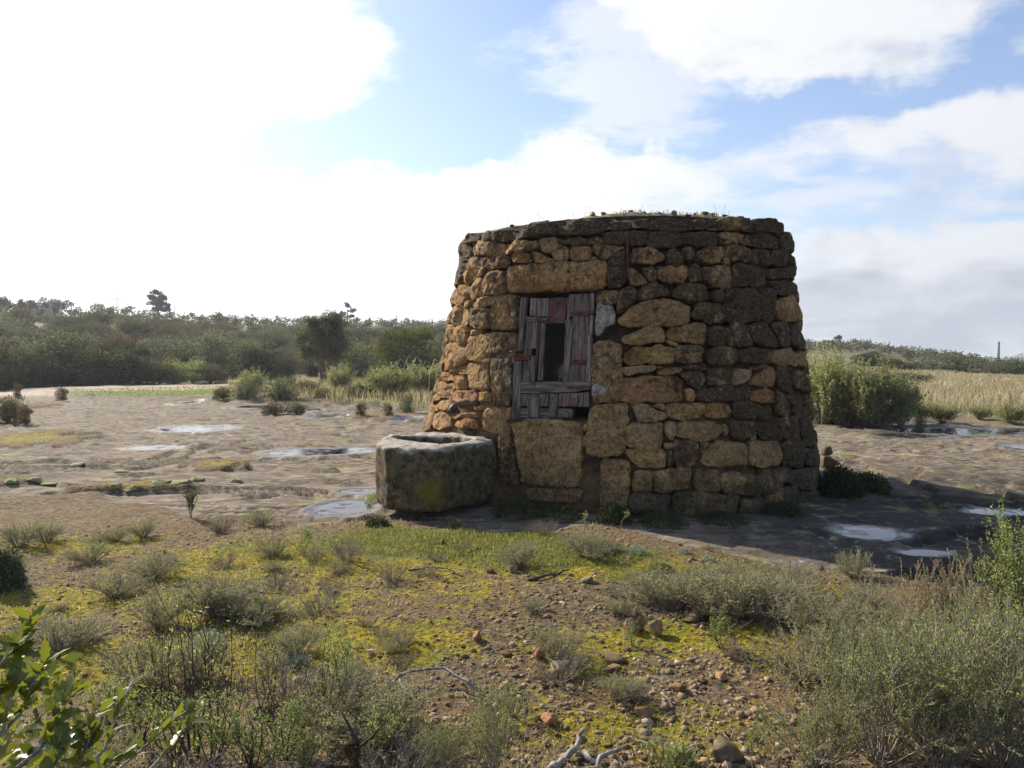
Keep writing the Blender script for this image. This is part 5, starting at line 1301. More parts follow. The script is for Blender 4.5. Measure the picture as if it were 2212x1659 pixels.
put_rock(1360, 1215, 26, 16, 'small dark stone at the edge of the bare earth', DK_)
put_rock(1270, 1262, 0.1 + 48, 20, 'grey-brown domed stone below the fallen stick', (.8, .8, .75, .4))
put_rock(1345, 1222, 18, 10, 'tiny tan stone on the bare earth by a dark one', TN_)
put_rock(1275, 1172, 22, 18, 'pinkish stone tucked against the flowering tuft', (1.3, 1.05, .85, .1))
put_rock(1150, 1382, 40, 16, 'brown clod beside the stick', DK_)
put_rock(962, 1258, 18, 16, 'orange-brown pebble at the end of the curved stick', OR_)
put_rock(1060, 1240, 30, 22, 'dark round stone, first of three in the gravel', DK_)
put_rock(1108, 1240, 30, 24, 'tan-topped round stone, second of three in the gravel', TN_)
put_rock(955, 1175, 16, 14, 'upright pinkish chip in the short grass', OR_)
put_rock(640, 1480, 44, 22, 'half-hidden pale stone under the silvery cushion', GY_)
put_rock(225, 1455, 26, 16, 'brown stone on the moss near the oak leaves', DK_)
put_rock(560, 1545, 48, 30, 'angular brown stone among rosemary twigs', DK_)
put_rock(1690, 1295, 34, 18, 'pale stone under the grey thyme', GY_)
put_rock(800, 1416, 30, 18, 'whitish stone lying on yellow moss', (1.6, 1.6, 1.5, .4))
put_rock(1560, 1470, 40, 22, 'mossy stone beside a whitish twig', TN_)
put_rock(1470, 1500, 50, 26, 'flat gravel-coloured stone in the middle of the gravel', TN_)
put_rock(1190, 1570, 50, 40, 'orange-brown stone right of the rosemary bush', OR_)
put_rock(1110, 1590, 40, 36, 'tan stone half behind the rosemary bush', TN_)
# loose blocks piled against the hut's right foot, and the packing under the trough
put_rock(1797, 1012, 60, 34, 'lower dark block piled against the hut foot', DK_, k=3, name='loose_block')
put_rock(1789, 986, 38, 32, 'squared dark block on top of the pile by the hut', DK_, k=1, name='loose_block')
for (px, w, h, lb) in ((856, 24, 16, 'small brown packing stone under the trough, nearest its left corner'), (880, 28, 20, 'brown packing stone under the middle of the trough front'), (907, 28, 22, 'rounded packing stone beside the bare twig under the trough'), (948, 30, 14, 'flat packing stone under the trough, furthest to the right')):
    x, y = at_z(px, 1094, .02); o = link('packing_stone', ROCKS[rnd.randrange(6)], None, (x, y + .03, .035), (0, 0, rnd.uniform(0, 6)), (w / FPX * 7 * .6, .09, .055)); o.color = DK_; tag(o, lb, 'stone', 'packing stones under the trough')
# scattered stones of the gravel, alike
x, y = scatter_fg(700, 1.8, 6.6); k = keep_soil(x, y) & (grass_w(x, y) < .4); x, y = x[k], y[k]; cnt = 0
for xx, yy in zip(x, y):
    if cnt >= 110: break
    s_ = rnd.uniform(.008, .020); o = link('small_stone', ROCKS[rnd.randrange(6)], None, (xx, yy, hz(xx, yy) + s_ * .3), (rnd.uniform(-.3, .3), rnd.uniform(-.3, .3), rnd.uniform(0, 6)), (s_, s_ * rnd.uniform(.7, 1.1), s_ * rnd.uniform(.5, .8)))
    o.color = rnd.choice([OR_, TN_, GY_, DK_, TN_]); tag(o, 'small broken stone lying loose on the gravelly soil', 'stone', 'small stones strewn over the soil'); cnt += 1
# moss cushions on the rock
def M_cushion():
    m, g, p, out = new_mat('moss_cushion'); pos = g.geo(); n = g.noise(pos, 60, 4, .7); g.put(p, 'Base Color', g.ramp(n, [(.35, (.12, .13, .04)), (.5, (.30, .31, .12)), (.65, (.48, .48, .26))])); p.inputs['Roughness'].default_value = .95
    g.put(p, 'Normal', g.bump(n, 1, .02)); return m
MCU = M_cushion()
CUSH = [(25, 1040, 40, 'moss cushion cut by the left edge'), (75, 1036, 46, 'moss cushion next to the one at the left edge'), (110, 1046, 50, 'third moss cushion from the left edge, nearest of them'), (165, 1004, 44, 'lone flat moss cushion on bare rock, high at the left'), (260, 1020, 50, 'moss cushion behind the mossy hollow'), (250, 1048, 44, 'moss cushion at the left end of the mossy hollow'), (285, 1056, 30, 'smallest moss cushion of the hollow'), (345, 1044, 54, 'plump moss cushion in the middle of the hollow'), (395, 1042, 60, 'broadest moss cushion of the hollow'), (430, 1036, 46, 'moss cushion at the far rim of the hollow'), (510, 1040, 36, 'moss cushion alone right of the hollow'), (625, 880, 20, 'tiny far moss cushion between puddles'), (706, 875, 14, 'tiny far moss cushion nearest the scrub'), (570, 866, 16, 'tiny far moss cushion at the rock rim')]
for i, (px, py, w, lb) in enumerate(CUSH):
    x, y, z = spot(px, py); s_ = w / FPX * y * .5
    o = link('moss_cushion', rock_mesh('moss_cushion', 80 + i, MCU, 3), None, (x, y, z), (0, 0, rnd.uniform(0, 6)), (s_, s_ * 1.1, .045)); tag(o, 'pale green ' + lb, 'moss', 'moss cushions on the rock sheet')

# ------------------------------------------------------------------ near shrubs
def place(proto, px, py, hpx, label, own_h, used, rz=None, tilt=(0, 0), wide=1.0, group=None):
    x, y, z = spot(px, py); s_ = hpx / FPX * y / own_h; rz = rnd.uniform(0, 6.28) if rz is None else rz; sc3 = (s_ * wide, s_ * wide, s_)
    if proto.name not in used:
        used.add(proto.name); proto.location = (x, y, z); proto.rotation_euler = (tilt[0], tilt[1], rz); proto.scale = sc3; proto['label'] = label
        if group: proto['group'] = group
        return proto
    return dup(proto, (x, y, z), rz, sc3, label, group, tilt)
USED = set()
ROS = [shrub('rosemary_bush', '', 'shrub', 101 + i, MB_TWIG, ML_ROSE, h=.6, spread=.33, nstem=44, branch=9, per=36, nl=.016, nw=.0036, rad=.0033, start=.3, bare=.06) for i in range(2)]
SPR = [shrub('rosemary_sprig', '', 'shrub', 121 + i, MB_DARK, ML_ROSE, h=.4, spread=.10, nstem=7, branch=5, per=40, nl=.024, nw=.0036, rad=.0032, start=.3) for i in range(2)]
THY = [shrub('thyme_tuft', '', 'shrub', 131 + i, MB_TWIG, ML_GREY, h=.22, spread=.19, nstem=70, branch=8, per=22, nl=.009, nw=.0028, rad=.0016, start=.3, bare=.25) for i in range(3)]
DED = [shrub('dead_tuft', '', 'shrub', 141 + i, MB_TWIG, ML_DRY, h=.15, spread=.14, nstem=46, branch=7, per=5, nl=.008, nw=.0025, rad=.0015, bare=.5, curve=.6) for i in range(2)]
THIN = [shrub('leggy_plant', '', 'plant', 151 + i, MB_DARK, ML_ROSE, h=.5, spread=.16, nstem=8, branch=4, per=9, nl=.018, nw=.0034, rad=.0028, start=.55) for i in range(2)]
SPIKE = [shrub('grey_spike_bush', '', 'shrub', 161, MB_TWIG, ML_DRY, h=.5, spread=.16, nstem=30, branch=3, per=60, nl=.012, nw=.0045, rad=.002, start=.2, leafup=1.6)]
UPR = [shrub('upright_bush', '', 'shrub', 171, MB_DARK, ML_ROSE, h=.75, spread=.22, nstem=26, branch=8, per=56, nl=.020, nw=.0065, rad=.0035, start=.3)]
FEA = [shrub('feathery_shrub', '', 'shrub', 175, MB_TWIG, ML_PALE, h=.75, spread=.26, nstem=48, branch=6, per=40, nl=.034, nw=.010, rad=.0035, start=.25)]
# the big bush mass at the right
RB = [(1900, 1640, 300, 1.1, 'rosemary bush at the left of the big mass by the right edge'), (2030, 1640, 350, 1.05, 'tallest of the rosemary bushes massed at the right corner'), (2170, 1660, 385, 1.0, 'rosemary bush filling the very corner, dark stems showing'),
      (1760, 1655, 190, 1.3, 'low rosemary bush spreading left of the big mass, beside the boulder'), (1950, 1480, 175, 1.2, 'rosemary bush behind the big mass, its top against the rock'), (2120, 1480, 190, 1.15, 'rosemary bush behind the big mass, below the upright dark-green one'), (1830, 1470, 130, 1.4, 'small rosemary between the grey thyme and the big mass'), (2060, 1560, 270, 1.0, 'rosemary bush in the middle of the big mass')]
for i, (px, py, h, w, lb) in enumerate(RB): place(ROS[i % 2], px, py, h, lb, .58, USED, wide=w, group='rosemary bushes massed at the right')
place(SPIKE[0], 1990, 1400, 200, 'tall dry grey-brown spikes rising behind the rosemary, left one', .48, USED); place(SPIKE[0], 2072, 1405, 225, 'tallest dry spikes, with a pale green tip, behind the rosemary', .48, USED, wide=.9); place(SPIKE[0], 1955, 1420, 120, 'short dry spikes at the left of the taller ones', .48, USED)
place(UPR[0], 2200, 1425, 310, 'dark green upright bush cut by the right edge', .72, USED, wide=1.0); place(UPR[0], 2135, 1440, 130, 'small upright shoot beside the dark green bush', .72, USED, wide=.8)
place(ROS[0], 1060, 1668, 200, 'thick rosemary bush at the bottom edge, left of the driftwood', .58, USED, wide=.75); place(ROS[1], 955, 1680, 130, 'lower rosemary bush at the bottom edge beside the thick one', .58, USED, wide=.9)
for i, (px, py, h, w, lb) in enumerate([(725, 1500, 150, 1.0, 'bright green rosemary sprig standing up in the gravel'), (620, 1640, 150, 1.5, 'rosemary sprig left of the bare stump'), (545, 1660, 170, 1.4, 'rosemary sprig nearest the bottom left twigs'), (660, 1665, 110, 1.6, 'short rosemary sprig at the stump foot'), (455, 1655, 180, 1.3, 'rosemary sprig between oak twigs and tall bare stems'),
     (380, 1640, 150, 1.5, 'rosemary sprig behind the oak twig with yellow leaves'), (300, 1600, 140, 1.5, 'rosemary sprig to the right of the oak bush'), (240, 1560, 110, 1.6, 'rosemary sprig just above the oak leaves'), (1290, 1470, 60, 1.2, 'small rosemary shoot beside the grey stone'), (1365, 1395, 62, 1.2, 'little shoot growing in front of the propped stones'), (1560, 1400, 90, 1.4, 'rosemary shoot before the long flat rock'),
     (656, 1192, 62, 1.2, 'dark upright rosemary tuft at the edge of the green grass'), (1105, 1545, 90, 1.3, 'rosemary shoot above the thick bush'), (1640, 1640, 90, 1.5, 'rosemary shoot right of the boulder'), (1480, 1665, 70, 1.5, 'fresh green shoot left of the boulder'), (1420, 1665, 80, 1.6, 'fresh green shoot above the bottom edge, next to the driftwood'), (820, 1640, 130, 1.5, 'rosemary sprig right of the bare stump'), (880, 1600, 100, 1.4, 'rosemary sprig above the low bush')]):
    place(SPR[i % 2], px, py, h, lb, .38, USED, wide=w, group='rosemary sprigs in the foreground')
x, y, z = spot(413, 1120)
mb, (V, F) = twiggy(181, h=.33, spread=.03, nstem=3, branch=8, per=70, nl=.022, nw=.006, rad=.0035, start=.4); rt = thing('sapling', 'single dark green sapling standing alone before the rock sheet', 'plant', (x, y, z)); link('stems', mb.mesh('stems', MB_DARK), rt); link('foliage', mesh_from('foliage', V, F, ML_OLIVE, smooth=False), rt)
TH = [(195, 1215, 62, 'grey brush-like thyme standing upright on yellow moss'), (565, 1135, 42, 'feathery upright thyme at the edge of the rock'), (590, 1200, 60, 'dark-based thyme clump left of the rosemary tuft'), (310, 1160, 50, 'thyme clump with a pale stick through it'), (250, 1170, 40, 'wide low thyme behind the yellow moss'),
      (100, 1170, 50, 'loose grey thyme at the left, behind the moss'), (40, 1180, 60, 'grey thyme beside the left edge'), (470, 1150, 30, 'small reddish thyme near the sapling'), (1120, 1225, 62, 'airy grey bush growing over the dark wedge stone'), (1270, 1205, 72, 'grey tuft with a stalk of white flowers'),
      (1450, 1315, 95, 'grey-green thyme, first of the row along the right slope'), (1530, 1320, 110, 'grey-green thyme, second of the row along the right slope'), (1610, 1335, 120, 'tall grey-green thyme in the middle of the right slope'), (1690, 1345, 110, 'grey-green thyme left of the dry spikes'), (1410, 1290, 60, 'low grey thyme where the grass ends'), (1580, 1270, 70, 'thyme behind the row, against the rock'), (1700, 1280, 80, 'thyme behind the row beside the yellow moss'), (1790, 1380, 110, 'greyish thyme in front of the rosemary mass'),
      (1345, 1330, 50, 'twiggy thyme behind the propped stones'), (1208, 1420, 80, 'slender pale tuft behind the lichen-patched stone'), (1340, 1510, 60, 'bent grey-green tuft over a hollow in the gravel'), (480, 1330, 80, 'grey thyme clump in the left foreground'), (350, 1350, 90, 'taller grey thyme left of the foreground clump'), (560, 1330, 60, 'grassy thyme right of the foreground clump'),
      (640, 1420, 90, 'wispy thyme above the rosemary sprig'), (250, 1290, 70, 'dark thyme on the moss at the left'), (130, 1400, 80, 'dark thyme near the left edge'), (420, 1470, 110, 'thyme behind the leggy stems'), (850, 1410, 40, 'small thyme tuft in the pale gravel'), (750, 1560, 110, 'thyme around the bare stump'), (300, 1480, 100, 'thyme behind the oak leaves'), (330, 1250, 60, 'thyme clump left of the long stick'), (1870, 1330, 100, 'brownish thyme under the dry spikes'), (1150, 1320, 34, 'thyme seedling in the gravel')]
for i, (px, py, h, lb) in enumerate(TH): place(THY[i % 3], px, py, h * rnd.uniform(.72, .95), lb, .21, USED, wide=rnd.uniform(1.1, 1.9), tilt=(rnd.gauss(0, .1), rnd.gauss(0, .1)), group='grey thyme clumps')
DT = [(748, 1212, 46, 'dry tuft with loose straw at the grass edge'), (850, 1252, 40, 'dry tuft with a pale root showing'), (680, 1210, 34, 'flattened dry tuft beside the rosemary tuft'), (720, 1285, 30, 'dry tuft on the yellow moss'), (870, 1390, 36, 'dry tuft in the gravel with curled roots'), (1000, 1190, 20, 'tiny dry tuft in the short grass'), (600, 1270, 34, 'dry tuft near the long stick'), (480, 1145, 30, 'dead reddish stalks near the sapling'),
      (1325, 1190, 24, 'dry stubble by the flowering tuft'), (1590, 1420, 40, 'dry straw litter before the rosemary'), (1330, 1290, 30, 'dry tuft beside the domed stone'), (940, 1210, 22, 'dry stalks in the grass near the pink chip'), (2150, 1400, 60, 'flattened straw under the upright green bush')]
for i, (px, py, h, lb) in enumerate(DT): place(DED[i % 2], px, py, h, lb, .14, USED, wide=1.2, group='dry tufts')
for i, (px, py, h, lb) in enumerate([(420, 1640, 380, 'tall bare dark stems with a few leaves at the tips'), (470, 1600, 300, 'leggy stems right of the tallest bare ones'), (345, 1500, 180, 'leggy stems behind the rosemary'), (580, 1560, 210, 'leggy brown stems over the mossy gravel'), (700, 1560, 200, 'leggy stems crossing behind the sprig'), (1240, 1500, 50, 'leggy seedling on the moss')]): place(THIN[i % 2], px, py, h, lb, .48, USED, group='leggy stems in the foreground')
# unnamed low scrub spread over the soil, one mass of tiny tufts is out of the question: each is a plant of its own
ANC = []
def anchor(phrase, px, py): ANC.append((phrase, gpt(px, py)))
for ph_, px_, py_ in (('the lichen-patched grey stone', 1212, 1460), ('the propped tan slabs', 1370, 1368), ('the long flat rock', 1510, 1350), ('the boulder at the bottom edge', 1573, 1650), ('the dark wedge stone', 1128, 1232), ('the lone sapling', 413, 1120), ('the curved dark stick', 940, 1236), ('the thick dark stick', 1190, 1246),
    ('the silvery cushion on bare earth', 1372, 1196), ('the driftwood', 1225, 1645), ('the arching pale branch', 920, 1478), ('the gnarled stump', 770, 1640), ('the long thin stick', 540, 1286), ('the flowering tuft', 1268, 1200), ('the thick rosemary bush', 1060, 1640), ('the green rosemary sprig', 725, 1490), ('the tall bare stems', 420, 1620),
    ('the dark rosemary tuft', 656, 1190), ('the upright moss thyme', 195, 1212), ('the green shrub at the edge', 10, 1265), ('the dry spikes', 2040, 1400), ('the thyme row', 1600, 1330), ('the small orange stone', 1030, 1384), ('the squarish brown stone', 1398, 1556), ('the grey foreground thyme', 400, 1345), ('the dark thyme at the left', 130, 1398), ('the oak leaves', 200, 1600), ('the feathery thyme', 565, 1134), ('the whitish stone on moss', 800, 1414)): anchor(ph_, px_, py_)
SEENL = {}
def near_label(what, x, y, most=16):
    best = sorted(ANC, key=lambda q: math.hypot(x - q[1][0], y - q[1][1]))[:4]
    for ph, (ax_, ay_) in best:
        dx, dy = x - ax_, y - ay_; dd = math.hypot(dx, dy); far_ = 'just ' if dd < .3 else ('well ' if dd > .75 else '')
        ang = math.degrees(math.atan2(dx, dy)) % 360
        where = ('behind', 'behind and right of', 'right of', 'in front and right of', 'in front of', 'in front and left of', 'left of', 'behind and left of')[int((ang + 22.5) // 45) % 8]
        lb = '%s %s%s %s' % (what, far_, where, ph)
        if lb not in SEENL: SEENL[lb] = 1; return lb
    return lb
xs, ys = scatter_fg(520, 2.2, 7.0, 40); kk = keep_soil(xs, ys, .6) & (grass_w(xs, ys) < .55); xs, ys = xs[kk], ys[kk]; cnt = 0
zs_ = height(xs, ys)
for xx, yy, zz_ in zip(xs, ys, zs_):
    inn_ = abs(xx - .5) < .75 and yy < 4.3
    if inn_ and rnd.random() < .88: continue
    if cnt >= 75: break
    pr = rnd.choice(THY + DED + DED); w_ = rnd.choice([.3, .45, .6, .9, 1.25]) * rnd.uniform(.8, 1.2); s_ = w_ * rnd.uniform(.35, .85)
    dup(pr, (xx, yy, zz_ - .004), rnd.uniform(0, 6.28), (w_, w_ * rnd.uniform(.7, 1.2), s_), near_label('low grey scrub' if pr in THY else 'withered tuft', xx, yy), 'small scrub tufts on the soil', tilt=(rnd.gauss(0, .12), rnd.gauss(0, .12))); cnt += 1
for o in [q for q in C.objects if q.name.startswith('small_stone')]: o['label'] = near_label('small loose stone', o.location.x, o.location.y)
# green cushions and silver plants
def cushion(name, label, cat, px, py, wpx, hpx, mat, seed, L=.014, W=.005, n=900, group=None):
    x, y, z = spot(px, py); w = wpx / FPX * y / 2; h = hpx / FPX * y; rs = np.random.RandomState(seed); u = unit(rs.normal(size=(n, 3))); u[:, 2] = np.abs(u[:, 2]); P = u * np.array([w, w, h * .8]) * (rs.uniform(.3, 1, n) ** .5)[:, None] * (1 + .2 * fbm3(u * 2, 2, 2, seed))[:, None]
    V, F = leafset(P, L, W, rs, .5, base=u); o = link(name, mesh_from(name, V, F, mat, smooth=False), None, (x, y, z)); return tag(o, label, cat, group)
cushion('silver_cushion', 'silvery blue-green cushion plant alone on the bare earth', 'plant', 1372, 1196, 50, 22, ML_SILV, 1)
cushion('silver_cushion', 'silvery cushion under the leggy stems in the foreground', 'plant', 450, 1400, 70, 50, ML_SILV, 2, n=1400); cushion('silver_cushion', 'silvery tuft on a pale stone, left of the rosemary sprig', 'plant', 645, 1440, 46, 28, ML_SILV, 3)
cushion('grass_tuft', 'bright green grassy tuft on the bare earth', 'plant', 1425, 1232, 46, 22, ML_GRASS, 4, .03, .004); cushion('herb', 'grey-green herb right of the bright tuft', 'plant', 1530, 1212, 30, 12, ML_SILV, 5, n=400); cushion('herb', 'small herb at the foot of the rock shelf', 'plant', 1480, 1196, 24, 12, ML_SILV, 6, n=300)
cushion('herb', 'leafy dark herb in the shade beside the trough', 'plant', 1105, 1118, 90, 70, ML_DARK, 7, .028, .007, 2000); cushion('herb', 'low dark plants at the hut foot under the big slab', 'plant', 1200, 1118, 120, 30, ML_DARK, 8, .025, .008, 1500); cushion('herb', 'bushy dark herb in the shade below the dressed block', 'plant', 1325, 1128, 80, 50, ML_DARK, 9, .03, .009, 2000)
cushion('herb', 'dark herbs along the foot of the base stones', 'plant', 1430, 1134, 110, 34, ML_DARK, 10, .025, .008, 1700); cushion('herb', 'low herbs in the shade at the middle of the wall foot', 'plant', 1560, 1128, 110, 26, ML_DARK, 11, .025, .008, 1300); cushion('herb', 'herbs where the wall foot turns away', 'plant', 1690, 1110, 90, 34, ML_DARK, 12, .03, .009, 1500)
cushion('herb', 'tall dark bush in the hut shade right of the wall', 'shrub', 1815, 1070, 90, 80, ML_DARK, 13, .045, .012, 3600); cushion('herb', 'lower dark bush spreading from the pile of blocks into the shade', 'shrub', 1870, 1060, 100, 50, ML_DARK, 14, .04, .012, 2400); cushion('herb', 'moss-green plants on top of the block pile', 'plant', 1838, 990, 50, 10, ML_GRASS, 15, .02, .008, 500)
cushion('herb', 'pale creeping plant at the left side of the trough', 'plant', 806, 1085, 34, 26, ML_PALE, 16, .02, .008, 500); cushion('leafy_herb', 'broad-leaved dark herb in the green grass before the trough', 'plant', 815, 1136, 50, 18, ML_DARK, 17, .035, .012, 500); cushion('leafy_herb', 'broad-leaved herb at the shadow edge with a pale stalk', 'plant', 985, 1140, 24, 16, ML_GRASS, 18, .03, .01, 300)
cushion('green_shrub', 'green leafy shrub cut by the left edge', 'shrub', 8, 1270, 80, 110, ML_OLIVE, 19, .03, .009, 4200)
cushion('seedling', 'fresh broad-leaved seedlings at the bottom edge', 'plant', 1462, 1655, 70, 60, ML_PALE, 20, .035, .009, 260)
# creepers hanging on the trough side
# asphodel stalks
for (px, py, h, ln, lb) in ((1263, 1175, 68, .0, 'flower stalk with white buds rising from the grey tuft'), (1338, 1148, 42, .06, 'leaning pale flower stalk before the hut foot')):
    x, y, z = spot(px, py); H_s = h / FPX * y; mb = MB(); tube(mb, [(0, 0, 0), (ln * .3, 0, H_s * .5), (ln, 0, H_s)], [.004, .003, .002], 5); rt = thing('flower_stalk', lb, 'plant', (x, y, z)); link('stalk', mb.mesh('stalk', ML_PALE), rt)
    rs = np.random.RandomState(3); P = np.array([ln, 0, H_s * .92]) + rs.normal(size=(34, 3)) * np.array([.012, .012, .018]); V, F = leafset(P, .022, .007, rs, .6); link('flower_head', mesh_from('flower_head', V, F, ML_PALE, smooth=False), rt)
# fallen sticks and driftwood
def stick(pts, r, mat, label, name='stick', lift=.012):
    P = []
    for (px, py, up) in pts: x, y, z = spot(px, py); P.append((x, y, z + lift * .6 + up))
    P2 = [P[0]]
    for a_, b_ in zip(P[:-1], P[1:]):
        for t_ in (.33, .66, 1.0): P2.append(tuple(a_[k_] * (1 - t_) + b_[k_] * t_ + (rnd.gauss(0, r * .45) if t_ < 1 else 0) for k_ in range(3)))
    mb = MB(); tube(mb, P2, [q_ * .75 * rnd.uniform(.85, 1.1) for q_ in np.linspace(r, r * .45, len(P2))], 7); return tag(link(name, mb.mesh(name, mat)), label, 'stick')
stick([(882, 1234, 0), (925, 1230, .008), (965, 1234, .01), (1000, 1248, 0)], .009, MB_DARK, 'curved dark stick lying on the gravel'); stick([(1140, 1256, 0), (1190, 1246, .01), (1228, 1236, .01)], .016, MB_DARK, 'thick dark stick lying across the grass edge')
stick([(470, 1287, 0), (540, 1284, .01), (610, 1285, 0)], .008, MB_DARK, 'long thin dark stick on the moss at the left'); stick([(290, 1158, 0), (303, 1130, .05)], .006, MB_GREY, 'pale stick poking out of a thyme clump')
stick([(1192, 1668, 0), (1215, 1650, .01), (1245, 1636, .03), (1262, 1618, .07)], .022, MB_GREY, 'bleached driftwood with a raised stub at the bottom edge', 'driftwood'); stick([(1252, 1640, 0), (1290, 1650, 0)], .02, MB_GREY, 'second bleached stick beside the driftwood', 'driftwood')
stick([(1270, 1668, 0), (1320, 1640, .02), (1345, 1628, .01)], .014, MB_GREY, 'split pale branch end right of the driftwood'); stick([(1030, 1505, .02), (960, 1470, .05), (860, 1475, .03), (820, 1500, 0)], .010, MB_GREY, 'curved pale branch arching behind the rosemary'); stick([(860, 1478, .02), (880, 1505, .01), (905, 1528, 0)], .010, MB_GREY, 'short pale branch lying below the arch')
stick([(800, 1530, .01), (850, 1500, .04), (890, 1468, .05)], .009, MB_DARK, 'straight dark branch leaning over the moss'); stick([(1430, 1500, 0), (1445, 1520, .01), (1455, 1530, 0)], .006, MB_GREY, 'short white twig on the gravel near the rosemary mass')
stick([(1600, 1360, 0), (1640, 1340, .03), (1690, 1320, .05)], .008, MB_GREY, 'long pale twig under the thyme row')
# bare twig leaning on the trough
mb = MB(); a = at_z(898, 1090, .0); b = at_z(868, 1010, .42); c_ = at_z(858, 985, .55); y0 = a[1] - .02
tube(mb, [(a[0], y0, .02), (a[0] - .07, y0 + .02, .2), (a[0] - .13, y0 + .04, .42)], [.009, .006, .003], 6); tube(mb, [(a[0] - .07, y0 + .02, .2), (a[0] - .16, y0 + .02, .30)], [.004, .002], 5); tube(mb, [(a[0] - .04, y0 + .02, .12), (a[0] + .06, y0 + .0, .2)], [.003, .002], 5); tube(mb, [(a[0] - .09, y0 + .03, .28), (a[0] - .1, y0 + .0, .45)], [.003, .002], 5)
tag(link('bare_twig', mb.mesh('bare_twig', MB_GREY)), 'bare forked twig leaning against the trough front', 'stick')
# gnarled stump
rt = thing('dead_stump', 'gnarled dark stump with a raised branch near the bottom edge', 'stump', spot(770, 1668), scale=.72); mb = MB(); tube(mb, [(0, 0, -.04), (.0, 0, .08), (.01, 0, .15), (-.03, 0, .22), (-.07, 0, .30)], [.020, .015, .012, .008, .004], 8); tube(mb, [(.01, 0, .12), (.08, .02, .17), (.14, .03, .24)], [.009, .006, .003], 7); tube(mb, [(.0, 0, .02), (.12, -.02, .03), (.22, .02, .05)], [.010, .008, .004], 7); tube(mb, [(-.0, 0, .02), (-.12, 0, .03), (-.22, -.02, .0)], [.012, .009, .005], 7)
link('branch', mb.mesh('branch', MB_DARK), rt)

# ------------------------------------------------------------------ kermes oak reaching in at the lower left, each leaf a piece
def oak_leaf_mesh():
    n = 9; pr = np.linspace(0, 1, n); w = np.array([.02, .2, .36, .46, .48, .42, .3, .16, 0]) * .36; sp = np.array([0, .0, .07, .0, .07, .0, .06, .0, 0]); V = []
    for i in range(n):
        t = pr[i]; z = -.10 * (t - .5) ** 2 + .02; ww = w[i] + sp[i]; V += [(t, 0, z), (t, ww, z + .11 * ww / .5), (t, -ww, z + .11 * ww / .5)]
    F = []
    for i in range(n - 1): F += [[i * 3, (i + 1) * 3, (i + 1) * 3 + 1, i * 3 + 1], [i * 3, i * 3 + 2, (i + 1) * 3 + 2, (i + 1) * 3]]
    return mesh_from('leaf', V, F, ML_OAK)
OL = oak_leaf_mesh()
oak = thing('kermes_oak', 'glossy spiny-leaved oak bush reaching in at the lower left corner', 'shrub', (-.95, .95, 0)); mb = MB()
def oak_branch(pts, nlf, r=.0022, size=.026):
    pts = [Vector(p) for p in pts]; tube(mb, pts, list(np.linspace(r, r * .5, len(pts))), 6)
    for i in range(nlf):
        t = (i + rnd.random()) / nlf * .75 + .25; f = t * (len(pts) - 1); k = min(int(f), len(pts) - 2); p = pts[k].lerp(pts[k + 1], f - k); ax = (pts[k + 1] - pts[k]).normalized()
        d = (ax * .7 + Vector((rnd.gauss(0, .8), rnd.gauss(0, .8), rnd.gauss(.35, .6)))).normalized(); up = Vector((rnd.gauss(0, .5), rnd.gauss(0, .5), 1)); s_ = up.cross(d).normalized(); u = d.cross(s_)
        L = size * rnd.uniform(.65, 1.15); M = Matrix(((d.x, s_.x, u.x, p.x + .95), (d.y, s_.y, u.y, p.y - .95), (d.z, s_.z, u.z, p.z), (0, 0, 0, 1))) @ Matrix.Scale(L, 4)
        o = link('leaf', OL, oak); o.matrix_basis = M
def P3(px, py, d): v = ray(px, py); return Vector((v.x * d, v.y * d, EYE + v.z * d))
nleaf = 0
SPRAY = [((-160, 1750, .70), (-40, 1600, .74), (30, 1340, .78), 30), ((-120, 1700, .72), (0, 1560, .76), (60, 1440, .80), 28), ((-100, 1760, .7), (40, 1640, .78), (120, 1500, .86), 28), ((-50, 1780, .74), (70, 1660, .80), (190, 1540, .9), 26), ((-60, 1800, .7), (60, 1700, .75), (100, 1600, .8), 26),
    ((20, 1800, .86), (180, 1640, .92), (250, 1480, .98), 13), ((60, 1820, .95), (260, 1640, 1.02), (400, 1520, 1.1), 17), ((150, 1820, 1.0), (300, 1660, 1.06), (385, 1560, 1.1), 12), ((0, 1840, .8), (140, 1720, .85), (250, 1620, .9), 20), ((-150, 1600, .7), (-60, 1480, .72), (10, 1400, .75), 26), ((-200, 1700, .65), (-80, 1580, .7), (-10, 1480, .72), 24), ((40, 1800, .8), (120, 1690, .82), (170, 1580, .84), 22)]
for (a, b, c, n) in SPRAY:
    a, b, c = (a[0] + 45, a[1] - 30, a[2]), (b[0] + 45, b[1] - 20, b[2]), (c[0] + 35, c[1] - 8, c[2])
    oak_branch([P3(*a), P3(*b), (P3(*b) + P3(*c)) / 2 + Vector((0, 0, .004)), P3(*c)], n + 2); nleaf += n + 2
o_ = mb.mesh('branches', MB_GREY); br = link('branches', o_, oak); br.location = (.95, -.95, 0)
# the deeper leaves, past counting
_on = 380; _P = []; rs_ = np.random.RandomState(44)
for _i in range(_on):
    q = P3(rs_.uniform(-120, 150), 1659 + 90 - rs_.uniform(0, 1) ** 1.2 * 330, rs_.uniform(.78, 1.15)); 
    if (q.x + .6) * .9 + (q.z - 1.1) > .35: continue
    _P.append(tuple(q))
_P = np.array(_P); V, F = leafset(_P, .026 * rs_.uniform(.7, 1.1, len(_P)), .012, rs_, .4); V = V - np.array([-.95, .95, 0]); o_ = link('deep_foliage', mesh_from('deep_foliage', V, F, ML_OAK, smooth=False), oak); o_['kind'] = 'stuff'
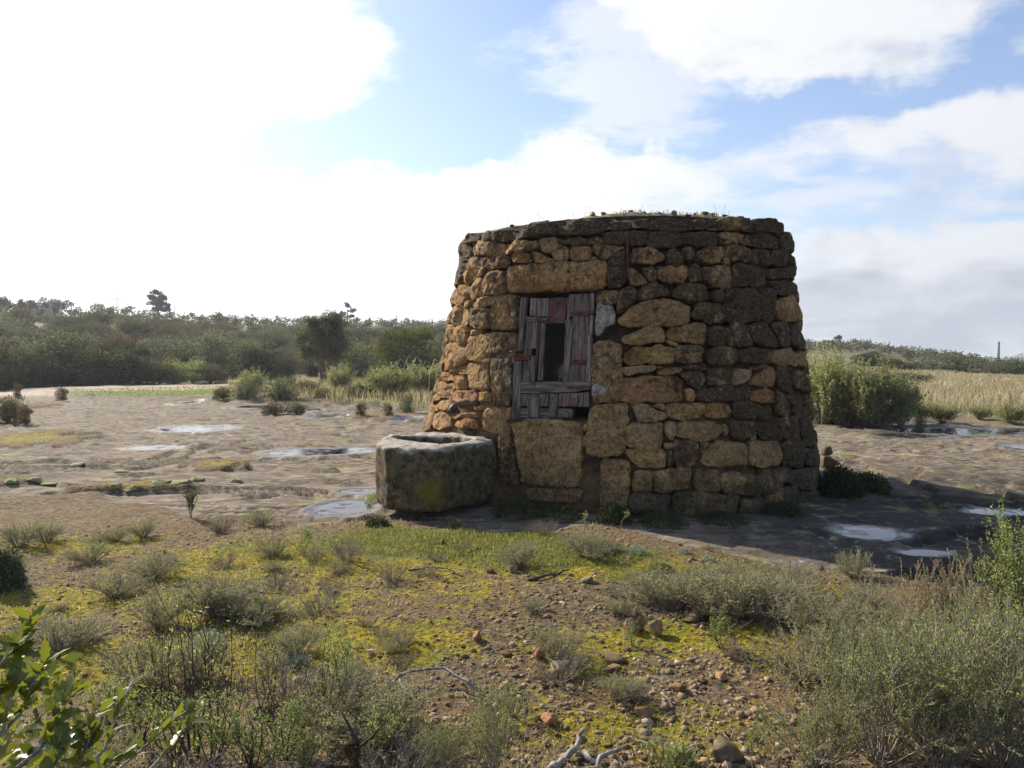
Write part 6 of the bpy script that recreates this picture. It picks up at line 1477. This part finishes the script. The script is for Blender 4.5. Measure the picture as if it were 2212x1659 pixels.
# lower limbs carrying the sprays to the ground
mb = MB(); 
for (a, b, c, n) in [((-160, 1750, .70), 0, 0, 0), ((-60, 1800, .7), 0, 0, 0), ((60, 1820, .95), 0, 0, 0), ((20, 1800, .86), 0, 0, 0), ((150, 1820, 1.0), 0, 0, 0), ((-200, 1700, .65), 0, 0, 0)]:
    q = P3(*a); tube(mb, [(-.95 * .6, .8, 0), ((q.x - .6) / 2, (q.y + .75) / 2, q.z * .5), tuple(q)], [.014, .009, .004], 6)
br = link('limbs', mb.mesh('limbs', MB_DARK), oak); br.location = (.95, -.95, 0); print('oak leaves', nleaf)

# ------------------------------------------------------------------ plants on the roof, dry stalks against the sky
rs = np.random.RandomState(9); n = 5200; th_ = rs.uniform(0, 6.28, n); q = np.sqrt(rs.uniform(0, 1, n)) * .97; cxr, cyr = axis(ZTOP); Rr_ = Rz(ZTOP)
X = cxr + np.cos(th_) * Rr_ * q; Y = cyr + np.sin(th_) * Rr_ * q; Z = roof_z(X, Y); k = fbm2(X * 1.6, Y * 1.6, 3, 33) > -.12; P = np.stack([X, Y, Z], 1)[k]
V, F = leafset(P, rs.uniform(.02, .05, len(P)), .012, rs, .8); tag(link('roof_moss', mesh_from('roof_moss', V, F, ML_MOSS, smooth=False)), kind='stuff')
mb = MB()
for i in range(60):
    a = rs.uniform(0, 6.28); q_ = rs.uniform(.3, .98) * Rr_; x, y = cxr + math.cos(a) * q_, cyr + math.sin(a) * q_; h = rs.uniform(.05, .17); lx = rs.normal(0, .03); zr_ = float(roof_z(x, y)); tube(mb, [(x, y, zr_ - .02), (x + lx * .4, y, zr_ + h * .5), (x + lx, y, zr_ + h)], [.0016, .0014, .0025], 3, cap=False)
tag(link('dry_stalks', mb.mesh('dry_stalks', MB_TWIG)), kind='stuff')
for i in range(26):
    a = R_(-150 + i * 5); q_ = Rr_ * rs.uniform(.80, .97); x, y = cxr + math.cos(a) * q_, cyr + math.sin(a) * q_; s_ = rs.uniform(.025, .06)
    o = link('roof_rubble', ROCKS[i % 6], None, (x, y, float(roof_z(x, y)) + s_ * .25), (0, 0, rs.uniform(0, 6)), (s_ * 1.3, s_, s_ * .6)); o.color = (DK_, GY_, TN_)[i % 3]; tag(o, 'small stone lying on the mossy roof rim of the hut', 'stone', 'rubble on the hut roof')

# ------------------------------------------------------------------ middle distance
BU = set(); HZC = {}
SB = {'olive': bushy('olive_bush', '', 'bush', 201, ML_OLIVE, 3.0, 2.2, 26, .62, 110, .13, .05), 'dark': bushy('evergreen_bush', '', 'bush', 202, ML_DARK, 3.2, 2.2, 24, .65, 120, .14, .07), 'scrub': bushy('scrub_bush', '', 'bush', 203, ML_SCRUB, 2.6, 1.7, 22, .55, 110, .12, .05),
      'brown': bushy('withered_bush', '', 'bush', 204, ML_BROWN, 2.6, 1.7, 20, .5, 100, .13, .05), 'pale': bushy('pale_bush', '', 'bush', 205, ML_PALE, 2.0, 1.8, 26, .42, 110, .10, .03), 'juni': bushy('juniper', '', 'bush', 206, ML_JUNI, 3.0, 2.4, 34, .45, 150, .12, .04),
      'dark2': bushy('evergreen_bush', '', 'bush', 207, ML_DARK, 3.0, 2.6, 30, .55, 100, .14, .07), 'olive2': bushy('olive_bush', '', 'bush', 208, ML_OLIVE, 2.6, 2.4, 30, .5, 100, .13, .045)}
OH = {'olive': 2.2, 'dark': 2.2, 'scrub': 1.7, 'brown': 1.7, 'pale': 1.8, 'juni': 2.4, 'dark2': 2.6, 'olive2': 2.4}; OW = {'olive': 3.0, 'dark': 3.2, 'scrub': 2.6, 'brown': 2.6, 'pale': 2.0, 'juni': 3.0, 'dark2': 3.0, 'olive2': 2.6}
def bush_at(kind, x, y, w, h, label, group=None):
    pr = SB[kind]; s3 = (w / OW[kind] * .92, w / OW[kind] * .92, h / OH[kind] * .92); z = HZC[(x, y)] if (x, y) in HZC else hz(x, y)
    if kind not in BU: BU.add(kind); pr.location = (x, y, z); pr.scale = s3; pr.rotation_euler = (0, 0, rnd.uniform(0, 6.28)); pr['label'] = label; (group and pr.__setitem__('group', group)); return pr
    return dup(pr, (x, y, z), rnd.uniform(0, 6.28), s3, label, group)
def bush_px(kind, px, pybase, d, wpx, top, label, group=None):
    """column px of the picture, distance d, reaching up to row top"""
    v = ray(px, 770); a = math.atan2(v.x, v.y); x, y = d * math.sin(a), d * math.cos(a); z = hz(x, y); h = EYE + (770 - top) / FPX * y - z; return bush_at(kind, x, y, wpx / FPX * y, max(h, .3), label, group)
# edge of the scrub on the left, behind the track
HG = [('dark', -60, 44, 190, 700, 'dark evergreen thicket cut by the left edge'), ('scrub', 30, 43, 120, 740, 'brownish bush at the left, low in the thicket'), ('olive', 95, 46, 190, 698, 'tall yellow-green leafy bush at the left of the thicket'), ('olive2', 150, 46, 130, 690, 'highest yellow-green bush of the left thicket'), ('dark2', 165, 43, 140, 735, 'dark bush below the yellow-green ones'), ('dark', 235, 43, 170, 748, 'dark green mound of the thicket above the track'), ('dark', 300, 43, 120, 765, 'low dark bush along the track'),
      ('scrub', 345, 43, 100, 772, 'tawny scrub along the track'), ('dark2', 90, 42.5, 110, 770, 'small dark bush at the track edge, left'), ('pale', 375, 43, 60, 772, 'pale upright bush at the track, left of its twin'), ('pale', 415, 43, 62, 770, 'pale upright bush at the track, right of its twin'), ('scrub', 455, 43, 90, 780, 'low brown bush where the thicket ends'), ('brown', 240, 56, 120, 715, 'reddish-brown withered bush in the scrub'), ('brown', 290, 60, 90, 722, 'second withered bush right of the first'), ('dark', 290, 52, 110, 735, 'nearly black-green bush in the middle of the scrub'),
      ('olive', 365, 54, 150, 720, 'broad grey-green olive left of its twin'), ('olive2', 455, 56, 140, 700, 'round grey-green olive with glittering leaves'), ('olive', 520, 60, 90, 725, 'small olive right of the glittering one'), ('dark2', 400, 50, 110, 745, 'dark undergrowth beneath the olives'), ('dark', 470, 50, 90, 755, 'dark undergrowth right beneath the olives'), ('dark', 560, 48, 130, 735, 'dark bush between the olives and the trunked olive tree'), ('scrub', 620, 47, 70, 755, 'thin scrub left of the olive tree'), ('olive', 770, 46, 100, 725, 'silvery bush right of the olive tree'), ('olive2', 800, 50, 90, 715, 'grey-green bush between olive tree and juniper'),
      ('juni', 850, 42, 110, 700, 'golden-green juniper left part with lumpy crown'), ('juni', 905, 43, 120, 692, 'tallest golden-green juniper next to the hut'), ('olive', 955, 46, 80, 712, 'grey-green bush just left of the hut'), ('dark', 895, 40, 120, 745, 'dark lower boughs in front of the juniper'), ('dark', 10, 41, 80, 785, 'dark low bush at the track by the left edge'), ('scrub', 200, 42, 90, 790, 'twiggy brown bush by the track')]
for i, (kd, px, d, w, top, lb) in enumerate(HG): bush_px(kd, px, 0, d, w, top, lb, 'bushes beyond the track')
v = ray(700, 770); ot = v * 36.0 / v.y; oz = hz(ot.x, ot.y)
sc_o = 36.0 / FPX
tree('olive_tree', 'olive tree with one bare trunk and a round crown, alone at the scrub edge', 301, ML_OLIVE, (ot.x, ot.y, oz), 142 * sc_o, .22, (-.1, 0, 2.35), 1.25, 1.2, 1.25, 22, .40, 150, .085, .036, lean=(-.12, 0), th_frac=.22, pads=[(-.05, 0, 2.55, 1.1, .9), (-.7, 0, 2.4, .8, .8), (.65, .1, 2.45, .85, .8), (0, -.5, 2.0, 1.0, .7), (.75, 0, 1.75, .7, .6), (-.75, -.1, 1.6, .7, .55), (0, .4, 1.6, .9, .6), (-.4, 0, 3.05, .7, .5), (.4, .1, 3.1, .7, .5)])
# shrubs on the near side of the scrub edge
MID = [('olive2', 541, 28, 56, 792, 'silvery shrub taller than wide at the rock edge'), ('olive', 530, 26.5, 60, 818, 'low grey shrub in front of the silvery one'), ('olive', 603, 26, 84, 806, 'rounded grey-green shrub with a dry stalk in front'), ('pale', 730, 30, 60, 785, 'grey-leaved shrub at the foot of the olive tree'), ('scrub', 660, 29, 90, 818, 'low brown-green scrub below the olive tree'), ('scrub', 700, 26, 70, 836, 'low scrub on the rim of the rock sheet'), ('scrub', 770, 26, 70, 828, 'low scrub between the grey shrubs'),
       ('pale', 842, 25, 90, 782, 'big feathery pale shrub near the hut'), ('pale', 800, 26, 60, 812, 'smaller pale shrub left of the feathery one'), ('pale', 915, 27, 90, 778, 'pale shrub partly behind the hut'), ('olive', 878, 19.5, 34, 842, 'small dark-leaved bush on the rim of the rock'), ('brown', 780, 18.6, 30, 866, 'little brown cushion on the rock rim'), ('brown', 838, 18.4, 26, 870, 'second little brown cushion on the rock rim'), ('scrub', 590, 20.5, 60, 866, 'low heathery cushion at the rock rim'), ('scrub', 640, 20.4, 46, 868, 'low heathery cushion right of another at the rim'), ('scrub', 14, 20.5, 74, 850, 'grey heathery bush on the rock by the left edge'), ('brown', 48, 19.5, 34, 872, 'brown cushion in front of the heathery bush'), ('brown', 130, 30, 30, 834, 'small dark tuft before the track'), ('brown', 35, 33, 20, 826, 'tiny dark tuft by the track at the left'), ('scrub', 480, 27, 50, 832, 'low scrub at the end of the green strip')]
def at_d(px, d): v = ray(px, 770); a = math.atan2(v.x, v.y); return d * math.sin(a), d * math.cos(a)
def feather(px, d, wpx, top, lb, grp, proto=None, rel=1.0):
    v = ray(px, 770); a = math.atan2(v.x, v.y); x, y = d * math.sin(a), d * math.cos(a); z = hz(x, y); h = EYE + (770 - top) / FPX * y - z; pr = proto or UPR[0]
    return dup(pr, (x, y, z), rnd.uniform(0, 6.28), (wpx / FPX * y / .5 * rel, wpx / FPX * y / .5 * rel, h / .72), lb, grp)
for (kd, px, d, w, top, lb) in MID:
    if kd == 'pale' or px == 541: feather(px, d, w * 1.1, top, lb, 'shrubs along the edge of the rock sheet', FEA[0]); continue
    bush_px(kd, px, 0, d, w, top, lb, 'shrubs along the edge of the rock sheet')
# right side
RT = [('pale', 1790, 19, 140, 742, 'yellow-green shrub rising behind the big dark one'), ('olive2', 1800, 18.6, 150, 785, 'left part of the big dark-footed shrub right of the hut'), ('olive2', 1850, 18.8, 150, 768, 'tallest olive-green shrub right of the hut'), ('olive', 1895, 18.4, 160, 802, 'broad dark-footed shrub ending at the dry grass'), ('scrub', 1860, 18.1, 160, 840, 'low dull skirts of the shrub above the rock'), ('pale', 1745, 20, 60, 790, 'pale twigs between hut and shrub'),
      ('juni', 1940, 60, 90, 770, 'yellow-green bush beyond the dry grass'), ('olive', 2000, 60, 90, 768, 'olive bush beyond the dry grass, left of the broad one'), ('olive2', 2070, 60, 100, 752, 'broad round olive beyond the dry grass'), ('olive', 2150, 62, 80, 775, 'low olive near the right edge'), ('olive2', 2188, 60, 50, 757, 'narrow pale olive near the right edge'), ('dark', 1880, 75, 90, 758, 'dark bush far behind the big shrub'), ('olive', 2230, 60, 60, 780, 'low olive cut by the right edge'), ('scrub', 1960, 40, 120, 800, 'brown thorny scrub at the grass edge'), ('olive', 1990, 17, 30, 898, 'small blue-green herb clump before the dry grass')]
for (px, d, w, top, lb) in ((1775, 18.0, 120, 754, 'feathery tips at the hut side of the right shrub'), (1825, 17.9, 120, 758, 'feathery tips in the middle of the right shrub'), (1870, 17.7, 120, 774, 'feathery tips where the right shrub slopes down'), (1915, 17.6, 110, 792, 'feathery right flank of the shrub'), (1950, 17.8, 70, 805, 'lowest feathery shoots next to the dry grass')): feather(px, d, w, top, lb, 'bushes right of the hut', FEA[0])
FEA[0].location = (lambda q: (q[0], q[1], hz(*q)))(at_d(1990, 19.5)); FEA[0].scale = (1.1, 1.1, .8); FEA[0]['label'] = 'small feathery shrub standing in the edge of the dry grass'
for (kd, px, d, w, top, lb) in RT: bush_px(kd, px, 0, d, w, top, lb, 'bushes right of the hut')
# hillside: the largest singly, the rest as one mass
KN = ['olive', 'dark', 'scrub', 'olive2', 'dark2', 'scrub', 'olive', 'brown', 'olive2']; LB = {'olive': 'grey olive bush on the far hillside', 'olive2': 'grey olive bush on the far hillside', 'dark': 'evergreen bush on the far hillside', 'dark2': 'evergreen bush on the far hillside', 'scrub': 'dull scrub bush on the far hillside', 'brown': 'brownish bush on the far hillside', 'juni': '', 'pale': ''}
GR = {'olive': 'olive bushes of the hillside', 'olive2': 'olive bushes of the hillside', 'dark': 'evergreen bushes of the hillside', 'dark2': 'evergreen bushes of the hillside', 'scrub': 'scrub bushes of the hillside', 'brown': 'withered bushes of the hillside'}
pts_ = []; rh_ = random.Random(5)
for i in range(5200):
    a = R_(rh_.uniform(-44, 44)); r = rh_.uniform(50, 196)
    if math.degrees(a) > 18 and r < 112: continue
    rr__ = np.interp(a, _raz, _rr)
    if r > rr__ + 8: continue
    x, y = r * math.sin(a), r * math.cos(a); mind = 1.35 if r < 90 else 1.7
    if any(abs(x - q[0]) < mind and abs(y - q[1]) < mind * 1.6 for q in pts_): continue
    pts_.append((x, y, r))
pts_.sort(key=lambda q: q[2]); print('hill bushes', len(pts_))
_hid = lambda q: -3.0 < math.degrees(math.atan2(q[0], q[1])) < 20.5
sing = [q for q in pts_ if not _hid(q)][:250]; _ss = set(sing); rest = [q for q in pts_ if q not in _ss]
HA = [('the rounded skyline tree', 10), ('the metal frame', 100), ('the left pale track end', 180), ('the nearer wind turbine', 255), ('the full pine', 343), ('the reddish withered bush', 420), ('the farther wind turbine', 499), ('the gap left of the olive tree', 600), ('the olive tree', 698), ('the thin pine', 751), ('the juniper', 870), ('the hut edge', 960), ('the umbrella tree', 1810), ('the pale dry grass', 1930), ('the ridge mast', 2156)]
HSEEN = {}
def hill_label(base, x, y, r):
    a = math.atan2(x, y); ph, px_ = min(HA, key=lambda q: abs(math.atan2((q[1] - CX) / FPX, 1) - a)); side = 'left' if a < math.atan2((px_ - CX) / FPX, 1) else 'right'
    kind_ = base.split(' on ')[0].split(' of ')[0]; tier = 'foot of slope' if r < 62 else ('lower slope' if r < 75 else ('middle slope' if r < 100 else 'upper slope'))
    for lb in ('%s, %s below %s' % (kind_, tier, ph), '%s, %s, %s of %s' % (kind_, tier, side, ph), 'another %s, %s, %s of %s' % (kind_, tier, side, ph)):
        if lb not in HSEEN: HSEEN[lb] = 1; return lb
    return lb
_q = np.array(sing + rest); _h_ = height(_q[:, 0], _q[:, 1])
for a_, b_ in zip(_q, _h_): HZC[(float(a_[0]), float(a_[1]))] = float(b_)
for (x, y, r) in sing:
    kd = KN[int((float(fbm2(np.array([x * .06]), np.array([y * .06]), 2, 91)[0]) * .5 + .5) * 7 + rh_.random() * 5) % 9]; s_ = rh_.uniform(.5, 1.0) if r < 75 else rh_.uniform(.7, 1.3); bush_at(kd, x, y, 2.6 * s_, 1.75 * s_, hill_label(LB[kd], x, y, r), GR[kd])
def mass(name, pts, mats_, seed, hgt=(.9, 2.1)):
    rs = np.random.RandomState(seed)
    for mi, (nm, mt) in enumerate(mats_):
        P = []; 
        for i, (x, y, r) in enumerate(pts):
            if i % len(mats_) != mi: continue
            w = rs.uniform(1.3, 2.6); h = rs.uniform(*hgt); n = 110 if r < 120 else 75; z = HZC[(x, y)]; c = clumps(rs, 7, w * .55, w * .55, h * .4, (x, y, z + h * .5), .2); idx = rs.randint(0, 7, n)
            u = unit(rs.normal(size=(n, 3))); P.append(c[idx] + u * np.array([.75, .75, .5]) * rs.uniform(.5, 1, n)[:, None] * w * .36)
        P = np.vstack(P); V, F = leafset(P, rs.uniform(.2, .42, len(P)), .22, rs, .3); tag(link(nm, mesh_from(nm, V, F, mt, smooth=False)), kind='stuff')
mass('x', rest, [('hillside_scrub', ML_SCRUB), ('hillside_evergreens', ML_DARK), ('hillside_olives', ML_OLIVE)], 77)
# dry grass field on the right, straw among the shrubs, green strip
def annulus(n, a0, a1, r0, r1, seed):
    rs = np.random.RandomState(seed); a = R_(1) * rs.uniform(a0, a1, n); r = np.sqrt(rs.uniform(r0 ** 2, r1 ** 2, n)); return r * np.sin(a), r * np.cos(a)
x, y = annulus(80000, 6, 44, 17.0, 58, 1); fr = np.interp(np.arctan2(x, y), _faz, _frr); k = (np.hypot(x, y) > fr + 2.2 + 2.4 * fbm2(x * .6, y * .6, 3, 6)); x, y = x[k], y[k]; rr1 = np.hypot(x, y); n = len(x)
blades(x, y, nr_.uniform(.25, .62, n) * (0.5 + .5 * sst(rr1, 18, 26)) * (1 + .45 * fbm2(x * .35, y * .35, 3, 44)), .008 + .0005 * rr1, .8, ML_FIELD, 'dry_grass_field', 12)
for (px, d, w, top, lb) in ((2040, 19.5, 60, 868, 'low feathery tuft at the near edge of the dry grass'), (2120, 20.5, 50, 872, 'second low tuft at the near edge of the dry grass'), (2190, 20, 60, 866, 'low tuft at the field edge beside the picture edge')): feather(px, d, w, top, lb, 'bushes right of the hut', FEA[0])
x, y = annulus(34000, -44, 0, 17.5, 41, 2); fr = np.interp(np.arctan2(x, y), _faz, _frr); k = (np.hypot(x, y) > fr + .5) & (fbm2(x * .4, y * .4, 3, 16) > -.1) & (np.degrees(np.arctan2(x, y)) > -21); x, y = x[k], y[k]; n = len(x)
blades(x, y, nr_.uniform(.12, .6, n), .012 + 0 * x, .7, ML_STRAW, 'dry_grass', 13)
x, y = annulus(16000, -44, 0, 17.5, 41, 4); fr = np.interp(np.arctan2(x, y), _faz, _frr); k = (np.hypot(x, y) > fr + .3) & (fbm2(x * .5, y * .5, 3, 26) > .0) & (np.degrees(np.arctan2(x, y)) > -21); x, y = x[k], y[k]; n = len(x)
blades(x, y, nr_.uniform(.08, .28, n), .016 + 0 * x, .8, ML_SCRUB, 'low_herbs', 14)
x, y = annulus(9000, -32, -15, 22, 37, 3); k = grass_w(x, y) > .45; x, y = x[k], y[k]; n = len(x); blades(x, y, nr_.uniform(.03, .10, n), .02 + 0 * x, .7, ML_GRASS, 'grass_strip', 15) if n else None
x, y = annulus(9000, 20, 43, 14.5, 19, 8); fr = np.interp(np.arctan2(x, y), _faz, _frr); q = np.hypot(x, y) - fr; k = (q > .2) & (q < 3); x, y = x[k], y[k]; n = len(x); blades(x, y, nr_.uniform(.04, .2, n), .014 + 0 * x, .8, ML_SCRUB, 'low_herbs', 16)
# arching reed stalks by the hut
mb = MB()
for (px, top) in ((885, 772), (925, 776), (868, 770), (940, 774), (905, 780), (850, 776)):
    v = ray(px, 770) ; x, y = v.x / v.y * 25, 25; z = hz(x, y); h = EYE + (770 - top) / FPX * y - z; tube(mb, [(x, y, z), (x + .05, y, z + h * .7), (x + .22, y, z + h), (x + .42, y, z + h * .93)], [.012, .01, .014, .006], 4)
tag(link('reed_stalks', mb.mesh('reed_stalks', ML_STRAW)), kind='stuff')
# dry stump and sticks by the right shrub
x, y = gpt(1868, 905); mb = MB(); tube(mb, [(0, 0, 0), (.08, 0, .5), (.12, 0, .95)], [.06, .04, .015], 6); tube(mb, [(.02, 0, .1), (.22, 0, .55), (.36, 0, .8)], [.03, .02, .01], 5); rt = thing('bleached_stump', 'bleached dead stems standing before the big dark-footed shrub', 'stump', (x, y, hz(x, y))); link('stems', mb.mesh('stems', MB_GREY), rt)

# ------------------------------------------------------------------ on the skyline
def at_az(px, d): v = ray(px, 770); a = math.atan2(v.x, v.y); return d * math.sin(a), d * math.cos(a)
def skyz(py, y): return EYE + (770 - py) / FPX * y
ML_PINE = M_leaf('pine_needle', [(.02, .035, .015), (.045, .06, .025), (.08, .09, .04)], .15)
x, y = at_az(343, 135); z = hz(x, y); H = skyz(627, y) - z; s_ = y / FPX
tree('pine_tree', 'full pine with flat foliage pads standing alone on the skyline', 401, ML_PINE, (x, y, z), H, .22, (0, 0, H * .7), 1.5, 1.5, 1.5, 9, .5, 90, .28, .1, th_frac=.35, pads=[(-.2, 0, H - .5, .9, .45), (-.9, 0, H - 1.3, .7, .35), (.6, .2, H - 1.2, .9, .4), (-.7, .2, H - 2.2, 1.0, .4), (.9, 0, H - 2.3, 1.1, .4), (1.3, 0, H - 3.1, .9, .4), (0, -.3, H - 3.1, 1.0, .3), (0, .2, H - 1.9, .9, .6)])
x, y = at_az(751, 150); z = hz(x, y); H = skyz(655, y) - z
tree('pine_tree', 'thin pine with gaps between its pads on the skyline', 402, ML_PINE, (x, y, z), H, .16, (0, 0, H * .7), 1, 1, 1, 6, .42, 80, .26, .1, th_frac=.45, pads=[(.05, 0, H - .5, .85, .5), (-1.1, 0, H - 2.0, .8, .35), (.9, 0, H - 1.5, .8, .4), (.9, 0, H - 2.6, .8, .22), (-1.4, .2, H - 2.4, .6, .3)])
x, y = at_az(1810, 178); z = hz(x, y); H = max(skyz(722, y) - z, 2.5)
tree('umbrella_tree', 'small flat-topped tree alone on the right-hand ridge', 403, ML_PINE, (x, y, z), H, .1, (0, 0, H - .7), 1.2, 1.2, .5, 14, .4, 60, .28, .12, th_frac=.6, r0=.1)
for (px, w, top, lb) in ((10, 50, 643, 'rounded tree on the skyline at the left edge'), (62, 46, 650, 'low dark tree on the skyline left of the metal frame'), (118, 66, 641, 'broad tree behind the metal frame on the skyline')):
    x, y = at_az(px, 128); z = hz(x, y); H = skyz(top, y) - z; wd = w / FPX * y
    tree('skyline_tree', lb, 410 + px, ML_DARK, (x, y, z), H, .2, (0, 0, H * .55), wd / 2, wd / 2, H * .42, 26, .7, 80, .3, .14, th_frac=.3, r0=.2)
# metal frame with a small pale block
m_mt, g_, p_, _o = new_mat('grey_metal'); p_.inputs['Base Color'].default_value = (.30, .31, .31, 1); p_.inputs['Roughness'].default_value = .6
m_cb, g_, p_, _o = new_mat('pale_concrete'); p_.inputs['Base Color'].default_value = (.38, .34, .30, 1); p_.inputs['Roughness'].default_value = .9
def box(mb, c, s_):
    x, y, z = c; a, b, d = s_[0] / 2, s_[1] / 2, s_[2] / 2; mb.add([(x + i * a, y + j * b, z + k * d) for i in (-1, 1) for j in (-1, 1) for k in (-1, 1)], [[0, 1, 3, 2], [4, 6, 7, 5], [0, 4, 5, 1], [2, 3, 7, 6], [0, 2, 6, 4], [1, 5, 7, 3]])
x, y = at_az(110, 118); z = hz(x, y); k_ = y / FPX; zt = skyz(652, y) - z; wf = 70 * k_
fr_ = thing('pavilion_frame', 'open grey metal frame with a pale block beside it on the skyline', 'frame', (x, y, z))
for sx in (-1, -.35, .35, 1):
    for sy in (-1, 1): mb = MB(); box(mb, (sx * wf / 2, sy * 1.2, zt / 2), (.10, .10, zt)); link('post', mb.mesh('post', m_mt, False), fr_)
for sy in (-1, 1): mb = MB(); box(mb, (0, sy * 1.2, zt + .04), (wf + .1, .07, .07)); link('top_rail', mb.mesh('top_rail', m_mt, False), fr_)
mb = MB(); box(mb, (.2, -1.2, zt * .5), (wf * .25, .06, .08)); link('rail', mb.mesh('rail', m_mt, False), fr_)
x2, y2 = at_az(92, 116); mb = MB(); box(mb, (x2 - x, y2 - y, skyz(667, y2) - z - .6), (2.2, 1.2, 1.2)); link('concrete_block', mb.mesh('concrete_block', m_cb, False), fr_)
# poles
for (px, top, d, r, lb) in ((378, 655, 132, .07, 'thin pole on the skyline right of the full pine'), (857, 680, 140, .08, 'thin pole on the skyline above the juniper')):
    x, y = at_az(px, d); z = hz(x, y); h = skyz(top, y) - z; mb = MB(); tube(mb, [(0, 0, -.3), (0, 0, h)], [r, r * .8], 6); o = link('utility_pole', mb.mesh('utility_pole', MB_GREY), None, (x, y, z)); tag(o, lb, 'pole')
x, y = at_az(2156, 176); z = hz(x, y); h = skyz(738, y) - z; mb = MB(); tube(mb, [(0, 0, -.3), (0, 0, h)], [.35, .28], 10); rt = thing('tower_mast', 'slim pale mast on the right-hand ridge with a dark base', 'mast', (x, y, z)); link('mast', mb.mesh('mast', m_mt), rt); mb = MB(); box(mb, (0, 0, h * .18), (1.0, 1.0, h * .36)); link('base_block', mb.mesh('base_block', MB_DARK, False), rt)
# wind turbines
m_wt, g_, p_, _o = new_mat('turbine_white'); p_.inputs['Base Color'].default_value = (.45, .46, .48, 1); p_.inputs['Roughness'].default_value = .5
def turbine(px, hub, d, rot, bl, lb):
    x, y = at_az(px, d); zg = hz(x, y); zh = skyz(hub, y); rt = thing('wind_turbine', lb, 'wind turbine', (x, y, zg), rz=-math.atan2(x, y)); H = zh - zg
    mb = MB(); tube(mb, [(0, 0, -1), (0, 0, H)], [1.6, 1.0], 10); link('tower', mb.mesh('tower', m_wt), rt)
    mb = MB(); tube(mb, [(0, -2.6, H), (0, 3.6, H + .2)], [1.2, 1.0], 8); link('nacelle', mb.mesh('nacelle', m_wt), rt)
    for k in range(3):
        a = rot + k * 2 * math.pi / 3; mb = MB(); V = []
        for t, w in ((0, .9), (.18, 2.0), (.5, 1.3), (1.0, .35)): V += [(t * bl * math.sin(a) + w / 2 * s1 * math.cos(a), -2.9 + s2 * .18, H + t * bl * math.cos(a) - w / 2 * s1 * math.sin(a)) for s1, s2 in ((-1, 0), (0, -1), (1, 0), (0, 1))]
        F = [[i * 4 + j, i * 4 + (j + 1) % 4, i * 4 + 4 + (j + 1) % 4, i * 4 + 4 + j] for i in range(3) for j in range(4)] + [[0, 1, 2, 3], [15, 14, 13, 12]]
        mb.add(V, F); link('blade', mb.mesh('blade', m_wt), rt)
turbine(255, 645, 1000, R_(3), 19.5, 'nearer wind turbine on the left skyline, one blade straight up'); turbine(499, 660, 1400, R_(2), 18.5, 'smaller farther wind turbine between the pines')
HAZE = 0.0006

# ------------------------------------------------------------------ air
m = bpy.data.materials.new('haze_air'); m.use_nodes = True; nt = m.node_tree; nt.nodes.clear(); g = G(nt)
o_ = g.new('ShaderNodeOutputMaterial'); pv = g.new('ShaderNodeVolumePrincipled'); pv.inputs['Color'].default_value = (.86, .91, 1, 1); pv.inputs['Density'].default_value = HAZE; pv.inputs['Anisotropy'].default_value = .35
nt.links.new(pv.outputs[0], o_.inputs['Volume']); mb = MB(); box(mb, (0, 0, 51), (3200, 3200, 112)); hz_o = tag(link('haze', mb.mesh('haze', m, False)), kind='stuff'); sc.cycles.volume_bounces = 0
